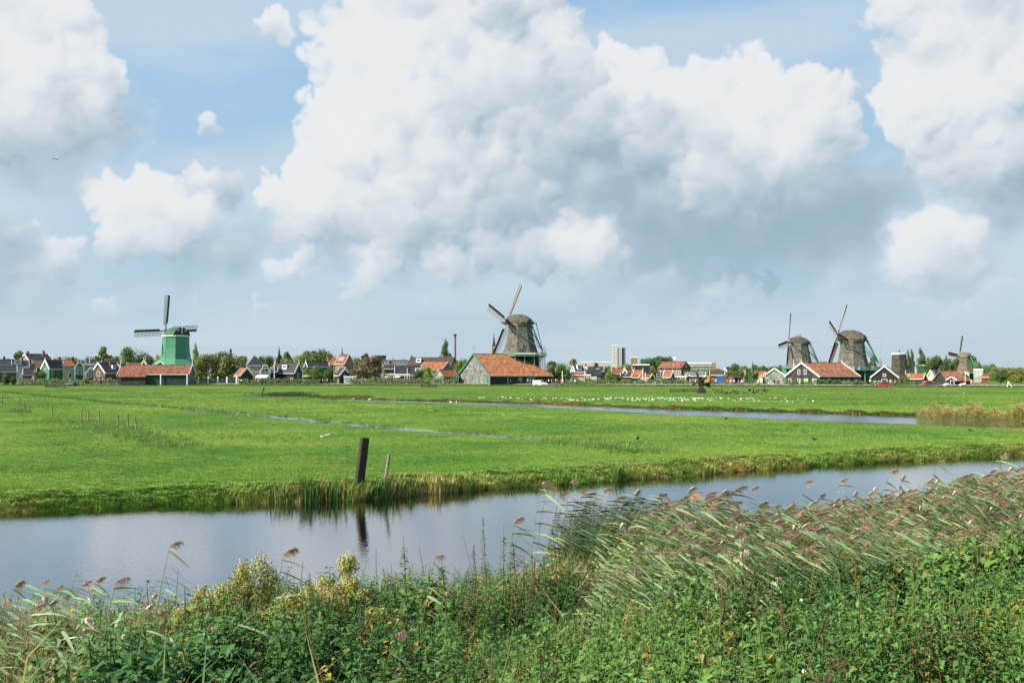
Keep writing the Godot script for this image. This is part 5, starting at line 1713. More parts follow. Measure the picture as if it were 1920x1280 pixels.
	HS("slate roofed low house in front of the teal gable", {x0 = 1167, x1 = 1185, eave = 706.3, ridge = 700.5, d = 352, W = 6.0, wall = "tan brick", panels = [[-0.1, 0.4, 0.8, 0.8]]})
	HS("orange roofed house with a white edged dark gable in the middle of the row", {x0 = 1188, xc = 1202, x1 = 1207.5, eave = 703, ridge = 694, d = 362, yaw = -0.42, wall = "brown brick", roof = "orange tile", board = 0.4, finial = 0.9})
	HS("small orange lean roof at the foot of the row", {x0 = 1187, x1 = 1199, eave = 708, ridge = 704, d = 344, W = 5.0, wall = "black board", roof = "orange tile"})
	HS("low red tiled house with brick walls behind the two white poles", {x0 = 1199, xc = 1218, x1 = 1226, eave = 708, ridge = 702, d = 342, yaw = -0.5, wall = "tan brick", gable_wall = "charcoal board", roof = "red tile", board = 0.35, side = [[-0.5, 0.6, 1.0, 1.2], [0.3, 0.6, 1.0, 1.2]]})
	HS("narrow dark house with tall windows below the warehouse", {x0 = 1232.5, x1 = 1244, eave = 699, ridge = 695.7, d = 361, yaw = 1.571, L = 8.0, wall = "charcoal board", roof = "dark tile", trim = "", front = [[0, 2.6, 1.4, 1.8], [0, 0.2, 1.6, 1.8]]})
	HS("orange roofed cottage with a dark green gable below the warehouse", {x0 = 1244, xc = 1257, x1 = 1264, eave = 706, ridge = 697, d = 352, yaw = -0.48, wall = "dark green board", roof = "orange tile", board = 0.35, finial = 0.8, front = [[0, 1.3, 0.8, 1.1]]})
	HS("great brick warehouse with a long rusty red roof and rows of small windows", {x0 = 1234, xc = 1278, x1 = 1294.5, eave = 689.5, ridge = 678, d = 422, yaw = -0.52, wall = "brown brick", roof = "rust tile", trim = "", side = [[-0.85, 3.6, 1.0, 1.6], [-0.6, 3.6, 1.0, 1.6], [-0.35, 3.6, 1.0, 1.6], [-0.1, 3.6, 1.0, 1.6], [0.15, 3.6, 1.0, 1.6], [0.4, 3.6, 1.0, 1.6], [0.65, 3.6, 1.0, 1.6], [0.88, 3.6, 1.0, 1.6]], front = [[-0.4, 3.6, 1.0, 1.6], [0.0, 3.6, 1.0, 1.6], [0.4, 3.6, 1.0, 1.6], [0.0, 6.6, 0.9, 1.4]], panels = [[-0.7, 0.6, 0.7, 0.7], [-0.25, 0.6, 0.7, 0.7], [0.2, 0.6, 0.7, 0.7], [0.65, 0.6, 0.7, 0.7]]}, "warehouse", "warehouse")
	f = block("hall", "flat roofed dark hall with a blue panel behind the orange row", "hall", 1191, 1221, 684.5, 700, 432, 12.0, "black board", {})
	mb = MB.new()
	mb.box(Vector3(0.8, 2.8, 6.05), Vector3(1.8, 2.6, 0.1))
	obj("panel", mb, mat("blue paint", lin(0.03, 0.16, 0.48), 0.5), f)
	block("hall", "low brick hall wall with a pale doorway at the foot of the warehouse", "hall", 1266, 1290, 706.5, 714, 355, 5.0, "tan brick", {rows = 1, cols = 5, wbase = 714, fill = 0.3})
	# modern town behind
	f = block("flats", "tall white tower block standing alone above the town", "tower block", 1149, 1159.6, 647.6, 684, 905, 12.0, "white wall", {rows = 6, cols = 3, wbase = 682, wx0 = -0.8, wx1 = 0.8, pane = "pale glass"})
	var k := 905.0 / F
	var hh := H(647.6, 905) - 0.3
	mb = MB.new()
	mb.box(Vector3(8.4 * k, hh / 2 - 1.2, 0.5), Vector3(6.0 * k, hh - 2, 10))
	obj("stair_shaft", mb, M["concrete"], f)
	mb = MB.new()
	mb.box(Vector3(12.1 * k, hh / 2, 0.8), Vector3(1.5 * k, hh, 13))
	obj("pier", mb, M["white wall"], f)
	mb = MB.new()
	mb.box(Vector3(16.6 * k, hh / 2 - 1.0, 0.5), Vector3(7.6 * k, hh - 2, 11))
	obj("glass_wall", mb, mat("blue glass", lin(0.10, 0.15, 0.19), 0.25), f)
	mb = MB.new()
	mb.box(Vector3(20.6 * k, hh / 2 - 0.8, 0.5), Vector3(0.7 * k, hh - 1.6, 11.6))
	obj("edge_pier", mb, M["white wall"], f)
	block("flats", "very long low white office block left of the white tower", "office block", 1090, 1150, 679.0, 690, 860, 14.0, "white wall", {rows = 2, cols = 14, wbase = 686, pane = "pale glass"})
	block("flats", "small pale yellow block in front of the long white office", "office block", 1108, 1116, 678.8, 690, 800, 8.0, "cream wall", {rows = 0})
	block("flats", "tan block joined to the pale yellow one", "office block", 1116.4, 1123, 679.4, 690, 806, 8.0, "tan brick", {rows = 0})
	block("tower", "square tan brick tower with a pale top right of the white tower", "tower", 1184, 1196.6, 670.4, 690, 700, 6.0, "tan brick", {rows = 0})
	f = block("flats", "white rimmed flats with a roof house behind the warehouse", "flats", 1228, 1268, 676, 690, 600, 10.0, "concrete", {rows = 2, cols = 8, wbase = 686})
	mb = MB.new()
	mb.box(Vector3(16 * 600 / F, H(673, 600) - 0.3, 0), Vector3(13 * 600 / F, 2.6, 6))
	obj("roof_house", mb, M["white wall"], f)
	mb = MB.new()
	mb.bar(Vector3(3, H(674, 600) - 1, 0), Vector3(3, H(664, 600), 0), 0.16, 0.16)
	obj("mast", mb, M["grey metal"], f)
	f = block("flats", "three storey flats with long balconies and a tan end wall", "flats", 1289, 1338, 681.2, 698, 522, 10.0, "concrete", {rows = 3, cols = 10, wbase = 697})
	mb = MB.new()
	for r in 3:
		mb.box(Vector3(0, H(697, 522) + r * (H(681.2, 522) - H(697, 522)) / 3.0 - 0.2, 5.5), Vector3(49 * 522 / F, 0.9, 0.1))
	obj("balcony", mb, M["pale teal board"], f)
	mb = MB.new()
	mb.box(Vector3(28.4 * 522 / F, H(681.2, 522) / 2, 0.3), Vector3(7.6 * 522 / F, H(681.2, 522), 10.4))
	obj("end_wall", mb, M["tan brick"], f)
	HS("low building with a pale grey canopy roof behind the small black mill", {x0 = 1295, x1 = 1326, eave = 705, ridge = 698, d = 352, W = 8.0, wall = "charcoal board", roof = "grey roof", side = [[-0.5, 0.4, 2.0, 1.4], [0.2, 0.4, 2.0, 1.4]]})
	HS("brick house with a brown tile roof and pale chimney past the canopy", {x0 = 1337, x1 = 1362, eave = 703, ridge = 695, d = 352, W = 8.0, wall = "red brick", roof = "dark tile", chimneys = [[0.2, 0.5]], side = [[-0.5, 0.4, 1.2, 1.4]]})
	HS("distant brown gabled roof over the brick house", {x0 = 1357, xc = 1365, x1 = 1375, eave = 697, ridge = 690.5, d = 420, yaw = 0.7, wall = "brown brick", roof = "brown tile"})
	HS("brown wooden shed with a small red gable roof in front of the dark tree", {x0 = 1363, xc = 1376, x1 = 1389, eave = 708, ridge = 703, d = 334, yaw = 0.7, wall = "dark wood", roof = "dark tile", gable_wall = "red brick", trim = ""}, "shed", "shed")
	HS("orange roof half hidden between the slim conifer and the dark tree", {x0 = 1388, x1 = 1400, eave = 703, ridge = 695, d = 376, W = 7.0, wall = "cream wall", roof = "orange tile"})
	HS("orange roofed house with a white edged gable right of the slim conifer", {x0 = 1415, xc = 1431, x1 = 1438, eave = 703.5, ridge = 696.7, d = 366, yaw = -0.5, wall = "cream wall", roof = "orange tile", gable_wall = "charcoal board"})
	HS("tiny orange roof squeezed beside the open shed", {x0 = 1437, x1 = 1446, eave = 706.5, ridge = 701, d = 350, W = 5.0, wall = "cream wall", roof = "orange tile"})
	b = HS("open fronted green shed with a white edged gable below the red sailed mill", {x0 = 1443.5, x1 = 1475.5, eave = 701.5, ridge = 691, d = 332, yaw = 1.571, L = 9.0, wall = "dark green board", gable_wall = "pale teal board", roof = "old orange tile", board = 0.45}, "shed", "shed")
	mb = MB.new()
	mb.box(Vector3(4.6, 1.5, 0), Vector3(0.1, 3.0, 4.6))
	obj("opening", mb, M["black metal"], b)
	b = HS("dark boarded barn with a rusty orange roof and white edged gable", {x0 = 1474.5, xc = 1537, x1 = 1609, eave = 704.6, ridge = 680, d = 307, yaw = 0.8, wall = "black board", gable_wall = "charcoal board", roof = "old orange tile", board = 0.5, over = 0.5, front = [[-0.2, 3.4, 1.1, 1.6], [0.18, 3.4, 1.1, 1.6], [-0.75, 0.3, 1.4, 1.8], [-0.2, 0.3, 1.4, 1.8]], side = [[-0.85, 1.0, 0.8, 0.9], [-0.7, 1.0, 0.8, 0.9], [-0.3, 1.0, 0.8, 0.9], [0.0, 1.0, 0.8, 0.9], [0.25, 1.0, 0.8, 0.9], [0.5, 1.0, 0.8, 0.9], [0.78, 1.0, 0.8, 0.9]], side_door = [[-0.52, 1.0, 2.0]], chimneys = [[-0.72, 0.5]], door_paint = "green board", finial = 1.2}, "barn", "barn")
	mat("leaf green paint", lin(0.16, 0.42, 0.06), 0.5)
	s = 307.0 / F
	L = 72 * s / cos(0.8)
	W = 62.5 * s / sin(0.8)
	for x in [0.22, 0.72]:
		window(b, Transform3D(Basis(Vector3(0, 0, 1), Vector3.UP, Vector3(-1, 0, 0)), Vector3(-L / 2 - 0.008, 0.3, x * W / 2)), 1.7, 1.8, "white trim", "leaf green paint", 0)
	HS("black boarded house with a white edged gable facing the path", {x0 = 1647.5, x1 = 1694, eave = 706.3, ridge = 687, d = 299, yaw = 1.571, L = 10.0, wall = "black board", roof = "old orange tile", board = 0.34, front = [[0, 2.7, 0.9, 0.9], [-0.72, 0.2, 0.7, 1.3], [-0.4, 0.2, 0.7, 1.3], [0.5, 0.6, 0.8, 0.9]], front_door = [[0.0, 1.4, 1.9]], door_paint = "green board"})
	HS("low orange roofed black shed past the black house", {x0 = 1706, xc = 1731, x1 = 1737, eave = 709, ridge = 701, d = 309, yaw = -0.35, wall = "black board", roof = "orange tile"}, "shed", "shed")
	HS("grey roof peeping over the low orange roofed shed", {x0 = 1708, x1 = 1722, eave = 701.5, ridge = 694.7, d = 362, W = 7.0, wall = "cream wall", roof = "slate"})
	f = block("mill_house", "small green wooden mill house on stilts behind the orange shed", "shed", 1727.5, 1736, 685.5, 694, 380, 2.2, "green board", {roof = "pale teal board"})
	mb = MB.new()
	mb.bar(Vector3(1.6, 0, 0.6), Vector3(1.2, 5.0, 0.6), 0.25, 0.25)
	mb.bar(Vector3(1.6, 0.2, 0.6), Vector3(-1.2, 3.4, 0.9), 0.2, 0.2)
	obj("strut", mb, M["bright green"], f)
	HS("black gable beside the low orange roofed shed", {x0 = 1737, x1 = 1749, eave = 709, ridge = 702, d = 315, yaw = 1.571, L = 7.0, wall = "black board"}, "shed", "shed")
	HS("cream brick house with solar panels on its grey roof", {x0 = 1742, xc = 1752, x1 = 1769, eave = 704, ridge = 694.5, d = 336, yaw = 0.55, wall = "cream wall", roof = "grey roof", panels = [[0.1, 0.5, 2.2, 1.6]], panel_paint = "black metal", chimneys = [[0.8, 0.6]]})
	HS("grey boarded barn with a wide red tile roof below the farthest mill", {x0 = 1753.7, xc = 1778.5, x1 = 1818, eave = 712.2, ridge = 695.6, d = 303, yaw = 0.72, wall = "black board", gable_wall = "charcoal board", roof = "old orange tile", trim = "grey board", board = 0.2, over = 0.5, hip_far = 3.0, side = [[0.5, 0.5, 0.9, 0.9]]}, "barn", "barn")
	HS("small black porch with a white edged roof against the red tiled barn", {x0 = 1783, x1 = 1797, eave = 711, ridge = 706.8, d = 298, yaw = 1.571, L = 4.0, wall = "black board", roof = "old orange tile", front_door = [[0.2, 0.9, 1.6]]}, "shed", "shed")
	block("office_block", "modern white and glass block behind the farthest mill", "office block", 1833, 1849, 693.5, 706, 440, 6.0, "concrete", {rows = 3, cols = 3, wbase = 706, pane = "pale glass", fill = 0.9})
	HS("little red brick house among the bushes at the east end", {x0 = 1848, x1 = 1861, eave = 707, ridge = 701.5, d = 404, W = 6.0, wall = "red brick", roof = "red tile", hip = 1.0})
	# landmarks that stand alone
	var at := P(853, 700, 520)
	at.y = 0.3
	var t := thing("factory_chimney", "slender grey factory chimney with a dark collar beside the pointed poplar", "chimney", at)
	mb = MB.new()
	mb.tube([Vector3.ZERO, Vector3(0, H(631, 520), 0)], [0.72, 0.55], 12)
	obj("shaft", mb, mat("chimney grey", lin(0.16, 0.16, 0.165), 0.7), t)
	mb = MB.new()
	mb.tube([Vector3(0, H(631, 520), 0), Vector3(0, H(628.6, 520), 0), Vector3(0, H(627.4, 520), 0)], [0.85, 0.85, 0.5], 12)
	obj("collar", mb, M["black metal"], t)
	at = P(926, 700, 660)
	at.y = 0.3
	t = thing("church_tower", "small brick church tower with a sharp slate spire behind the barn", "church", at)
	k = 660.0 / F
	mb = MB.new()
	mb.box(Vector3(0, H(653, 660) / 2, 0), Vector3(7.4 * k, H(653, 660), 7.4 * k))
	obj("tower", mb, M["tan brick"], t)
	mb = MB.new()
	mb.box(Vector3(0, H(652, 660), 0), Vector3(8.8 * k, 1.0, 8.8 * k))
	for x in [-1.0, 1.0]:
		mb.tube([Vector3(x * 4 * k, H(652, 660), 4 * k), Vector3(x * 4 * k, H(645, 660), 4 * k)], [0.4, 0.05], 4)
	obj("parapet", mb, M["cream wall"], t)
	mb = MB.new()
	mb.loft([ring8(3.6 * k, H(652, 660), 0), ring8(0.12, H(628, 660), 0)])
	obj("spire", mb, M["slate"], t)
	mb = MB.new()
	mb.bar(Vector3(0, H(628, 660), 0), Vector3(0, H(622, 660), 0), 0.14, 0.14)
	obj("weather_vane", mb, M["black metal"], t)

# ---------------------------------------------------------------- people
# joints with radii -> one skin: smooth union of tapered capsules, meshed as surface nets
func skin(bones: Array, cell: float, k := 0.05) -> ArrayMesh:
	var lo := Vector3.ONE * 1e9
	var hi := -lo
	for b in bones:
		for e in [0, 1]:
			var r: float = b[2 + e] + cell * 2
			lo = lo.min(b[e] - Vector3.ONE * r)
			hi = hi.max(b[e] + Vector3.ONE * r)
	var n := Vector3i((hi - lo) / cell) + Vector3i.ONE * 2
	var val := PackedFloat32Array()
	val.resize(n.x * n.y * n.z)
	for z in n.z:
		for y in n.y:
			for x in n.x:
				var p := lo + Vector3(x, y, z) * cell
				var acc := 0.0
				for b in bones:
					var ab: Vector3 = b[1] - b[0]
					var t := clampf((p - b[0]).dot(ab) / maxf(ab.length_squared(), 1e-8), 0, 1)
					var dd := p.distance_to(b[0] + ab * t) - lerpf(b[2], b[3], t)
					acc += exp(-dd / k * 3.0)
				val[(z * n.y + y) * n.x + x] = -log(maxf(acc, 1e-30)) * k / 3.0
	var at := {}
	var verts := []
	var step := [1, n.x, n.x * n.y]
	for z in n.z - 1:
		for y in n.y - 1:
			for x in n.x - 1:
				var i := (z * n.y + y) * n.x + x
				var sum := Vector3.ZERO
				var cnt := 0
				for e in [[0, 0, 0, 0], [0, 0, 1, 0], [0, 0, 0, 1], [0, 0, 1, 1], [1, 0, 0, 0], [1, 1, 0, 0], [1, 0, 0, 1], [1, 1, 0, 1], [2, 0, 0, 0], [2, 1, 0, 0], [2, 0, 1, 0], [2, 1, 1, 0]]:
					var j: int = i + e[1] + e[2] * n.x + e[3] * n.x * n.y
					var a := val[j]
					var b := val[j + step[e[0]]]
					if (a < 0) != (b < 0):
						var q := Vector3(e[1], e[2], e[3])
						q[e[0]] += a / (a - b)
						sum += q
						cnt += 1
				if cnt > 0:
					at[i] = verts.size()
					verts.append(lo + (Vector3(x, y, z) + sum / cnt) * cell)
	var mb := MB.new()
	var nrm := func(p: Vector3) -> Vector3:
		var g := Vector3.ZERO
		for b in bones:
			var ab: Vector3 = b[1] - b[0]
			var t := clampf((p - b[0]).dot(ab) / maxf(ab.length_squared(), 1e-8), 0, 1)
			var c: Vector3 = b[0] + ab * t
			var dd := p.distance_to(c) - lerpf(b[2], b[3], t)
			g += (p - c).normalized() * exp(-dd / k * 3.0)
		return g.normalized()
	for z in range(1, n.z - 1):
		for y in range(1, n.y - 1):
			for x in range(1, n.x - 1):
				var i := (z * n.y + y) * n.x + x
				for ax in 3:
					if (val[i] < 0) != (val[i + step[ax]] < 0):
						var u: int = step[(ax + 1) % 3]
						var w: int = step[(ax + 2) % 3]
						var q := [verts[at[i]], verts[at[i - u]], verts[at[i - u - w]], verts[at[i - w]]]
						var m := []
						for p in q:
							m.append(nrm.call(p))
						mb.stri(q[0], q[1], q[2], m[0], m[1], m[2])
						mb.stri(q[0], q[2], q[3], m[0], m[2], m[3])
	return mb.mesh()

# a 1.72 m figure facing +z in one of a few poses, as [body, top, trousers, hair]
func figure(pose: String) -> Array:
	var hip := 0.92
	var fwd := 0.0
	var kn := [Vector3(0.10, 0.50, 0.02), Vector3(-0.10, 0.50, 0.02)]
	var ft := [Vector3(0.11, 0.07, -0.02), Vector3(-0.11, 0.07, -0.02)]
	var el := [Vector3(0.27, 1.13, -0.04), Vector3(-0.27, 1.13, -0.04)]
	var hd := [Vector3(0.27, 0.88, 0.06), Vector3(-0.27, 0.88, 0.06)]
	if pose == "walk":
		kn = [Vector3(0.09, 0.51, 0.17), Vector3(-0.09, 0.50, -0.04)]
		ft = [Vector3(0.10, 0.07, 0.27), Vector3(-0.10, 0.12, -0.38)]
		el = [Vector3(0.26, 1.14, -0.14), Vector3(-0.26, 1.14, 0.06)]
		hd = [Vector3(0.25, 0.92, -0.13), Vector3(-0.24, 0.96, 0.24)]
	elif pose == "cycle":
		hip = 0.98
		fwd = 0.22
		kn = [Vector3(0.12, 0.78, 0.40), Vector3(-0.12, 0.62, 0.24)]
		ft = [Vector3(0.12, 0.42, 0.24), Vector3(-0.12, 0.20, 0.06)]
		el = [Vector3(0.26, 1.18, 0.30), Vector3(-0.26, 1.18, 0.30)]
		hd = [Vector3(0.24, 1.06, 0.56), Vector3(-0.24, 1.06, 0.56)]
	elif pose == "crouch":
		hip = 0.42
		fwd = 0.26
		kn = [Vector3(0.14, 0.50, 0.36), Vector3(-0.14, 0.40, 0.34)]
		ft = [Vector3(0.13, 0.07, 0.12), Vector3(-0.13, 0.07, 0.10)]
		el = [Vector3(0.28, 0.66, 0.34), Vector3(-0.28, 0.66, 0.34)]
		hd = [Vector3(0.16, 0.50, 0.56), Vector3(-0.16, 0.50, 0.56)]
	var up := hip - 0.92
	var pel := Vector3(0, hip, 0)
	var chest := Vector3(0, 1.28 + up, fwd * 0.7)
	var neck := Vector3(0, 1.46 + up, fwd)
	var head := Vector3(0, 1.61 + up, fwd * 1.05 + 0.02)
	var sh := [Vector3(0.19, 1.39 + up, fwd * 0.85), Vector3(-0.19, 1.39 + up, fwd * 0.85)]
	var torso := [[pel + Vector3(0.07, 0, 0), chest + Vector3(0.09, 0, 0), 0.115, 0.12], [pel - Vector3(0.07, 0, 0), chest - Vector3(0.09, 0, 0), 0.115, 0.12], [chest, neck, 0.11, 0.07]]
	var arms := []
	var hands := []
	var legs := [[pel + Vector3(0.06, 0, 0), pel - Vector3(0.06, 0, 0), 0.12, 0.12]]
	var feet := []
	for i in 2:
		arms.append([sh[i], el[i], 0.062, 0.048])
		arms.append([el[i], hd[i], 0.046, 0.036])
		var dir: Vector3 = (hd[i] - el[i]).normalized()
		hands.append([hd[i], hd[i] + dir * 0.07, 0.036, 0.030])
		hands.append([hd[i] + dir * 0.02, hd[i] + dir * 0.05 + Vector3(0, 0.01, 0.045), 0.014, 0.010])
		for f in 4:
			hands.append([hd[i] + dir * 0.08 + Vector3(0, 0, -0.024 + 0.016 * f), hd[i] + dir * (0.135 + 0.012 * (1 - absi(f - 1))) + Vector3(-0.012 * signf(hd[i].x), 0, -0.026 + 0.017 * f), 0.010, 0.008])
		legs.append([pel + Vector3(0.09 * (1 - 2 * i), -0.02, 0), kn[i], 0.095, 0.062])
		legs.append([kn[i], ft[i] + Vector3(0, 0.03, 0), 0.060, 0.042])
		feet.append([ft[i] + Vector3(0, -0.02, -0.03), ft[i] + Vector3(0, -0.035, 0.15), 0.045, 0.036])
	var skull := [[head, head + Vector3(0, -0.07, 0.025), 0.098, 0.066], [neck, head, 0.055, 0.06], [head + Vector3(0, -0.02, 0.09), head + Vector3(0, -0.035, 0.112), 0.016, 0.016], [head + Vector3(0.095, -0.01, 0), head + Vector3(0.1, -0.04, 0), 0.016, 0.014], [head + Vector3(-0.095, -0.01, 0), head + Vector3(-0.1, -0.04, 0), 0.016, 0.014]]
	var fat := func(list: Array, by: float) -> Array:
		var out := []
		for b in list:
			out.append([b[0], b[1], b[2] + by, b[3] + by])
		return out
	var body := skin(torso + arms + hands + legs + feet + skull, 0.04, 0.035)
	return [body, skin(fat.call(torso + arms, 0.020), 0.045, 0.04), skin(fat.call(legs + feet, 0.018), 0.045, 0.035), skin([[head + Vector3(0, 0.03, -0.02), head + Vector3(0, -0.05, -0.05), 0.102, 0.085]], 0.035, 0.03)]

var figures := {}

func cloth_paint(key: String) -> StandardMaterial3D:
	var c: Dictionary = {"white": [0.72, 0.72, 0.70], "dark": [0.025, 0.028, 0.035], "blue": [0.05, 0.10, 0.24], "red": [0.50, 0.05, 0.045], "pink": [0.62, 0.27, 0.27], "grey": [0.22, 0.23, 0.25], "cream": [0.60, 0.50, 0.34], "denim": [0.07, 0.11, 0.19], "orange": [0.62, 0.20, 0.04], "green": [0.05, 0.16, 0.08], "brown": [0.12, 0.075, 0.05], "skin": [0.48, 0.28, 0.20], "hair": [0.045, 0.03, 0.022], "fair": [0.32, 0.21, 0.10], "purple": [0.14, 0.06, 0.16]}
	return mat("cloth " + key, lin(c[key][0], c[key][1], c[key][2]), 0.85)

func person(label: String, at: Vector3, face: float, pose: String, top: String, low: String, hair := "hair", group := "people on the path", size := 1.0) -> void:
	if not figures.has(pose):
		figures[pose] = figure(pose)
	var f: Array = figures[pose]
	var t := thing("person", label, "person", at, face, group)
	t.scale = Vector3.ONE * size
	obj("body", f[0], cloth_paint("skin"), t)
	obj("top", f[1], cloth_paint(top), t)
	obj("trousers", f[2], cloth_paint(low), t)
	obj("hair", f[3], cloth_paint(hair), t)

func bicycle(label: String, at: Vector3, face: float) -> void:
	var t := thing("bicycle", label, "bicycle", at, face, "bicycles on the path")
	for z in [-0.52, 0.55]:
		var w := MB.new()
		var rim := MB.new()
		for k in 14:
			var a := TAU * k / 14
			var b := TAU * (k + 1) / 14
			w.bar(Vector3(0, 0.35 + 0.335 * sin(a), z + 0.335 * cos(a)), Vector3(0, 0.35 + 0.335 * sin(b), z + 0.335 * cos(b)), 0.045, 0.04, Vector3.RIGHT)
			if k % 2 == 0:
				rim.bar(Vector3(0, 0.35, z), Vector3(0, 0.35 + 0.32 * sin(a), z + 0.32 * cos(a)), 0.008, 0.008, Vector3.RIGHT)
		var wh := obj("wheel", w, M["black metal"], t)
		obj("spokes", rim, M["grey metal"], wh)
	var m := MB.new()
	for s in [[Vector3(0, 0.32, 0), Vector3(0, 0.92, -0.2)], [Vector3(0, 0.32, 0), Vector3(0, 0.88, 0.42)], [Vector3(0, 0.82, -0.17), Vector3(0, 0.85, 0.42)], [Vector3(0, 0.35, -0.52), Vector3(0, 0.32, 0)], [Vector3(0, 0.35, -0.52), Vector3(0, 0.82, -0.17)], [Vector3(0, 0.35, 0.55), Vector3(0, 1.05, 0.40)]]:
		m.tube([s[0], s[1]], [0.022, 0.022], 5)
	obj("frame", m, M["black metal"], t)
	m = MB.new()
	m.tube([Vector3(-0.29, 1.06, 0.3), Vector3(0, 1.08, 0.42), Vector3(0.29, 1.06, 0.3)], [0.018, 0.018, 0.018], 5)
	obj("handlebar", m, M["grey metal"], t)
	m = MB.new()
	m.ball(Vector3(0, 0.95, -0.22), Vector3(0.09, 0.045, 0.14), 8, 5)
	obj("saddle", m, M["black metal"], t)

func on_path(px: float, off := 0.0) -> Vector3:
	var d := path_depth(px) + off
	var at := P(px, 700, d)
	at.y = 0.58 + off * 0.07 if absf(off) < 1.8 else ground(at.x, at.z)
	return at

func build_people() -> void:
	var r := RandomNumberGenerator.new()
	r.seed = 5
	# px, pose, top, trousers, hair, where
	for p in [
		[60, "walk", "dark", "grey", "hair", "by the shrub at the path's west end"], [63, "walk", "grey", "denim", "fair", "by the shrub at the path's west end"],
		[131, "stand", "white", "cream", "fair", "behind the blue car"],
		[357, "walk", "dark", "dark", "hair", "at the green barn's corner post"], [365, "walk", "white", "dark", "hair", "at the start of the teal railing"],
		[386, "walk", "dark", "grey", "hair", "at the railing under the first rusty tree"], [400, "walk", "blue", "dark", "hair", "at the middle of the teal railing"],
		[452, "stand", "white", "dark", "hair", "before the black boarded cottage"], [464, "walk", "pink", "pink", "fair", "before the black boarded cottage"],
		[484, "walk", "white", "white", "fair", "below the teal bell gable"], [487.5, "walk", "pink", "white", "hair", "below the teal bell gable"],
		[540, "walk", "brown", "dark", "hair", "before the long grey slate house"], [563, "walk", "dark", "dark", "hair", "before the long slate house's blue gable"],
		[601, "walk", "dark", "dark", "hair", "among the group below the round trees"], [605, "stand", "pink", "grey", "fair", "among the group below the round trees"], [609.5, "walk", "brown", "denim", "hair", "among the group below the round trees"], [613.5, "stand", "white", "dark", "hair", "among the group below the round trees"], [620, "walk", "dark", "denim", "hair", "among the group below the round trees"], [626, "walk", "grey", "dark", "hair", "among the group below the round trees"], [634, "stand", "orange", "cream", "fair", "beside the dark green cottage"],
		[850, "walk", "red", "pink", "fair", "at the big barn's green timber frame"], [869, "stand", "dark", "dark", "hair", "before the big barn's grey gable"], [873.5, "walk", "dark", "grey", "hair", "before the big barn's grey gable"],
		[957, "walk", "white", "denim", "fair", "before the big barn's black wall"], [977, "stand", "dark", "dark", "hair", "under the window of the big barn"], [990, "stand", "white", "dark", "hair", "at the open door of the big barn"], [995, "walk", "grey", "brown", "hair", "at the open door of the big barn"],
		[1024, "stand", "dark", "dark", "hair", "in the crowd past the white van"], [1029, "walk", "white", "dark", "hair", "in the crowd past the white van"], [1034.5, "stand", "cream", "denim", "fair", "in the crowd past the white van"], [1038, "walk", "dark", "brown", "hair", "in the crowd past the white van"], [1042.5, "stand", "pink", "blue", "fair", "in the crowd past the white van"], [1046, "walk", "blue", "dark", "hair", "in the crowd past the white van"], [1052, "walk", "red", "dark", "hair", "in the crowd by the white post"], [1056, "stand", "grey", "denim", "hair", "in the crowd by the white post"], [1061, "walk", "dark", "blue", "hair", "in the crowd by the white post"], [1066, "stand", "blue", "dark", "hair", "in the crowd by the white post"], [1070, "walk", "white", "cream", "fair", "at the end of the crowd"], [1078, "stand", "cream", "grey", "fair", "at the end of the crowd"],
		[1336, "walk", "dark", "dark", "hair", "just past the small black mill"], [1343.5, "walk", "cream", "brown", "fair", "just past the small black mill"], [1362.5, "walk", "red", "dark", "hair", "before the wooden shed"], [1370, "walk", "white", "grey", "fair", "before the wooden shed"], [1377, "walk", "white", "dark", "hair", "before the wooden shed"], [1385, "walk", "grey", "grey", "hair", "before the wooden shed"], [1391, "walk", "white", "dark", "hair", "past the wooden shed"], [1405, "stand", "blue", "dark", "hair", "past the wooden shed"], [1418, "stand", "green", "green", "hair", "before the orange roofs"], [1424, "walk", "grey", "dark", "hair", "before the orange roofs"],
		[1452.5, "stand", "dark", "dark", "hair", "in the group before the open shed"], [1457, "walk", "red", "brown", "hair", "in the group before the open shed"], [1461, "stand", "red", "dark", "hair", "in the group before the open shed"],
		[1500, "walk", "cream", "cream", "fair", "before the dark boarded barn's gable"], [1602, "walk", "dark", "dark", "hair", "in a group past the hedge"], [1607, "walk", "blue", "dark", "hair", "in a group past the hedge"], [1613, "walk", "dark", "denim", "hair", "in a group past the hedge"], [1632, "walk", "white", "dark", "hair", "below the green mill stage"], [1670, "walk", "cream", "grey", "fair", "before the black gabled house"], [1679, "walk", "orange", "brown", "hair", "before the black gabled house"], [1822, "walk", "white", "pink", "fair", "at the foot of the farthest mill"]]:
		person("person in %s top, %s trousers, %s" % [p[2], p[3], p[5]], on_path(p[0], r.randf_range(-1.0, 0.8)), r.randf() * TAU if p[1] == "stand" else (PI / 2 if r.randf() < 0.5 else -PI / 2) + r.randfn(0, 0.2), p[1], p[2], p[3], p[4], "people on the path", r.randf_range(0.94, 1.05))
	person("person in dark clothes standing on the grass bank before the green barn", on_path(348.5, -5.0), PI, "stand", "dark", "grey")
	person("person in white top crouching on the bank before the open shed", on_path(1441, -3.0), 0.5, "crouch", "white", "denim")
	for c in [[298, "dark", "grey", "cycling past the long green barn"], [816, "dark", "cream", "bent over a bicycle by the gate"], [1608, "dark", "denim", "cycling past the hedge's end"]]:
		var at := on_path(c[0], 0.6)
		person("person in %s top, %s trousers, %s" % [c[1], c[2], c[3]], at, -PI / 2 if c[0] < 1000 else PI / 2, "cycle", c[1], c[2])
		bicycle("dark bicycle under the person " + c[3], at, -PI / 2 if c[0] < 1000 else PI / 2)
	# visitors on the stage of the tall mill
	var sy := H(667.5, 356) + 0.02
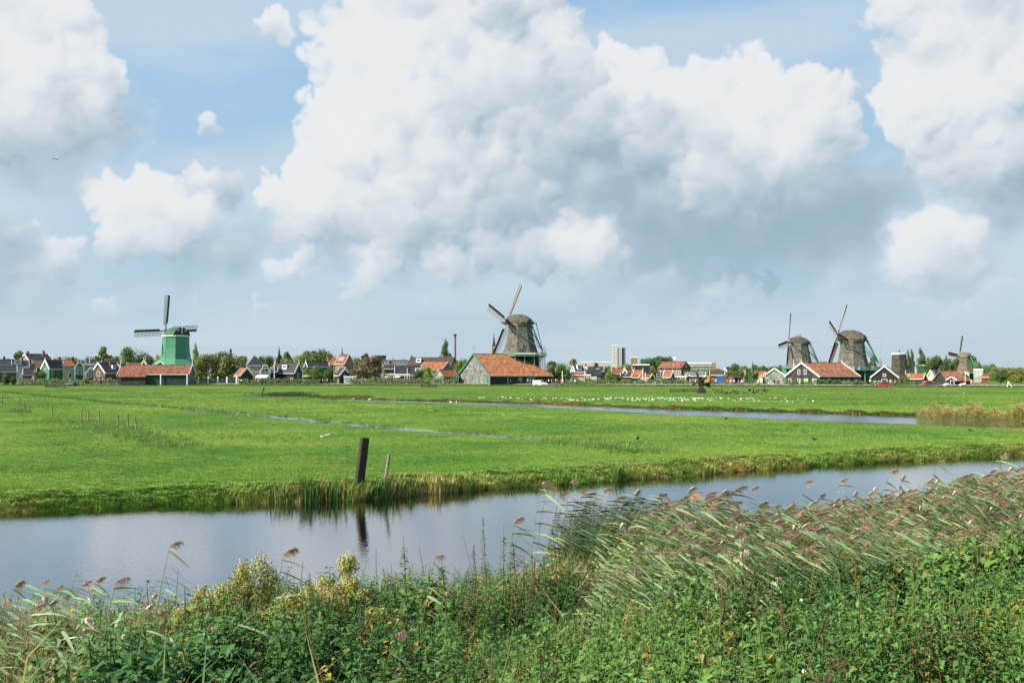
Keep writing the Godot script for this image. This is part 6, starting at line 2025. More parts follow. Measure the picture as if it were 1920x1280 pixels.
	for p in [[985, 0.4, "dark", "grey", "nearest the mill wall"], [989, 0.9, "grey", "dark", "second from the mill wall"], [1003, 0.4, "dark", "dark", "by the winch wheel"], [1008, 1.2, "red", "dark", "leaning by the winch wheel"], [1013, 0.6, "cream", "white", "at the end of the stage"], [1017, 1.5, "red", "brown", "last at the end of the stage"]]:
		var at := P(p[0], 700, 349.8)
		at.y = sy
		person("visitor in %s top on the green mill stage %s" % [p[2], p[4]], at, p[1], "stand", p[2], p[3], "hair", "visitors on the mill stage")

# ---------------------------------------------------------------- birds
func bird_meshes() -> Array:
	var body := MB.new()
	var rings := []
	for s in [[-0.24, 0.145, 0.012, 0.006], [-0.15, 0.15, 0.045, 0.030], [-0.04, 0.15, 0.068, 0.062], [0.06, 0.165, 0.066, 0.066], [0.12, 0.195, 0.046, 0.052], [0.145, 0.235, 0.032, 0.036], [0.155, 0.265, 0.032, 0.034], [0.185, 0.275, 0.026, 0.026], [0.205, 0.272, 0.010, 0.010]]:
		var ring := []
		for k in 8:
			var a := TAU * k / 8
			ring.append(Vector3(s[0], s[1] + sin(a) * s[3], cos(a) * s[2]))
		rings.append(ring)
	body.loft(rings)
	var wing := MB.new()
	for z in [-1.0, 1.0]:
		wing.loft([[Vector3(0.06, 0.215, z * 0.05), Vector3(0.07, 0.17, z * 0.076), Vector3(0.03, 0.15, z * 0.07)], [Vector3(-0.10, 0.20, z * 0.045), Vector3(-0.10, 0.165, z * 0.072), Vector3(-0.10, 0.145, z * 0.06)], [Vector3(-0.27, 0.175, z * 0.012), Vector3(-0.27, 0.16, z * 0.022), Vector3(-0.26, 0.152, z * 0.016)]])
	var beak := MB.new()
	beak.tube([Vector3(0.20, 0.271, 0), Vector3(0.245, 0.262, 0)], [0.011, 0.003], 5)
	var legs := MB.new()
	for z in [-0.025, 0.025]:
		legs.tube([Vector3(0.01, 0.11, z), Vector3(0.012, 0.005, z)], [0.006, 0.005], 4)
		legs.bar(Vector3(0.0, 0.006, z), Vector3(0.05, 0.006, z), 0.03, 0.006)
	return [body.mesh(), wing.mesh(), beak.mesh(), legs.mesh()]

func bird(called: String, label: String, category: String, group: String, meshes: Array, paints: Array, at: Vector3, face: float, size: float) -> void:
	var t := thing(called, label, category, at, face, group)
	t.scale = Vector3.ONE * size
	for k in 4:
		obj(["body", "wings", "beak", "legs"][k], meshes[k], paints[k], t)

func build_birds() -> void:
	var r := RandomNumberGenerator.new()
	r.seed = 44
	var ms := bird_meshes()
	var white := mat("gull white", lin(0.72, 0.72, 0.70), 0.8)
	var grey := mat("gull grey", lin(0.55, 0.57, 0.60), 0.8)
	var horn := mat("horn", lin(0.45, 0.22, 0.05), 0.6)
	var black := mat("bird black", lin(0.014, 0.014, 0.016), 0.6)
	for k in 165:
		var px := 1290.0 + r.randfn(0, 150.0)
		if k < 14:
			px = r.randf_range(886, 1060)
		elif k < 75:
			px = r.randf_range(1060, 1320)
		if px > 1632 or px < 880:
			px = r.randf_range(1100, 1580)
		var lower := lerpf(751.5, 757.0, clampf((px - 880) / 700.0, 0, 1))
		var upper := lerpf(746.5, 748.0, clampf((px - 880) / 700.0, 0, 1))
		var py := lerpf(upper, lower, r.randf()) if r.randf() < 0.75 else lerpf(upper, lower, 0.2)
		var at := G(px, py, 0.03)
		at.y = ground(at.x, at.z) + 0.07
		bird("gull", "white gull in the big flock resting on the meadow beyond the pond", "gull", "gulls resting in the meadow", ms, [white, grey if r.randf() < 0.6 else white, horn, horn], at, r.randf() * TAU, r.randf_range(0.7, 0.95))
	for p in [[662, 749.5, "on the grass near the west tip of the pond"], [693, 750.5, "at the west tip of the pond"], [845, 756.5, "on the water's edge of the narrow pond end"], [856, 757.5, "second on the edge of the narrow pond end"], [1808, 739, "alone in the east meadow"]]:
		var at := G(p[0], p[1], 0.0)
		at.y = maxf(ground(at.x, at.z), WET) + 0.05
		bird("gull", "white gull " + p[2], "gull", "single gulls by the water", ms, [white, grey, horn, horn], at, r.randf() * TAU, 1.05)
	for p in [[1196, 829.5, 1.6, "on the rushy grass below the small black mill"], [1527, 830.5, 1.45, "on the meadow below the dark boarded barn"], [1820, 811, 1.4, "on the meadow before the tan reed bed"], [1362, 788.5, 1.3, "on the pond's near bank"], [816, 772, 1.2, "small in the grass between the ditches"], [459, 781.5, 1.35, "on the gleaming ditch"], [470.5, 780.5, 1.3, "second on the gleaming ditch"], [948, 779, 1.1, "by the rushes below the tall mill"]]:
		var at := G(p[0], p[1], 0.0)
		at.y = maxf(ground(at.x, at.z), WET - 0.06) + 0.03
		bird("dark_bird", "black water bird " + p[3], "bird", "black birds on the meadow", ms, [black, black, mat("pale beak", lin(0.7, 0.65, 0.6), 0.5), black], at, r.randf() * TAU if p[0] < 1500 else 2.0, p[2] * 0.6)
	for p in [[614, 819.0, 0.65, 0.4, "larger white goose resting on the grass beyond the big post"], [603, 820.5, 0.48, 2.8, "smaller white goose resting on the grass beyond the big post"]]:
		var at := G(p[0], p[1], 0.0)
		at.y = ground(at.x, at.z) - 0.02
		bird("goose", p[4], "goose", "white geese in the meadow", ms, [white, white, horn, horn], at, p[3], p[2])

# ---------------------------------------------------------------- vehicles
func car(called: String, label: String, at: Vector3, face: float, paint: String, shape: String) -> void:
	var t := thing(called, label, "van" if shape == "van" else "car", at, face)
	var prof := PackedVector2Array([Vector2(-2.1, 0.32), Vector2(2.1, 0.32), Vector2(2.15, 0.62), Vector2(2.0, 0.82), Vector2(1.05, 0.95), Vector2(0.35, 1.42), Vector2(-1.2, 1.46), Vector2(-2.0, 1.05), Vector2(-2.15, 0.7)])
	var glass := PackedVector2Array([Vector2(0.92, 0.97), Vector2(0.32, 1.36), Vector2(-1.15, 1.40), Vector2(-1.8, 1.02)])
	var hw := 0.86
	if shape == "van":
		prof = PackedVector2Array([Vector2(-2.4, 0.34), Vector2(2.3, 0.34), Vector2(2.4, 0.75), Vector2(2.2, 1.05), Vector2(1.45, 1.22), Vector2(0.85, 1.85), Vector2(0.5, 1.95), Vector2(-2.3, 1.95), Vector2(-2.42, 1.8)])
		glass = PackedVector2Array([Vector2(1.35, 1.22), Vector2(0.82, 1.78), Vector2(0.3, 1.8), Vector2(0.3, 1.22)])
		hw = 0.92
	var mb := MB.new()
	mb.plate(prof, -hw, hw)
	obj("body", mb, M[paint], t)
	mb = MB.new()
	mb.plate(glass, -hw - 0.012, hw + 0.012)
	# windscreen and rear window
	var a: Vector2 = prof[4]
	var b: Vector2 = prof[5]
	mb.quad(Vector3(a.x + 0.02, a.y + 0.03, -hw * 0.85), Vector3(a.x + 0.02, a.y + 0.03, hw * 0.85), Vector3(b.x + 0.05, b.y, hw * 0.8), Vector3(b.x + 0.05, b.y, -hw * 0.8), Vector3(1, 1, 0))
	obj("windows", mb, M["glass"], t)
	for x in [-1.3, 1.35]:
		for z in [-1.0, 1.0]:
			mb = MB.new()
			mb.tube([Vector3(x, 0.32, z * (hw - 0.16)), Vector3(x, 0.32, z * (hw + 0.03))], [0.32, 0.32], 14)
			var w := obj("wheel", mb, M["black metal"], t)
			mb = MB.new()
			mb.tube([Vector3(x, 0.32, z * (hw + 0.01)), Vector3(x, 0.32, z * (hw + 0.05))], [0.19, 0.17], 10)
			obj("rim", mb, M["grey metal"], w)
	for z in [-0.62, 0.62]:
		mb = MB.new()
		mb.box(Vector3(prof[3].x + 0.06, 0.70, z), Vector3(0.14, 0.16, 0.34))
		obj("headlight", mb, M["white trim"], t)
		mb = MB.new()
		mb.box(Vector3(prof[8].x - 0.01, 0.85, z * 1.1), Vector3(0.06, 0.24, 0.2))
		obj("tail_light", mb, mat("tail red", lin(0.4, 0.02, 0.02), 0.3), t)
	mb = MB.new()
	mb.box(Vector3(prof[2].x + 0.0, 0.50, 0), Vector3(0.06, 0.22, 1.5))
	obj("bumper", mb, M["black metal"], t)

func boat(label: String, px: float, py: float, half: float, d: float, cover: String) -> void:
	var at := P(px, py, d)
	at.y = ground(at.x, at.z) + 0.15
	var t := thing("covered_boat", label, "boat", at, 0.0, "boats laid up behind the path")
	var L := half * d / F
	var mb := MB.new()
	var rings := []
	for k in 7:
		var f := -1.0 + k / 3.0
		var w := 0.95 * sqrt(maxf(0.03, 1.0 - pow(maxf(f, -0.75), 4)))
		rings.append([Vector3(f * L, 0.85, -w), Vector3(f * L * 0.94, 0.1, -w * 0.6), Vector3(f * L * 0.9, 0, 0), Vector3(f * L * 0.94, 0.1, w * 0.6), Vector3(f * L, 0.85, w)])
	mb.loft(rings, true)
	obj("hull", mb, M["white paint"], t)
	mb = MB.new()
	rings = []
	for k in 7:
		var f := -1.0 + k / 3.0
		var w := 1.0 * sqrt(maxf(0.03, 1.0 - pow(maxf(f, -0.75), 4)))
		var up := 0.95 + 0.75 * (1.0 - f * f) * (0.8 + 0.3 * sin(k * 1.7))
		rings.append([Vector3(f * L * 0.99, 0.82, -w), Vector3(f * L * 0.97, up * 0.9, -w * 0.55), Vector3(f * L * 0.97, up, 0), Vector3(f * L * 0.97, up * 0.9, w * 0.55), Vector3(f * L * 0.99, 0.82, w)])
	mb.loft(rings, true)
	obj("cover", mb, M[cover], t)
	t.scale.y = 0.55

# ---------------------------------------------------------------- posts, fences, poles, flags
func pole(called: String, label: String, category: String, px: float, top: float, d: float, w: float, paint: String, knob := "") -> Node3D:
	var at := P(px, 700, d)
	at.y = ground(at.x, at.z)
	var t := thing(called, label, category, at)
	var h := H(top, d) - at.y
	var mb := MB.new()
	mb.tube([Vector3(0, -0.3, 0), Vector3(0, h, 0)], [w, w * 0.75], 8)
	obj("pole", mb, M[paint], t)
	if knob != "":
		mb = MB.new()
		mb.ball(Vector3(0, h, 0), Vector3.ONE * w * 2.0, 8, 6)
		obj("knob", mb, M[knob], t)
	return t

func flag(t: Node3D, h: float, w: float, tall: float, stripes: Array, droop: float) -> void:
	for k in stripes.size():
		var mb := MB.new()
		for i in 8:
			var q := []
			for e in [[i, k], [i + 1, k], [i + 1, k + 1], [i, k + 1]]:
				var u: float = e[0] / 8.0
				q.append(Vector3(0.06 + u * w, h - e[1] * tall / stripes.size() - droop * u * u, 0.12 * sin(u * 7.0) * u))
			mb.quad(q[0], q[1], q[2], q[3], Vector3(0, 0, 1))
			mb.quad(q[0] - Vector3(0, 0, 0.01), q[1] - Vector3(0, 0, 0.01), q[2] - Vector3(0, 0, 0.01), q[3] - Vector3(0, 0, 0.01), Vector3(0, 0, -1))
		obj("flag_stripe", mb, M[stripes[k]], t)

func rail_fence(label: String, x0: float, x1: float, py: float, top: float, rails: int, paint: String, lean := 0.0) -> void:
	var a := G(x0, py)
	var b := G(x1, py)
	a.y = ground(a.x, a.z)
	b.y = ground(b.x, b.z)
	var h := (py - top) * -a.z / F
	var mid := (a + b) / 2
	var t := thing("wooden_fence", label, "fence", mid)
	var n := maxi(2, int(a.distance_to(b) / 1.9) + 1)
	for k in n:
		var p := a.lerp(b, k / float(n - 1)) - mid
		var mb := MB.new()
		mb.bar(p - Vector3.UP * 0.2, p + Vector3.UP * (h + 0.08) + Vector3(lean, 0, 0), 0.13, 0.13)
		obj("post", mb, M[paint], t)
	for k in rails:
		var y := h * (k + 0.7) / rails
		var mb := MB.new()
		mb.bar(a - mid + Vector3(0, y, 0.09), b - mid + Vector3(0, y, 0.09), 0.05, h * 0.5 / rails)
		obj("rail", mb, M[paint], t)

func build_props() -> void:
	var r := RandomNumberGenerator.new()
	r.seed = 3
	mat("van white", lin(0.76, 0.77, 0.78), 0.25)
	mat("car blue", lin(0.10, 0.17, 0.28), 0.22)
	mat("car red", lin(0.30, 0.055, 0.045), 0.22)
	mat("flag red", lin(0.45, 0.05, 0.05), 0.85)
	mat("flag blue", lin(0.05, 0.08, 0.30), 0.85)
	mat("tarp green", lin(0.10, 0.24, 0.15), 0.8)
	mat("tarp dark", lin(0.04, 0.05, 0.05), 0.7)
	mat("canvas", lin(0.74, 0.72, 0.66), 0.85)
	mat("yellow paint", lin(0.52, 0.34, 0.06), 0.5)
	var at := G(1012.5, 726, 0.0)
	at = P(1012.5, 726, 320)
	at.y = ground(at.x, at.z)
	car("white_van", "white delivery van parked on the bank before the big barn", at, 0.0, "van white", "van")
	at = P(134, 726, 322)
	at.y = ground(at.x, at.z)
	car("blue_car", "blue car parked nose to the meadow at the field gate", at, -PI / 2 + 0.12, "car blue", "car")
	at = P(1656, 722, 280)
	at.y = ground(at.x, at.z)
	car("red_car", "red car half hidden by weeds before the black gabled house", at, PI - 0.15, "car red", "car")
	at = P(1743, 720, 296)
	at.y = ground(at.x, at.z)
	car("red_car", "red car parked by the cream house near the grey boarded barn", at, 0.3, "car red", "car")
	car("pale_car", "grey car parked beside the dark rounded tree past the wooden shed", on_path(1401, 6.0), 0.2, "grey metal", "car")
	car("pale_car", "white car parked behind the scrub below the orange row", on_path(1238, 9.0), 0.0, "van white", "car")
	car("dark_car", "dark car parked before the narrow dark house", on_path(1255, 9.0), 0.1, "tarp dark", "car")
	boat("long boat under a pale green cover at the end of the crowd", 1096, 700, 9, 345, "pale teal board")
	boat("boat under a cream cover next to the pale green one", 1108, 700, 7, 345, "canvas")
	boat("white hulled boat under the round grey green bush", 1143, 700, 8, 346, "canvas")
	boat("small white boat left of the two white poles", 1194, 700, 5, 338, "white paint")
	boat("white motor boat behind the scrub past the two white poles", 1227, 700, 8, 338, "white paint")
	boat("small white boat on the grass before the grey boarded barn", 1775, 700, 4, 289, "white paint")
	boat("second small white boat on the grass before the red tiled barn", 1806, 700, 5, 288, "white paint")
	boat("boat under a dark tarpaulin before the orange roofs", 1408, 700, 7, 330, "tarp dark")
	# boxes and sheds on the quay
	mat("container blue", lin(0.02, 0.13, 0.40), 0.5)
	for b in [["blue steel container behind the path past the canopy roof", 1345, 1356.5, 707, "container blue"], ["yellow painted kiosk beside the canopy roof", 1327, 1332, 706.5, "yellow paint"], ["pink and white kiosk panel next to the yellow one", 1320, 1324, 706, "canvas"]]:
		var t := block("container", b[0], "container", b[1], b[2], b[3], 715, 338, 2.4, b[4], {roof = b[4]})
		for k in 4:
			var rb := MB.new()
			rb.box(Vector3((k - 1.5) * (b[2] - b[1]) * 338 / F / 4.5, 1.1, 1.23), Vector3(0.06, 1.6, 0.05))
			obj("rib", rb, M[b[4]], t)
	# white pavilion with large panes beside the dark green cottage
	var t := block("pavilion", "low white glass pavilion on the path beside the copper tree", "pavilion", 643, 665, 707.3, 717, 344, 4.0, "white wall", {rows = 1, cols = 4, wbase = 715.5, fill = 0.86, pane = "pale glass"})
	for k in 9:
		var mb := MB.new()
		mb.box(Vector3(2.6 + k * 0.36, 1.0, 1.9), Vector3(0.2, 1.9, 0.08))
		obj("board", mb, M["white trim"], t)
	# terrace with a long white canopy and parasols
	at = P(737, 700, 352)
	at.y = 0.3
	t = thing("terrace_canopy", "long white terrace canopy on slim posts behind the tall scrub", "canopy", at)
	var mb := MB.new()
	mb.box(Vector3(0, H(701.7, 352) - 0.3, 0), Vector3(68 * 352 / F, 0.28, 3))
	obj("roof", mb, M["white trim"], t)
	for k in 8:
		mb = MB.new()
		mb.box(Vector3((k - 3.5) * 9 * 352 / F, 1.6, 1.3), Vector3(0.14, 3.3, 0.14))
		obj("post", mb, M["white trim"], t)
	for k in 6:
		mb = MB.new()
		mb.box(Vector3((k - 2.8) * 10 * 352 / F, 0.9, 1.38), Vector3(1.3, 1.0, 0.06))
		obj("panel", mb, M["white wall"], t)
	for u in [[727, "white parasol leaning over the terrace behind the tall scrub", "canvas", 350.0, 705.0], [744, "second white parasol on the terrace behind the tall scrub", "canvas", 350.0, 704.5], [573.5, "yellow parasol between the round green trees and the long slate house", "yellow paint", 349.0, 703.0]]:
		at = P(u[0], 700, u[3])
		at.y = ground(at.x, at.z)
		t = thing("parasol", u[1], "parasol", at)
		var h := H(u[4], u[3]) - at.y
		mb = MB.new()
		mb.tube([Vector3.ZERO, Vector3(0, h, 0)], [0.04, 0.03], 6)
		obj("pole", mb, M["grey metal"], t)
		mb = MB.new()
		mb.loft([ring8(1.5, h - 0.55, 0), ring8(0.9, h - 0.2, 0), ring8(0.05, h, 0)], true, false, true)
		obj("canopy", mb, M[u[2]], t)
	at = P(490.5, 700, 352)
	at.y = 0.3
	t = thing("awning", "white awning stretched before the teal bell gable", "awning", at)
	mb = MB.new()
	mb.loft([[Vector3(-2.1, 2.6, 1.2), Vector3(2.1, 2.6, 1.2), Vector3(2.1, 2.2, 1.2), Vector3(-2.1, 2.2, 1.2)], [Vector3(-2.1, 3.3, -1.2), Vector3(2.1, 3.3, -1.2), Vector3(2.1, 3.2, -1.2), Vector3(-2.1, 3.2, -1.2)]])
	obj("cloth", mb, M["canvas"], t)
	for x in [-2.0, 2.0]:
		mb = MB.new()
		mb.bar(Vector3(x, 0, 1.1), Vector3(x, 2.6, 1.1), 0.08, 0.08)
		obj("post", mb, M["white trim"], t)
	# teal railing with white posts past the green mill
	at = on_path(407, 2.4)
	t = thing("railing", "teal boarded railing with tall white posts past the long green barn", "railing", at)
	for px in [371.5, 390, 408, 425, 443]:
		mb = MB.new()
		mb.box(P(px, 700, -at.z) - at + Vector3(0, at.y - P(px, 700, -at.z).y + at.y * 0 + 1.25, 0) - Vector3(0, at.y - at.y, 0), Vector3(0.42, 2.7, 0.3))
		obj("post", mb, M["white trim"], t)
	for k in 7:
		mb = MB.new()
		mb.box(Vector3(0, 0.15 + k * 0.26, 0), Vector3(76 * 0.184, 0.22, 0.08))
		obj("board", mb, M["teal board"] if k < 6 else M["green board"], t)
	# white poles and lamp posts
	pole("flagpole", "tall white pole before the long grey slate house", "pole", 514, 675, 352, 0.14, "white trim", "yellow paint")
	pole("flagpole", "shorter cream pole past the long slate house", "pole", 567.5, 687, 350, 0.11, "cream wall", "cream wall")
	pole("flagpole", "tall pale pole beside the dark green cottage", "pole", 626, 679.5, 350, 0.13, "cream wall", "cream wall")
	pole("flagpole", "white pole rising from the terrace canopy", "pole", 763.5, 690, 350, 0.13, "white trim")
	pole("flagpole", "white post in the crowd past the white van", "pole", 1054.5, 695, 338, 0.16, "white trim")
	pole("flagpole", "first of two white masts before the low red tiled house", "pole", 1205.5, 693, 337, 0.12, "white trim")
	pole("flagpole", "second of two white masts before the low red tiled house", "pole", 1210.5, 698, 337, 0.12, "white trim")
	pole("flagpole", "white mast beside the smaller red sailed mill", "pole", 1489, 673.5, 318, 0.12, "white trim")
	pole("lamp_post", "dark street lamp before the long green barn", "lamp", 335.5, 699.5, 340, 0.07, "black metal", "black metal")
	pole("wooden_post", "thick dark wooden post before the brick gabled house", "post", 188.5, 706.5, 341, 0.30, "dark wood")
	t = pole("flagpole", "white flagpole with a red white blue flag at the warehouse foot", "flag", 1285, 698, 336, 0.07, "white trim")
	flag(t, H(698, 336) - t.position.y, 1.6, 1.1, ["flag red", "white trim", "flag blue"], 0.6)
	t = pole("flagpole", "flag hanging in red white and blue before the skylight house", "flag", 1096, 681, 346, 0.06, "white trim")
	flag(t, H(681.5, 346) - t.position.y, 0.9, 2.6, ["flag red", "white trim", "flag blue"], 0.3)
	t = pole("flagpole", "white flagpole with a pale flag before the red tiled barn", "flag", 1810.5, 696, 290, 0.08, "white trim")
	flag(t, H(696.5, 290) - t.position.y, 1.0, 0.9, ["white trim"], 0.4)
	# white tripod windpump at the east end
	at = P(1892, 722, 282)
	at.y = ground(at.x, at.z)
	t = thing("windpump", "little white tripod windpump standing on the grass at the east end", "windpump", at)
	for q in [Vector3(-0.6, 0, 0.3), Vector3(0.9, 0, 0.3), Vector3(0, 0, -0.7)]:
		mb = MB.new()
		mb.bar(q, Vector3(0, 1.45, 0), 0.14, 0.14)
		obj("leg", mb, M["white trim"], t)
	mb = MB.new()
	mb.box(Vector3(0, 1.55, 0), Vector3(0.3, 0.4, 0.3))
	obj("head", mb, M["white trim"], t)
	at = P(1761, 724, 276)
	at.y = ground(at.x, at.z)
	t = thing("picnic_table", "weathered grey picnic table on the grass before the grey boarded barn", "table", at, 0.2)
	mb = MB.new()
	mb.box(Vector3(0, 0.75, 0), Vector3(1.8, 0.06, 0.8))
	obj("table_top", mb, M["grey wood"], t)
	for z in [-0.75, 0.75]:
		mb = MB.new()
		mb.box(Vector3(0, 0.45, z), Vector3(1.8, 0.05, 0.28))
		obj("seat", mb, M["grey wood"], t)
	for x in [-0.6, 0.6]:
		mb = MB.new()
		mb.bar(Vector3(x, 0, -0.7), Vector3(x, 0.75, -0.25), 0.08, 0.08)
		mb.bar(Vector3(x, 0, 0.7), Vector3(x, 0.75, 0.25), 0.08, 0.08)
		mb.bar(Vector3(x, 0.42, -0.8), Vector3(x, 0.42, 0.8), 0.06, 0.1)
		obj("leg", mb, M["grey wood"], t)
	# gates and rails
	rail_fence("dark wooden field gate beside the path before the orange roofed shed", 790, 819, 727.5, 720.5, 3, "dark wood")
	rail_fence("grey wooden fence before the white van", 1016, 1041, 727.5, 720.5, 3, "grey wood")
	rail_fence("old brown fence beside the blue car", 84, 121, 727.0, 720.5, 3, "dark wood", 0.05)
	rail_fence("low dark rail on short posts beside the small black mill", 1257, 1307, 735.5, 729.5, 2, "dark wood")
	rail_fence("dark log rack before the big barn's grey gable", 901, 917, 721.5, 713.5, 2, "dark wood")
	# ladder frame at the west gable of the big barn
	at = on_path(854.5, 3.0)
	t = thing("ladder_frame", "pale green timber frame leaning at the corner of the big barn", "frame", at)
	for q in [[Vector3(-0.7, 0, 0), Vector3(-1.2, 2.6, 0)], [Vector3(0.5, 0, 0), Vector3(1.1, 2.9, 0)], [Vector3(-1.2, 2.5, 0), Vector3(1.1, 2.8, 0)], [Vector3(-0.2, 0, 0), Vector3(0.5, 2.7, 0)]]:
		mb = MB.new()
		mb.bar(q[0], q[1], 0.22, 0.16)
		obj("beam", mb, M["bright green"], t)
	# barrels on the stage of the large red sailed mill
	for b in [[1602, "pink barrel standing on the green mill stage", lin(0.62, 0.18, 0.42)], [1612, "light blue barrel standing on the green mill stage", lin(0.16, 0.42, 0.75)]]:
		at = P(b[0], 700, 370.0)
		at.y = H(693.5, 376) + 0.01
		t = thing("barrel", b[1], "barrel", at)
		mb = MB.new()
		mb.tube([Vector3(0, 0, 0), Vector3(0, 0.5, 0), Vector3(0, 1.0, 0)], [0.36, 0.44, 0.36], 12)
		obj("staves", mb, mat(b[1], b[2], 0.5), t)
		mb = MB.new()
		mb.tube([Vector3(0, 0.98, 0), Vector3(0, 1.06, 0)], [0.40, 0.40], 12)
		obj("lid", mb, mat(b[1], b[2], 0.5), t)
	# the row of fence posts on the west meadow
	var k := 0
	var names := ["alone at the west edge of the meadow", "first of the close pair near the west edge", "second of the close pair near the west edge", "standing alone after the close pair", "first of three before the tall grass", "middle of three before the tall grass", "last of three before the tall grass", "short one after the three in the tall grass", "second last in the tall grass, leaning", "last in the row, leaning beside a dark bird"]
	for p in [[3, 763, 742], [45, 773.5, 751], [54, 773, 752], [97.5, 783.5, 764.5], [151, 787, 766.5], [164.5, 788.5, 770], [185, 791.5, 771.5], [220, 799, 778.5], [239.5, 805, 777], [256.5, 807, 781.5]]:
		var g := G(p[0], p[1])
		g.y = ground(g.x, g.z)
		t = thing("fence_post", "weathered tan fence post " + names[k], "post", g, 0.0, "fence posts across the west meadow")
		var h: float = (p[1] - p[2]) * -g.z / F
		mb = MB.new()
		var ln := Vector3(r.randfn(0, 0.03) - (0.08 if k >= 8 else 0.0), 0, r.randfn(0, 0.03))
		mb.tube([Vector3(0, -0.25, 0), Vector3(0, h * 0.5, 0) + ln * 0.5, Vector3(0, h, 0) + ln, Vector3(0, h + 0.015, 0) + ln], [0.052, 0.05, 0.047, 0.02], 9)
		obj("stake", mb, M["tan wood"], t)
		k += 1
	var g2 := G(491, 741)
	g2.y = ground(g2.x, g2.z)
	t = thing("wooden_post", "leaning dark post by the pool in the far meadow", "post", g2)
	mb = MB.new()
	mb.bar(Vector3(-0.15, -0.3, 0), Vector3(0.32, 1.35, 0), 0.16, 0.16)
	obj("stake", mb, M["dark wood"], t)
	# the two posts on the canal bank
	mat("post wood", lin(0.045, 0.036, 0.026), 0.92, "streak", 1.2)
	mat("old post wood", lin(0.34, 0.30, 0.24), 0.92, "streak", 1.6)
	var gp := G(672, 918, -0.3)
	t = thing("mooring_post", "thick square dark timber post leaning on the canal bank", "post", gp, 0.42)
	var lean := Basis(Vector3(0, 0, 1), -0.13) * Basis(Vector3(1, 0, 0), 0.02)
	t.basis = Basis(Vector3(0, 0, 1), -0.115) * Basis(Vector3.UP, 0.48)
	mb = MB.new()
	var hw := 0.122
	var rings := []
	for q in [[-0.8, 1.0], [0.0, 1.0], [0.5, 0.985], [1.0, 0.99], [1.56, 0.97], [1.60, 0.90], [1.612, 0.6]]:
		var ring := []
		for c in [[-1, -0.84], [-0.84, -1], [0.84, -1], [1, -0.84], [1, 0.84], [0.84, 1], [-0.84, 1], [-1, 0.84]]:
			ring.append(Vector3(c[0] * hw * q[1], q[0] + 0.012 * sin(c[0] * 3.0 + c[1] * 5.0), c[1] * hw * q[1]))
		rings.append(ring)
	mb.loft(rings)
	obj("timber", mb, M["post wood"], t)
	mb = MB.new()
	for q in [[-0.03, 0.3], [0.05, 0.8], [-0.06, 1.1]]:
		mb.bar(Vector3(q[0], q[1] - 0.2, hw + 0.001), Vector3(q[0] + 0.008, q[1] + 0.22, hw + 0.001), 0.006, 0.006)
	obj("crack", mb, M["dark wood"], t)
	gp = G(721, 926, -0.4)
	t = thing("bank_stake", "thin pale round stake leaning beside the dark timber post", "post", gp)
	mb = MB.new()
	mb.tube([Vector3(-0.04, -0.5, 0), Vector3(0.0, 0.2, 0), Vector3(0.07, 0.75, -0.01), Vector3(0.135, 1.20, -0.02), Vector3(0.138, 1.225, -0.02)], [0.058, 0.055, 0.052, 0.050, 0.03], 10)
	obj("stake", mb, M["old post wood"], t)
	# the airliner
	at = P(104, 297.5, 2600)
	t = thing("airplane", "tiny white airliner high in the blue gap", "airplane", at, -0.35)
	mat("airliner", lin(0.16, 0.19, 0.23), 0.4)
	mb = MB.new()
	mb.tube([Vector3(-11, 0.6, 0), Vector3(-9, 0.3, 0), Vector3(-5, 0, 0), Vector3(7, 0, 0), Vector3(9.6, -0.2, 0), Vector3(10.8, -0.5, 0)], [0.3, 0.9, 1.25, 1.25, 0.9, 0.2], 12)
	obj("fuselage", mb, M["airliner"], t)
	for z in [-1.0, 1.0]:
		mb = MB.new()
		mb.loft([[Vector3(2.4, -0.6, z), Vector3(-1.6, -0.6, z), Vector3(-1.6, -0.9, z), Vector3(2.4, -0.9, z)], [Vector3(-2.2, 0.5, z * 10.5), Vector3(-3.4, 0.5, z * 10.5), Vector3(-3.4, 0.42, z * 10.5), Vector3(-2.2, 0.42, z * 10.5)]])
		obj("wing", mb, M["airliner"], t)
		mb = MB.new()
		mb.tube([Vector3(1.6, -1.6, z * 3.8), Vector3(-1.2, -1.6, z * 3.8)], [0.75, 0.5], 10)
		obj("engine", mb, M["airliner"], t)
		mb = MB.new()
		mb.loft([[Vector3(-9.0, 0.7, z * 0.4), Vector3(-11.0, 0.7, z * 0.4), Vector3(-10.8, 0.6, z * 0.4)], [Vector3(-10.8, 1.0, z * 4), Vector3(-11.8, 1.0, z * 4), Vector3(-11.6, 0.95, z * 4)]])
		obj("tailplane", mb, M["airliner"], t)
	mb = MB.new()
	mb.plate(PackedVector2Array([Vector2(-7.6, 1.0), Vector2(-10.8, 1.0), Vector2(-12.0, 4.4), Vector2(-10.6, 4.4)]), -0.12, 0.12)
	obj("tail_fin", mb, M["airliner"], t)

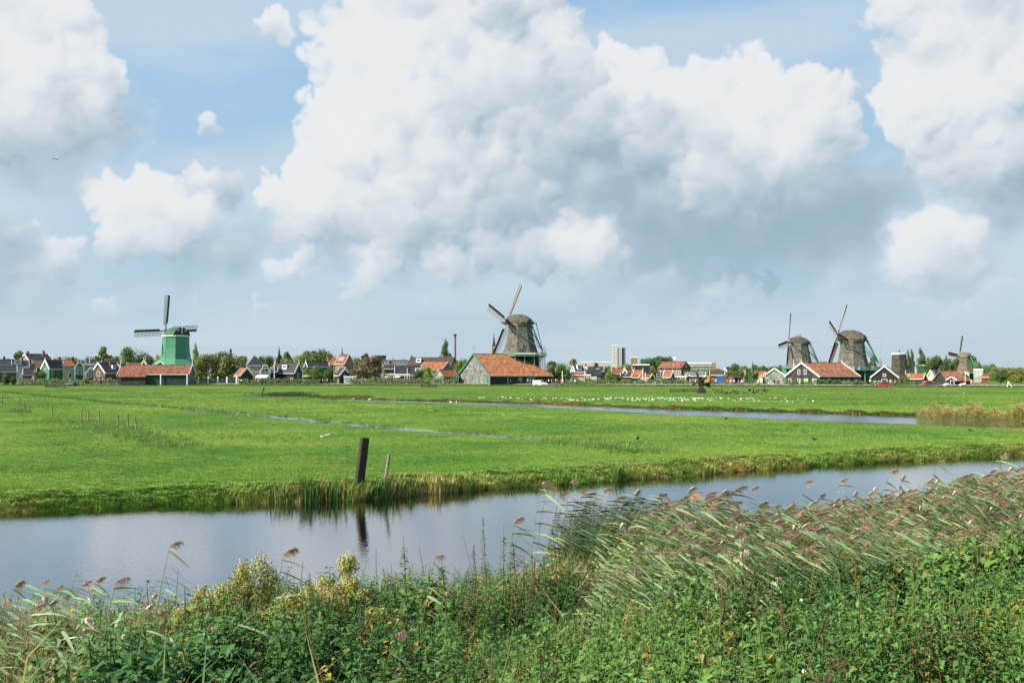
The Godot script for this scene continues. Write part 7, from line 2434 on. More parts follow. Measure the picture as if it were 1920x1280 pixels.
# ---------------------------------------------------------------- grasses, reeds and weeds
func scatter(called: String, label: String, m: Mesh, material: Material, where: Array, tint: Array) -> MultiMeshInstance3D:
	var mm := MultiMesh.new()
	mm.transform_format = MultiMesh.TRANSFORM_3D
	mm.use_colors = true
	mm.mesh = m
	mm.instance_count = where.size()
	var buf := PackedFloat32Array()
	buf.resize(where.size() * 16)
	for i in where.size():
		var t: Transform3D = where[i]
		var c: Color = tint[i]
		var b := t.basis
		var o := i * 16
		buf[o] = b.x.x; buf[o + 1] = b.y.x; buf[o + 2] = b.z.x; buf[o + 3] = t.origin.x
		buf[o + 4] = b.x.y; buf[o + 5] = b.y.y; buf[o + 6] = b.z.y; buf[o + 7] = t.origin.y
		buf[o + 8] = b.x.z; buf[o + 9] = b.y.z; buf[o + 10] = b.z.z; buf[o + 11] = t.origin.z
		buf[o + 12] = c.r; buf[o + 13] = c.g; buf[o + 14] = c.b; buf[o + 15] = 1.0
	mm.buffer = buf
	var mi := MultiMeshInstance3D.new()
	mi.name = numbered(called)
	mi.multimesh = mm
	mi.material_override = material
	add_child(mi, true)
	tag(mi, label, called.replace("_", " "), "", "stuff")
	return mi

func ribbon(mb: MB, pts: Array, w: float, across: Vector3, tip := 0.05) -> void:
	# a tapering blade through pts
	for i in pts.size() - 1:
		var f0 := i / float(pts.size() - 1)
		var f1 := (i + 1) / float(pts.size() - 1)
		var w0 := w * lerpf(0.65 if i == 0 else 1.0, tip, f0 * f0)
		var w1 := w * lerpf(1.0, tip, f1 * f1)
		var a: Vector3 = pts[i] - across * w0
		var b: Vector3 = pts[i] + across * w0
		var p: Vector3 = pts[i + 1] + across * w1
		var d: Vector3 = pts[i + 1] - across * w1
		var out: Vector3 = across.cross(pts[i + 1] - pts[i])
		if out.y < 0:
			out = -out
		mb.tri(a, b, p, out)
		if i < pts.size() - 2 or tip > 0.1:
			mb.tri(a, p, d, out)

func leaf(mb: MB, base: Vector3, dir: Vector3, up: Vector3, len: float, wid: float, droop: float) -> void:
	var side := dir.cross(up).normalized()
	var m1 := base + dir * len * 0.28
	var m2 := base + dir * len * 0.62 - up * len * droop * 0.35
	var tip := base + dir * len * 0.97 - up * len * droop
	for sg in [-1.0, 1.0]:
		var e1: Vector3 = m1 + side * wid * 0.95 * sg + up * wid * 0.32
		var e2: Vector3 = m2 + side * wid * 0.72 * sg + up * wid * 0.22
		mb.tri(base, e1, m1, up)
		mb.tri(m1, e1, e2, up)
		mb.tri(m1, e2, m2, up)
		mb.tri(m2, e2, tip, up)

func tuft_mesh(seed_: int, n: int, h: float, spread: float, w: float, arch: float) -> ArrayMesh:
	var r := RandomNumberGenerator.new()
	r.seed = seed_
	var mb := MB.new()
	mb.tinted = true
	for i in n:
		var a := r.randf() * TAU
		var base := Vector3(cos(a), 0, sin(a)) * spread * sqrt(r.randf())
		var dir := Vector3(cos(a) + r.randfn(0, 0.5), 0, sin(a) + r.randfn(0, 0.5)).normalized()
		var hh := h * r.randf_range(0.55, 1.15)
		var pts := [base - Vector3.UP * 0.03, base + Vector3.UP * hh * 0.6 + dir * hh * arch * 0.25, base + Vector3.UP * hh * (1.0 - arch * 0.3) + dir * hh * arch * 0.9]
		var g := r.randf_range(0.7, 1.3)
		mb.col = Color(g * r.randf_range(0.9, 1.2), g, g * 0.9)
		ribbon(mb, pts, w * r.randf_range(0.7, 1.2), Vector3(-dir.z, 0, dir.x), 0.05)
	return mb.mesh()

func nettle_mesh(seed_: int, h: float, pairs: int, size: float, broad := 0.27) -> ArrayMesh:
	var r := RandomNumberGenerator.new()
	r.seed = seed_
	var mb := MB.new()
	mb.tinted = true
	var lean := Vector3(r.randfn(0, 0.14), 0, r.randfn(0, 0.14))
	var at := func(f: float) -> Vector3: return Vector3(0, h * f, 0) + lean * f * f * h
	mb.col = Color(1.1, 0.9, 0.8)
	mb.tube([at.call(-0.1), at.call(0.5), at.call(1.0)], [0.006, 0.005, 0.003], 3, false)
	for k in pairs:
		var f := lerpf(0.18, 1.0, k / float(pairs - 1))
		for j in 2:
			var a := k * 1.75 + j * PI + r.randfn(0, 0.3)
			var dir := Vector3(cos(a), r.randf_range(-0.25, 0.35), sin(a)).normalized()
			var g := r.randf_range(0.72, 1.28)
			mb.col = Color(g * r.randf_range(0.85, 1.25), g, g * r.randf_range(0.8, 1.1))
			var len := size * r.randf_range(0.75, 1.2) * (1.0 - 0.55 * pow(f, 4))
			leaf(mb, at.call(f) + dir * 0.012, dir, (Vector3.UP * 1.0 + dir * 0.25).normalized(), len, len * broad, r.randf_range(0.1, 0.5))
	return mb.mesh()

# a reed: [stem, [leaves], plume]; wind carries the leaves along +x
func reed_parts(seed_: int, h: float, bend: float, plume: bool, leaves := 10, lw := 0.023) -> Array:
	var r := RandomNumberGenerator.new()
	r.seed = seed_
	var at := func(f: float) -> Vector3: return Vector3(bend * h * pow(maxf(f, 0.0), 1.7), h * f * (1.0 - 0.18 * bend * f), 0.04 * sin(f * 3.0))
	var stem := MB.new()
	stem.tinted = true
	stem.col = Color(0.17, 0.23, 0.085)
	stem.tube([at.call(-0.05), at.call(0.35), at.call(0.7), at.call(1.0)], [0.0055, 0.005, 0.004, 0.002], 4, false)
	var out := []
	for k in leaves:
		var mb := MB.new()
		mb.tinted = true
		var f := lerpf(0.22, 0.97, (k + r.randf_range(-0.2, 0.2)) / (leaves - 1.0))
		f = clampf(f, 0.15, 0.98)
		var b: Vector3 = at.call(f)
		var side := (1.0 if k % 2 == 0 else -1.0) * r.randf_range(0.1, 0.6)
		var len := h * r.randf_range(0.16, 0.30)
		var dir := Vector3(1.0, r.randf_range(-0.65, 0.25), side * 0.9).normalized()
		var dry := r.randf() < 0.05
		var g := r.randf_range(0.75, 1.25)
		mb.col = Color(0.40, 0.32, 0.14) * g if dry else Color(0.245, 0.375, 0.185) * Color(g * r.randf_range(0.85, 1.3), g, g * r.randf_range(0.8, 1.3))
		var pts := []
		for s in 5:
			var u := s / 4.0
			pts.append(b + dir * len * u + Vector3(0.05 * u * u, -0.28 * u * u, 0.0) * len)
		ribbon(mb, pts, lw, (dir.cross(Vector3.UP).normalized() * 0.8 + Vector3.UP * r.randf_range(-0.5, 0.7)).normalized(), 0.04)
		out.append(mb)
	var pl := MB.new()
	pl.tinted = true
	if plume:
		var ax: float = minf(h, 1.6) * r.randf_range(0.085, 0.12)
		for k in 96:
			var f := r.randf()
			var b: Vector3 = at.call(1.0) + Vector3(0.62 * f + 0.25 * f * f, 0.72 * f - 0.42 * f * f, 0) * ax
			var dir := Vector3(1.0, r.randf_range(-1.1, 0.6), r.randfn(0, 0.6)).normalized()
			var len := ax * r.randf_range(0.4, 0.75) * (1.15 - f * 0.6)
			var g := r.randf_range(0.65, 1.35)
			pl.col = Color(0.70, 0.56, 0.485) * g
			ribbon(pl, [b, b + dir * len * 0.55, b + dir * len - Vector3.UP * len * 0.35], 0.0058, Vector3(-dir.z, 0.5, dir.x).normalized(), 0.3)
	return [stem, out, pl]

func joined_reed(seed_: int, h: float, bend: float, plume: bool, leaves := 10, lw := 0.023) -> ArrayMesh:
	var p := reed_parts(seed_, h, bend, plume, leaves, lw)
	var mb: MB = p[0]
	for l in p[1] + [p[2]]:
		mb.v.append_array(l.v)
		mb.n.append_array(l.n)
		mb.c.append_array(l.c)
	return mb.mesh()

func spot(x: float, z: float, turn: float, size: float, tall := 1.0, sink := 0.02) -> Transform3D:
	return Transform3D(Basis(Vector3.UP, turn).scaled(Vector3(size, size * tall, size)), Vector3(x, ground(x, z) - sink, z))

func build_plants() -> void:
	var r := RandomNumberGenerator.new()
	r.seed = 91
	var grass := leafy("grass blades", Color.WHITE, 0.45, true)
	var leafm := leafy("weed leaves", Color.WHITE, 0.5, true)
	var reedm := leafy("reed leaves", Color.WHITE, 0.45, true)
	var W := [[], [], [], [], [], []]
	var C := [[], [], [], [], [], []]
	var clear := func() -> void:
		for k in 6:
			W[k] = []
			C[k] = []
	# meadow turf, scattered evenly over the picture so that far turf is sparser
	for i in 110000:
		var px := r.randf_range(-260, 2180)
		var py := 727.0 + 243.0 * pow(r.randf(), 1.12)
		var g := G(px, py)
		var q := q_of(g.x, g.z)
		if q < far_bank(t_of(g.x, g.z)) + 0.5:
			continue
		var y := ground(g.x, g.z)
		if y < -0.06 or -g.z > path_depth(px) - 10.0:
			continue
		var k := r.randi() % 3
		var d := -g.z
		var s := r.randf_range(0.7, 1.25) * clampf(d / 45.0, 0.9, 3.0)
		W[k].append(Transform3D(Basis(Vector3.UP, r.randf() * TAU).scaled(Vector3(s, s * r.randf_range(0.6, 1.0) / clampf(d / 45.0, 1.0, 1.6), s)), Vector3(g.x, y - 0.01, g.z)))
		var c := grass_tint(g.x, g.z) * r.randf_range(0.85, 1.2)
		C[k].append(c * Color(1.2, 1.2, 1.05))
	for k in 3:
		scatter("meadow_grass", "short green grazed turf covering the meadow", tuft_mesh(10 + k, 13, 0.055, 0.19, 0.011, 0.75), grass, W[k], C[k])
	clear.call()
	# far bank of the canal: long grass hanging over the water, greener in the west, tawny further east
	for i in 14000:
		var t := -8.0 + 75.0 * pow(r.randf(), 1.15)
		var fb := far_bank(t)
		var e := r.randf()
		var q := fb + lerpf(-0.14, 1.5, e * e)
		var p := world_of(q, t)
		var n := fine_noise.get_noise_1d(t * 2.2 + 30.0) + 0.8 * fine_noise.get_noise_2d(t * 6.0, q * 6.0)
		var k := r.randi() % 3
		var tall := (1.25 - 0.9 * e) * (0.75 + 0.55 * n) * (0.72 if t < 5.5 else 1.0) * (1.35 if t > 6.0 and t < 13.0 else 1.0)
		if e > 0.55:
			tall *= 0.8
		W[k].append(spot(p.x, p.z, r.randf() * TAU, r.randf_range(0.75, 1.2), clampf(tall * (0.8 if t < 11.0 else 1.05), 0.2, 1.8)))
		var tawny := clampf(smoothstep(4.5, 9.0, t) * (0.42 + 0.9 * fine_noise.get_noise_1d(t * 1.1 + 400.0)) + (0.5 if t < 1.6 and n > 0.0 else 0.0), 0, 0.95) * (1.0 - 0.5 * e)
		var c := Color(0.155, 0.300, 0.050).lerp(Color(0.52, 0.41, 0.17), tawny if r.randf() < 0.8 else 0.1)
		C[k].append(c * r.randf_range(0.6, 1.35) * (1.0 + 0.35 * fine_noise.get_noise_1d(t * 9.0)))
	for k in 3:
		scatter("bank_grass", "long grass and sedge overhanging the canal's far bank", tuft_mesh(20 + k, 13, 0.40, 0.10, 0.013, 0.40), grass, W[k], C[k])
	clear.call()
	# yellow flag leaves standing in the water's edge
	for c in [[560, 22, 1.0], [590, 10, 0.8], [530, 12, 0.7], [650, 10, 0.8], [690, 20, 0.9], [735, 14, 0.9], [760, 10, 0.8], [880, 6, 0.6], [940, 8, 0.6], [1030, 8, 0.6], [495, 10, 0.7], [520, 9, 0.8], [1160, 7, 0.6], [610, 10, 0.9], [1350, 10, 0.8]]:
		for j in c[1]:
			var g := G(c[0] + r.randfn(0, 9), 915, -0.2)
			var t := t_of(g.x, g.z)
			var p := world_of(far_bank(t) + r.randf_range(-0.25, 0.15), t + r.randf_range(-0.2, 0.2))
			W[0].append(Transform3D(Basis(Vector3.UP, r.randf() * TAU).scaled(Vector3(1, c[2] * r.randf_range(0.7, 1.15), 1)), Vector3(p.x, -0.55, p.z)))
			C[0].append(Color(0.055, 0.17, 0.035).lerp(Color(0.30, 0.22, 0.06), 0.75 if r.randf() < 0.28 else r.randf() * 0.15))
	scatter("flag_leaves", "upright sword shaped green leaves at the water's edge", tuft_mesh(33, 9, 0.95, 0.10, 0.017, 0.28), grass, W[0], C[0])
	clear.call()
	# rushes along the ditches and in wet patches
	var add_rush := func(x: float, z: float, size: float, c: Color) -> void:
		if ground(x, z) > WET - 0.12 or r.randf() < 0.3:
			var k := r.randi() % 2
			W[k].append(spot(x, z, r.randf() * TAU, size, r.randf_range(0.7, 1.2)))
			C[k].append(c * r.randf_range(0.7, 1.3))
	var rush := Color(0.100, 0.195, 0.050)
	for i in ditch_pts.size() - 1:
		var a: Vector2 = ditch_pts[i]
		var b: Vector2 = ditch_pts[i + 1]
		var len := a.distance_to(b)
		var nn := Vector2(-(b - a).y, (b - a).x).normalized()
		for j in int(minf(len * 15.0, 900)):
			var f := r.randf()
			var w := ditch_width(i + f)
			var p := a.lerp(b, f) + nn * (w + absf(r.randfn(0.1, 0.35))) * (1.0 if r.randf() < 0.6 else -1.0)
			if fine_noise.get_noise_2d(p.x * 0.7, p.y * 0.7) > -0.12:
				add_rush.call(p.x, p.y, r.randf_range(0.55, 1.0), rush)
	for i in line_pts.size() - 1:
		var a: Vector2 = line_pts[i]
		var b: Vector2 = line_pts[i + 1]
		for j in int(minf(a.distance_to(b) * 16.0, 900)):
			var p := a.lerp(b, r.randf()) + Vector2(r.randfn(0, 0.45), r.randfn(0, 0.45))
			if fine_noise.get_noise_2d(p.x * 0.5, p.y * 0.5) > -0.2:
				add_rush.call(p.x, p.y, r.randf_range(0.5, 1.0), rush)
	# patches: px0, py0, px1, py1, half width px, count, size
	for e in [[95, 783, 250, 812, 30, 420, 0.7], [230, 805, 325, 838, 28, 620, 0.75], [160, 800, 300, 830, 26, 300, 0.6], [330, 803, 480, 822, 40, 160, 0.5], [90, 833, 215, 850, 30, 160, 0.5], [1036, 825, 1120, 835, 22, 420, 0.8], [1120, 836, 1218, 846, 22, 420, 0.9], [430, 815, 560, 830, 40, 160, 0.5], [1300, 796, 1600, 812, 60, 500, 0.6], [30, 771, 42, 770, 6, 60, 1.3]]:
		for j in e[5]:
			var f := r.randf()
			var g := G(lerpf(e[0], e[2], f) + r.randfn(0, e[4]), lerpf(e[1], e[3], f) + r.randfn(0, 3.0))
			add_rush.call(g.x, g.z, e[6] * r.randf_range(0.6, 1.2), rush.lerp(Color(0.19, 0.30, 0.075), r.randf()))
	for j in 900:
		var g := G(540.0 + r.randfn(0, 20), 741.5 + r.randfn(0, 0.7))
		add_rush.call(g.x, g.z, r.randf_range(0.9, 2.4) * (1.0 + 0.5 * fine_noise.get_noise_1d(g.x * 0.9)), Color(0.05, 0.085, 0.03))
	for j in 500:
		var g := G(r.randf_range(580, 700), 745.0 + r.randfn(0, 0.6))
		add_rush.call(g.x, g.z, r.randf_range(0.8, 1.3), Color(0.09, 0.10, 0.035))
	for k in 2:
		scatter("rushes", "dark green rushes lining the ditches and wet hollows", tuft_mesh(40 + k, 14, 0.34, 0.18, 0.010, 0.5), grass, W[k], C[k])
	clear.call()
	# the pond's far bank, tawny and ragged, and its low near bank
	for j in 9000:
		var px := r.randf_range(600, 2000)
		var g := G(px, along(POND_FAR, px) - r.randf_range(0.0, 1.3), WET)
		var n := fine_noise.get_noise_1d(px * 0.12)
		W[0].append(spot(g.x, g.z, r.randf() * TAU, r.randf_range(0.8, 1.2), clampf(0.7 + n, 0.3, 1.3)))
		C[0].append(Color(0.105, 0.165, 0.045).lerp(Color(0.27, 0.20, 0.08), clampf(0.35 + 0.9 * fine_noise.get_noise_1d(px * 0.05 + 7.0), 0, 1)) * r.randf_range(0.6, 1.3))
	for j in 2500:
		var px := r.randf_range(700, 2000)
		var g := G(px, along(POND_NEAR, px) + r.randf_range(0.2, 1.2), -0.05)
		W[0].append(spot(g.x, g.z, r.randf() * TAU, 0.6, 0.22))
		C[0].append(Color(0.10, 0.17, 0.03) * r.randf_range(0.7, 1.2))
	scatter("bank_grass", "ragged tawny grass along the banks of the pond", tuft_mesh(51, 14, 0.40, 0.16, 0.014, 0.6), grass, W[0], C[0])
	clear.call()
	# weedy slope below the path
	for j in 9000:
		var px := r.randf_range(-100, 2020)
		var pd := path_depth(px) - r.randf_range(2.2, 11.0)
		var x := (px - 960.0) / F * pd
		W[0].append(spot(x, -pd, r.randf() * TAU, r.randf_range(1.2, 2.0), r.randf_range(0.3, 0.9)))
		C[0].append(Color(0.085, 0.175, 0.030).lerp(Color(0.15, 0.17, 0.05), r.randf()) * r.randf_range(0.6, 1.2))
	scatter("bank_grass", "rough weedy grass on the slope below the village path", tuft_mesh(52, 18, 0.30, 0.2, 0.016, 0.7), grass, W[0], C[0])
	clear.call()
	# the tan reed bed at the east end of the pond
	for k in 3:
		for j in 1100:
			var px := 1716.0 + 370.0 * r.randf()
			var edge := fine_noise.get_noise_1d(px * 0.06)
			var f := r.randf()
			var g := G(px, lerpf(along(POND_FAR, px) - 3.0, along(POND_NEAR, px) + 0.5, f), WET)
			if r.randf() > 0.75 + edge * 0.6 + (0.25 if px > 1745 else -0.3):
				continue
			var s := r.randf_range(0.45, 0.82) * (1.0 + edge * 0.5) * (1.0 if px > 1745 else 0.75)
			W[k].append(Transform3D(Basis(Vector3.UP, r.randfn(0, 0.6)).scaled(Vector3.ONE * s), Vector3(g.x, WET - 0.1, g.z)))
			C[k].append(Color(1.65, 0.92, 0.62).lerp(Color(0.8, 0.75, 0.5), r.randf()) * r.randf_range(0.75, 1.15))
		scatter("reed_bed", "tan and green reed bed at the east end of the pond", joined_reed(60 + k, 1.75, 0.16, false, 11), reedm, W[k], C[k])
	clear.call()
	build_near_plants(r, leafm, reedm, grass)

func in_reeds(q: float, t: float) -> bool:
	var n := fine_noise.get_noise_2d(q * 1.5, t * 1.5)
	return t > 5.2 + (q - 9.0) * 0.60 + n * 0.8 and q > 8.6 + n * 1.2 - 0.08 * (t - 6.0)

func build_near_plants(r: RandomNumberGenerator, leafm: Material, reedm: Material, grass: Material) -> void:
	var W := [[], [], [], [], [], []]
	var C := [[], [], [], [], [], []]
	# nettles and balsam over the dike slope
	for i in 19500:
		var q := r.randf_range(3.2, 14.3)
		var t := r.randf_range(-8.5, 20.0)
		if in_reeds(q, t):
			continue
		var p := world_of(q, t)
		var d := -p.z
		if d < 2.5 or absf(p.x / d) > 0.514 * 1.2 + 1.5 / d:
			continue
		if t < 1.2 and q > 9.0 and r.randf() < 0.55:
			continue
		var big := fine_noise.get_noise_2d(p.x * 0.8, p.z * 0.8)
		var k := r.randi() % 4 if big < 0.15 else 4 + r.randi() % 2
		var mound := patch_noise.get_noise_2d(p.x * 14.0, p.z * 14.0)
		if mound < -0.16 and r.randf() < 0.7:
			continue
		var s := r.randf_range(0.7, 1.2) * (0.95 + 0.55 * big) * (1.0 + 0.8 * mound)
		if q > 11.5:
			s *= 0.85
		s = minf(s, 1.5 if q > 7.0 else 1.1)
		W[k].append(Transform3D(Basis(Vector3.UP, r.randf() * TAU).rotated(Vector3(1, 0, 0), r.randfn(0, 0.12)).rotated(Vector3(0, 0, 1), r.randfn(-0.08, 0.14)).scaled(Vector3.ONE * s), Vector3(p.x, ground(p.x, p.z) - 0.03, p.z)))
		var c := Color(0.042, 0.128, 0.032).lerp(Color(0.115, 0.228, 0.050), clampf(0.5 + fine_noise.get_noise_2d(p.x * 1.4 + 40.0, p.z * 1.4) * 1.4, 0, 1))
		if r.randf() < 0.05:
			c = Color(0.24, 0.21, 0.045)
		elif k < 4 and r.randf() < 0.08:
			c = Color(0.12, 0.085, 0.045)
		C[k].append(c * r.randf_range(0.75, 1.2))
	for k in 6:
		scatter("nettles", "dense green nettles and leafy weeds over the dike slope", nettle_mesh(70 + k, 0.72 if k < 4 else 0.62, 13 if k < 4 else 10, [0.084, 0.094, 0.125, 0.105, 0.096, 0.112][k], [0.30, 0.27, 0.12, 0.17, 0.34, 0.42][k]), leafm, W[k], C[k])
		W[k] = []
		C[k] = []
	# long soft grass between the weeds
	for i in 2200:
		var q := r.randf_range(3.2, 14.3)
		var t := r.randf_range(-8.5, 20.0)
		var p := world_of(q, t)
		var d := -p.z
		if d < 2.5 or absf(p.x / d) > 0.62:
			continue
		var n := fine_noise.get_noise_2d(p.x * 0.6 + 70.0, p.z * 0.6)
		if n < 0.28 and t > 1.5:
			continue
		W[0].append(spot(p.x, p.z, r.randf() * TAU, r.randf_range(0.8, 1.3), r.randf_range(0.8, 1.3)))
		C[0].append(Color(0.085, 0.155, 0.040).lerp(Color(0.30, 0.23, 0.10), 0.8 if r.randf() < 0.16 else r.randf() * 0.2) * r.randf_range(0.8, 1.2))
	scatter("bank_grass", "long soft grass among the nettles on the dike", tuft_mesh(81, 11, 0.72, 0.07, 0.0055, 0.75), grass, W[0], C[0])
	W[0] = []
	C[0] = []
	# the reed belt, bent by a wind from the west
	for i in 10500:
		var q := r.randf_range(7.6, 15.0)
		var t := r.randf_range(5.0, 34.0)
		if not in_reeds(q, t) and not (q > 13.0 and t > 7.6 and r.randf() < 0.12):
			continue
		var p := world_of(q, t)
		var d := -p.z
		if absf(p.x / d) > 0.514 * 1.15 + 1.5 / d:
			continue
		var up := q > 12.0 and t < 9.6
		var tall := along([[5, 0.78], [8, 0.85], [10, 0.62], [14, 0.70], [20, 1.0], [34, 1.15]], t) * (0.78 if q < 10.5 else 1.0)
		var k := r.randi() % 5
		var s := tall * r.randf_range(0.78, 1.12)
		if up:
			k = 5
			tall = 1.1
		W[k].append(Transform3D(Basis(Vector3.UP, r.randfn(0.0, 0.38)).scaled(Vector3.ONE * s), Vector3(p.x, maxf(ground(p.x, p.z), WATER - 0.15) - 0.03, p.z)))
		var g := r.randf_range(0.7, 1.2) * (1.0 + 0.35 * fine_noise.get_noise_2d(p.x * 1.2, p.z * 1.2))
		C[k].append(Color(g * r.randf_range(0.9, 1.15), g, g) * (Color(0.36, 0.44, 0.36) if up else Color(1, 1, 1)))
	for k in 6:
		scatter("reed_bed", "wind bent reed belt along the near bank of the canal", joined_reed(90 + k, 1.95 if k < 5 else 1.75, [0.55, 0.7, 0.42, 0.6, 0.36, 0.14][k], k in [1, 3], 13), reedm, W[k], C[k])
		W[k] = []
		C[k] = []
	# reeds thinly mixed into the west corner
	for i in 520:
		var q := r.randf_range(7.6, 13.8)
		var t := r.randf_range(-6.5, 1.6)
		var p := world_of(q, t)
		var k := 0 if r.randf() < 0.22 else 1
		W[k].append(Transform3D(Basis(Vector3.UP, r.randfn(0.3, 0.9)).scaled(Vector3.ONE * r.randf_range(0.7, 1.15)), Vector3(p.x, ground(p.x, p.z) - 0.03, p.z)))
		var g := r.randf_range(0.85, 1.3)
		C[k].append(Color(g * 1.1, g * 1.05, g))
	for k in 2:
		scatter("reed_bed", "loose stand of reeds in the west corner of the dike", joined_reed(110 + k, 1.0, 0.35, k == 0, 10, 0.015), reedm, W[k], C[k])
		W[k] = []
		C[k] = []
	# dead brown stems of last summer's weeds
	for i in 340:
		var p := world_of(r.randf_range(4.0, 13.8), r.randf_range(-8.0, 18.0))
		if absf(p.x / p.z) > 0.62:
			continue
		W[0].append(Transform3D(Basis(Vector3.UP, r.randf() * TAU).rotated(Vector3(0, 0, 1), r.randfn(0, 0.25)).scaled(Vector3.ONE * r.randf_range(0.7, 1.15)), Vector3(p.x, ground(p.x, p.z), p.z)))
		C[0].append(Color(0.17, 0.105, 0.06) * r.randf_range(0.6, 1.4))
	scatter("dead_stems", "dead brown weed stems among the nettles", nettle_mesh(130, 0.95, 16, 0.035, 0.2), leafm, W[0], C[0])
	W[0] = []
	C[0] = []
	# dry straw: standing in the west corner and flattened where the reeds begin
	for i in 900:
		var west := i < 700
		var g := G(r.randf_range(20, 330) if west else 1030 + r.randfn(0, 55), r.randf_range(1180, 1330) if west else 1085 + r.randfn(0, 26), 0.35)
		var b := Basis(Vector3.UP, r.randf() * TAU).rotated(Vector3(0, 0, 1), r.randfn(-0.1, 0.18) if west else r.randf_range(-1.3, -0.7)).scaled(Vector3.ONE * r.randf_range(0.7, 1.2))
		W[0].append(Transform3D(b, Vector3(g.x, ground(g.x, g.z) + (0.0 if west else 0.25), g.z)))
		C[0].append(Color(0.40, 0.30, 0.165) * r.randf_range(0.6, 1.2))
	scatter("dry_straw", "pale dry stalks standing and lying among the weeds", tuft_mesh(120, 5, 0.85, 0.08, 0.004, 0.25), grass, W[0], C[0])
	# tall single reeds that stand out against the water
	var places := ["in the dark clump starting the belt", "above the reed belt against the canal", "at the top edge of the reed belt", "in the dike's west corner", "among the weeds on the dike slope"]
	var nth := ["first", "second", "third", "fourth", "fifth", "sixth", "seventh", "eighth", "ninth", "tenth"]
	var seen := [0, 0, 0, 0, 0]
	for e in [[1012, 908, 15.6, 0], [1022, 915, 15.7, 0], [1045, 925, 15.8, 0], [1068, 903, 16.0, 0], [1083, 918, 16.0, 0], [1098, 925, 16.2, 0], [1128, 918, 16.3, 0], [1150, 935, 16.5, 0], [1172, 940, 16.6, 1], [1230, 955, 16.8, 1], [1290, 955, 17.2, 1], [1408, 915, 18.2, 1], [1505, 903, 19.0, 1], [1575, 895, 19.6, 2], [1668, 878, 20.4, 2], [1760, 860, 21.4, 2], [1862, 846, 22.4, 2], [1890, 848, 22.4, 2], [313, 1020, 10.0, 3], [215, 1085, 8.6, 3], [10, 1120, 9.2, 3], [60, 1135, 8.2, 3], [150, 1180, 7.4, 3], [528, 1035, 9.4, 4], [815, 1040, 11.5, 4], [962, 975, 13.0, 4], [740, 1180, 7.0, 4]]:
		var at := P(e[0], 900, e[2])
		at.y = maxf(ground(at.x, at.z), WATER - 0.1)
		var h := H(e[1], e[2]) - at.y
		var bend := 0.12 if e[3] != 2 else 0.3
		var t := thing("reed_stalk", nth[seen[e[3]]] + " plumed reed from the west " + places[e[3]], "reed", at - Vector3(bend * h * 0.9, 0.03, 0), r.randfn(0, 0.2), "tall single reeds " + places[e[3]])
		seen[e[3]] += 1
		var p := reed_parts(200 + int(e[0]), h * 1.02, bend, true, 9)
		obj("stem", p[0], reedm, t)
		for l in p[1]:
			obj("leaf", l, reedm, t)
		obj("plume", p[2], reedm, t)
	# leafy sprigs and docks
	for e in [[762, 1005, 10.6, 0.10, "tall leafy sprig with a bare tip rising before the canal", 0], [742, 1075, 10.2, 0.12, "shorter leafy sprig beside the tall one with a bare tip", 0], [838, 1045, 11.0, 0.12, "bushy sprig halfway between the tall sprig and the brown dock", 0], [868, 1068, 10.8, 0.10, "small sprig left of the brown dock", 0], [911, 970, 11.8, 0.10, "brown seeded dock standing before the canal", 1], [890, 1020, 11.6, 0.09, "lower brown dock beside the tall seeded one", 1], [938, 985, 12.2, 0.08, "thin bent sprig right of the brown dock", 0], [966, 1000, 12.6, 0.10, "thin sprig at the edge of the dark reed clump", 0], [575, 1075, 9.6, 0.05, "dead brown stalk between the round bushes", 1], [590, 1090, 9.6, 0.05, "second dead brown stalk between the round bushes", 1]]:
		var at := P(e[0], 1000, e[2])
		at.y = ground(at.x, at.z)
		var h := H(e[1], e[2]) - at.y
		var t := thing("weed", e[4], "weed", at, 0.0)
		var mb := MB.new()
		mb.tinted = true
		mb.col = Color(0.16, 0.11, 0.06)
		var top := Vector3(r.randfn(0, 0.03), h, 0)
		mb.tube([Vector3.ZERO, top * 0.5 + Vector3(0.02, 0, 0), top], [0.007, 0.005, 0.002], 5, false)
		obj("stem", mb, leafm, t)
		mb = MB.new()
		mb.tinted = true
		var n := 150 if e[5] == 0 else 40
		for k in n:
			var f := pow(r.randf(), 0.8)
			var a := r.randf() * TAU
			var dir := Vector3(cos(a), r.randf_range(-0.2, 0.7), sin(a)).normalized()
			var g := r.randf_range(0.7, 1.3)
			mb.col = Color(0.075, 0.135, 0.035) * Color(g * r.randf_range(0.9, 1.5), g, g)
			leaf(mb, top * (0.1 + 0.8 * f) + dir * e[3] * (1.0 - f) * r.randf(), dir, Vector3.UP, r.randf_range(0.03, 0.07), 0.013, 0.2)
		obj("foliage", mb, leafm, t)
		if e[5] == 1:
			mb = MB.new()
			mb.tinted = true
			for k in 260:
				var f := r.randf_range(0.45, 1.0)
				var a := r.randf() * TAU
				mb.col = Color(0.20, 0.135, 0.055) * r.randf_range(0.6, 1.3)
				var q := top * f + Vector3(cos(a), r.randfn(0, 0.3), sin(a)) * 0.05 * (1.15 - f) * r.randf()
				leaf(mb, q, Vector3(cos(a), 0.4, sin(a)).normalized(), Vector3.UP, 0.016, 0.007, 0.1)
			obj("seed_head", mb, leafm, t)
	# rounded bushes gone to seed
	leafy("bush leaf", lin(0.31, 0.33, 0.075), 0.5, true)
	leafy("bush fluff", lin(0.56, 0.42, 0.29), 0.5, true)
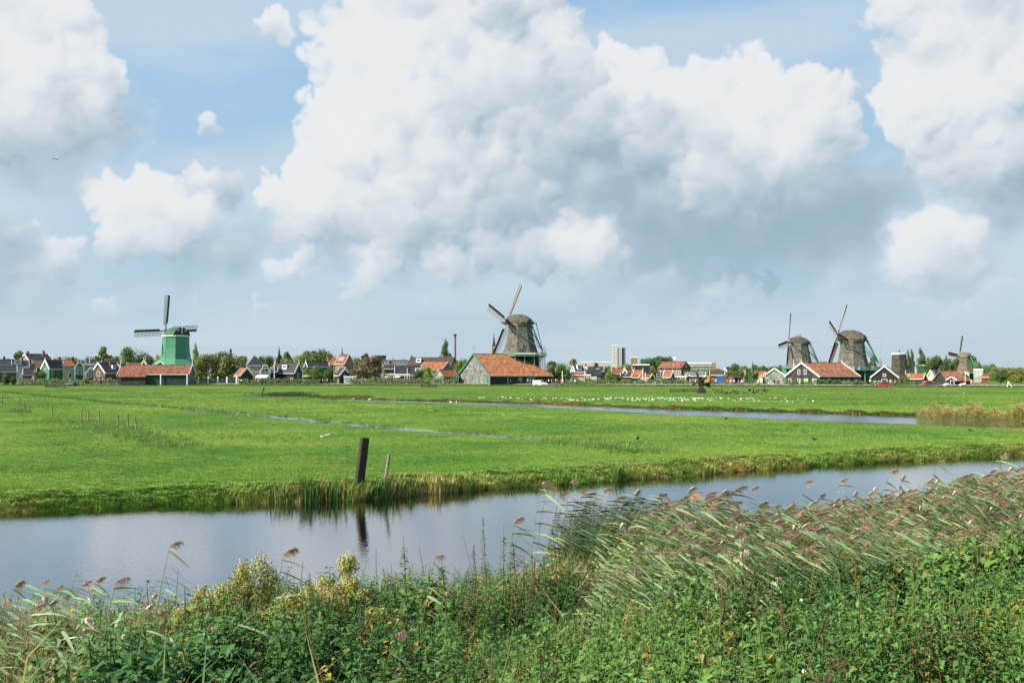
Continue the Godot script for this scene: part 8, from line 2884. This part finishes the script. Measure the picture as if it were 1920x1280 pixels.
	for e in [[466, 1038, 52, 10.3, "tallest rounded bush with tan seed fluff before the canal"], [388, 1092, 56, 9.8, "wide rounded bush with tan seed fluff nearest the west corner"], [556, 1092, 54, 10.0, "low rounded tan bush between two taller ones"], [662, 1036, 56, 10.8, "rounded bush with tan tops standing apart to the east"], [610, 1100, 30, 10.4, "small rounded bush wedged before the eastern tan one"]]:
		var at := P(e[0], 1000, e[3])
		at.y = ground(at.x, at.z)
		var h := H(e[1], e[3]) - at.y
		var w: float = e[2] * e[3] / F * 2.8
		var t := thing("seeding_bush", e[4], "bush", at, 0.0, "rounded bushes gone to seed")
		var c := obj("foliage", crown_mesh("bushy", int(e[0]) % 3), M["bush leaf"], t)
		c.scale = Vector3(w, h * 0.80, w)
		c.position.y = h * 0.20
		c = obj("seed_fluff", crown_mesh("fuzz", int(e[0]) % 3), M["bush fluff"], t)
		c.scale = Vector3(w * 1.06, h * 0.83, w * 1.06)
		c.position.y = h * 0.19
		var mb := MB.new()
		for k in 7:
			var a := k * 0.9
			mb.tube([Vector3(cos(a) * 0.03, -0.05, sin(a) * 0.03), Vector3(cos(a) * w * 0.15, h * 0.35, sin(a) * w * 0.15), Vector3(cos(a) * w * 0.3, h * 0.7, sin(a) * w * 0.3)], [0.012, 0.009, 0.004], 5, false)
		obj("stem", mb, M["bark"], t)
	# a broad leaved reed close to the lens
	var base := P(940, 1300, 4.6)
	base.y = ground(base.x, base.z)
	var t := thing("broad_reed", "single reed with three broad pale green leaves nearest the camera", "reed", base)
	var rs := func(px: float, py: float, d: float) -> Vector3: return P(px, py, d) - base
	var mb := MB.new()
	mb.tinted = true
	mb.col = Color(0.12, 0.19, 0.07)
	mb.tube([Vector3(0, -0.05, 0), rs.call(938, 1285, 4.6), rs.call(953, 1230, 4.6), rs.call(963, 1175, 4.6)], [0.006, 0.0055, 0.004, 0.002], 6, false)
	obj("stem", mb, leafm, t)
	for e in [[[962, 1191], [985, 1182], [1010, 1183], [1026, 1206]], [[960, 1207], [975, 1210], [988, 1220], [995, 1233]], [[954, 1230], [975, 1234], [1000, 1252], [1022, 1288]]]:
		mb = MB.new()
		mb.tinted = true
		mb.col = Color(0.155, 0.255, 0.115)
		var pts := []
		for k in 4:
			pts.append(rs.call(e[k][0], e[k][1], 4.6 - 0.03 * k))
		ribbon(mb, pts, 0.0125, Vector3(-0.15, 0.75, 0.6).normalized(), 0.06)
		obj("leaf", mb, leafm, t)
	# white bindweed blossoms
	for e in [[1503, 1126, 8.6, "white bindweed flower among the nettles below the reed belt"], [1508, 1260, 6.0, "white bindweed flower low on the dike"]]:
		var p := P(e[0], e[1], e[2])
		t = thing("white_flower", e[3], "flower", p, 0.0, "white flowers among the nettles")
		mb = MB.new()
		var rings := []
		for s in [[0.0, 0.006], [0.022, 0.010], [0.034, 0.020], [0.040, 0.034]]:
			var ring := []
			for k in 10:
				var a := TAU * k / 10
				ring.append(Vector3(cos(a) * s[1], s[0], sin(a) * s[1]))
			rings.append(ring)
		mb.loft(rings, true, true, false)
		var o := obj("blossom", mb, M["white trim"], t)
		o.rotation = Vector3(0.9, 0, 0.3)
		o.scale = Vector3.ONE * 0.36
		mb = MB.new()
		mb.tube([Vector3(0, 0, 0), Vector3(0.01, -0.15, -0.02), Vector3(0.03, -0.40, 0.0)], [0.003, 0.003, 0.003], 4, false)
		obj("stalk", mb, M["green trim"], t)

func _ready() -> void:
	rng.seed = 7
	patch_noise.seed = 3
	patch_noise.frequency = 0.03
	patch_noise.fractal_octaves = 3
	fine_noise.seed = 12
	fine_noise.frequency = 0.2
	fine_noise.fractal_octaves = 3
	# camera: a 35 mm lens at eye height on the dike, tilted 2 degrees up
	var cam := Camera3D.new()
	cam.name = "camera"
	cam.fov = 2.0 * rad_to_deg(atan(640.0 / F))
	cam.near = 0.1
	cam.far = 9000.0
	cam.position = EYE
	cam.basis = view_basis
	add_child(cam)
	cam.current = true
	# sun: from the west and behind the lens, about 40 degrees high
	var sun := DirectionalLight3D.new()
	sun.name = "sun"
	sun.light_energy = 1.6
	sun.light_color = Color(1.0, 0.955, 0.88)
	sun.light_angular_distance = 0.6
	sun.shadow_enabled = true
	var from := Vector3(-0.715, 0.615, 0.33).normalized()
	sun.basis = Basis.looking_at(-from)
	add_child(sun)
	var env := Environment.new()
	env.background_mode = Environment.BG_SKY
	env.sky = Sky.new()
	var sm := PanoramaSkyMaterial.new()
	sm.panorama = sky_texture()
	env.sky.sky_material = sm
	env.background_energy_multiplier = 0.53
	env.tonemap_mode = Environment.TONE_MAPPER_LINEAR
	env.tonemap_exposure = 1.88
	env.sdfgi_enabled = true
	env.ssao_enabled = true
	env.ssil_enabled = true
	var we := WorldEnvironment.new()
	we.name = "environment"
	we.environment = env
	add_child(we)
	var t0 := Time.get_ticks_msec()
	textures()
	build_land()
	build_water()
	print("land ", Time.get_ticks_msec() - t0)
	t0 = Time.get_ticks_msec()
	paints()
	build_mills()
	build_village()
	print("village ", Time.get_ticks_msec() - t0)
	t0 = Time.get_ticks_msec()
	build_trees()
	print("trees ", Time.get_ticks_msec() - t0)
	t0 = Time.get_ticks_msec()
	build_people()
	print("people ", Time.get_ticks_msec() - t0)
	build_birds()
	build_props()
	print("props ", Time.get_ticks_msec() - t0)
	t0 = Time.get_ticks_msec()
	build_plants()
	print("plants ", Time.get_ticks_msec() - t0)
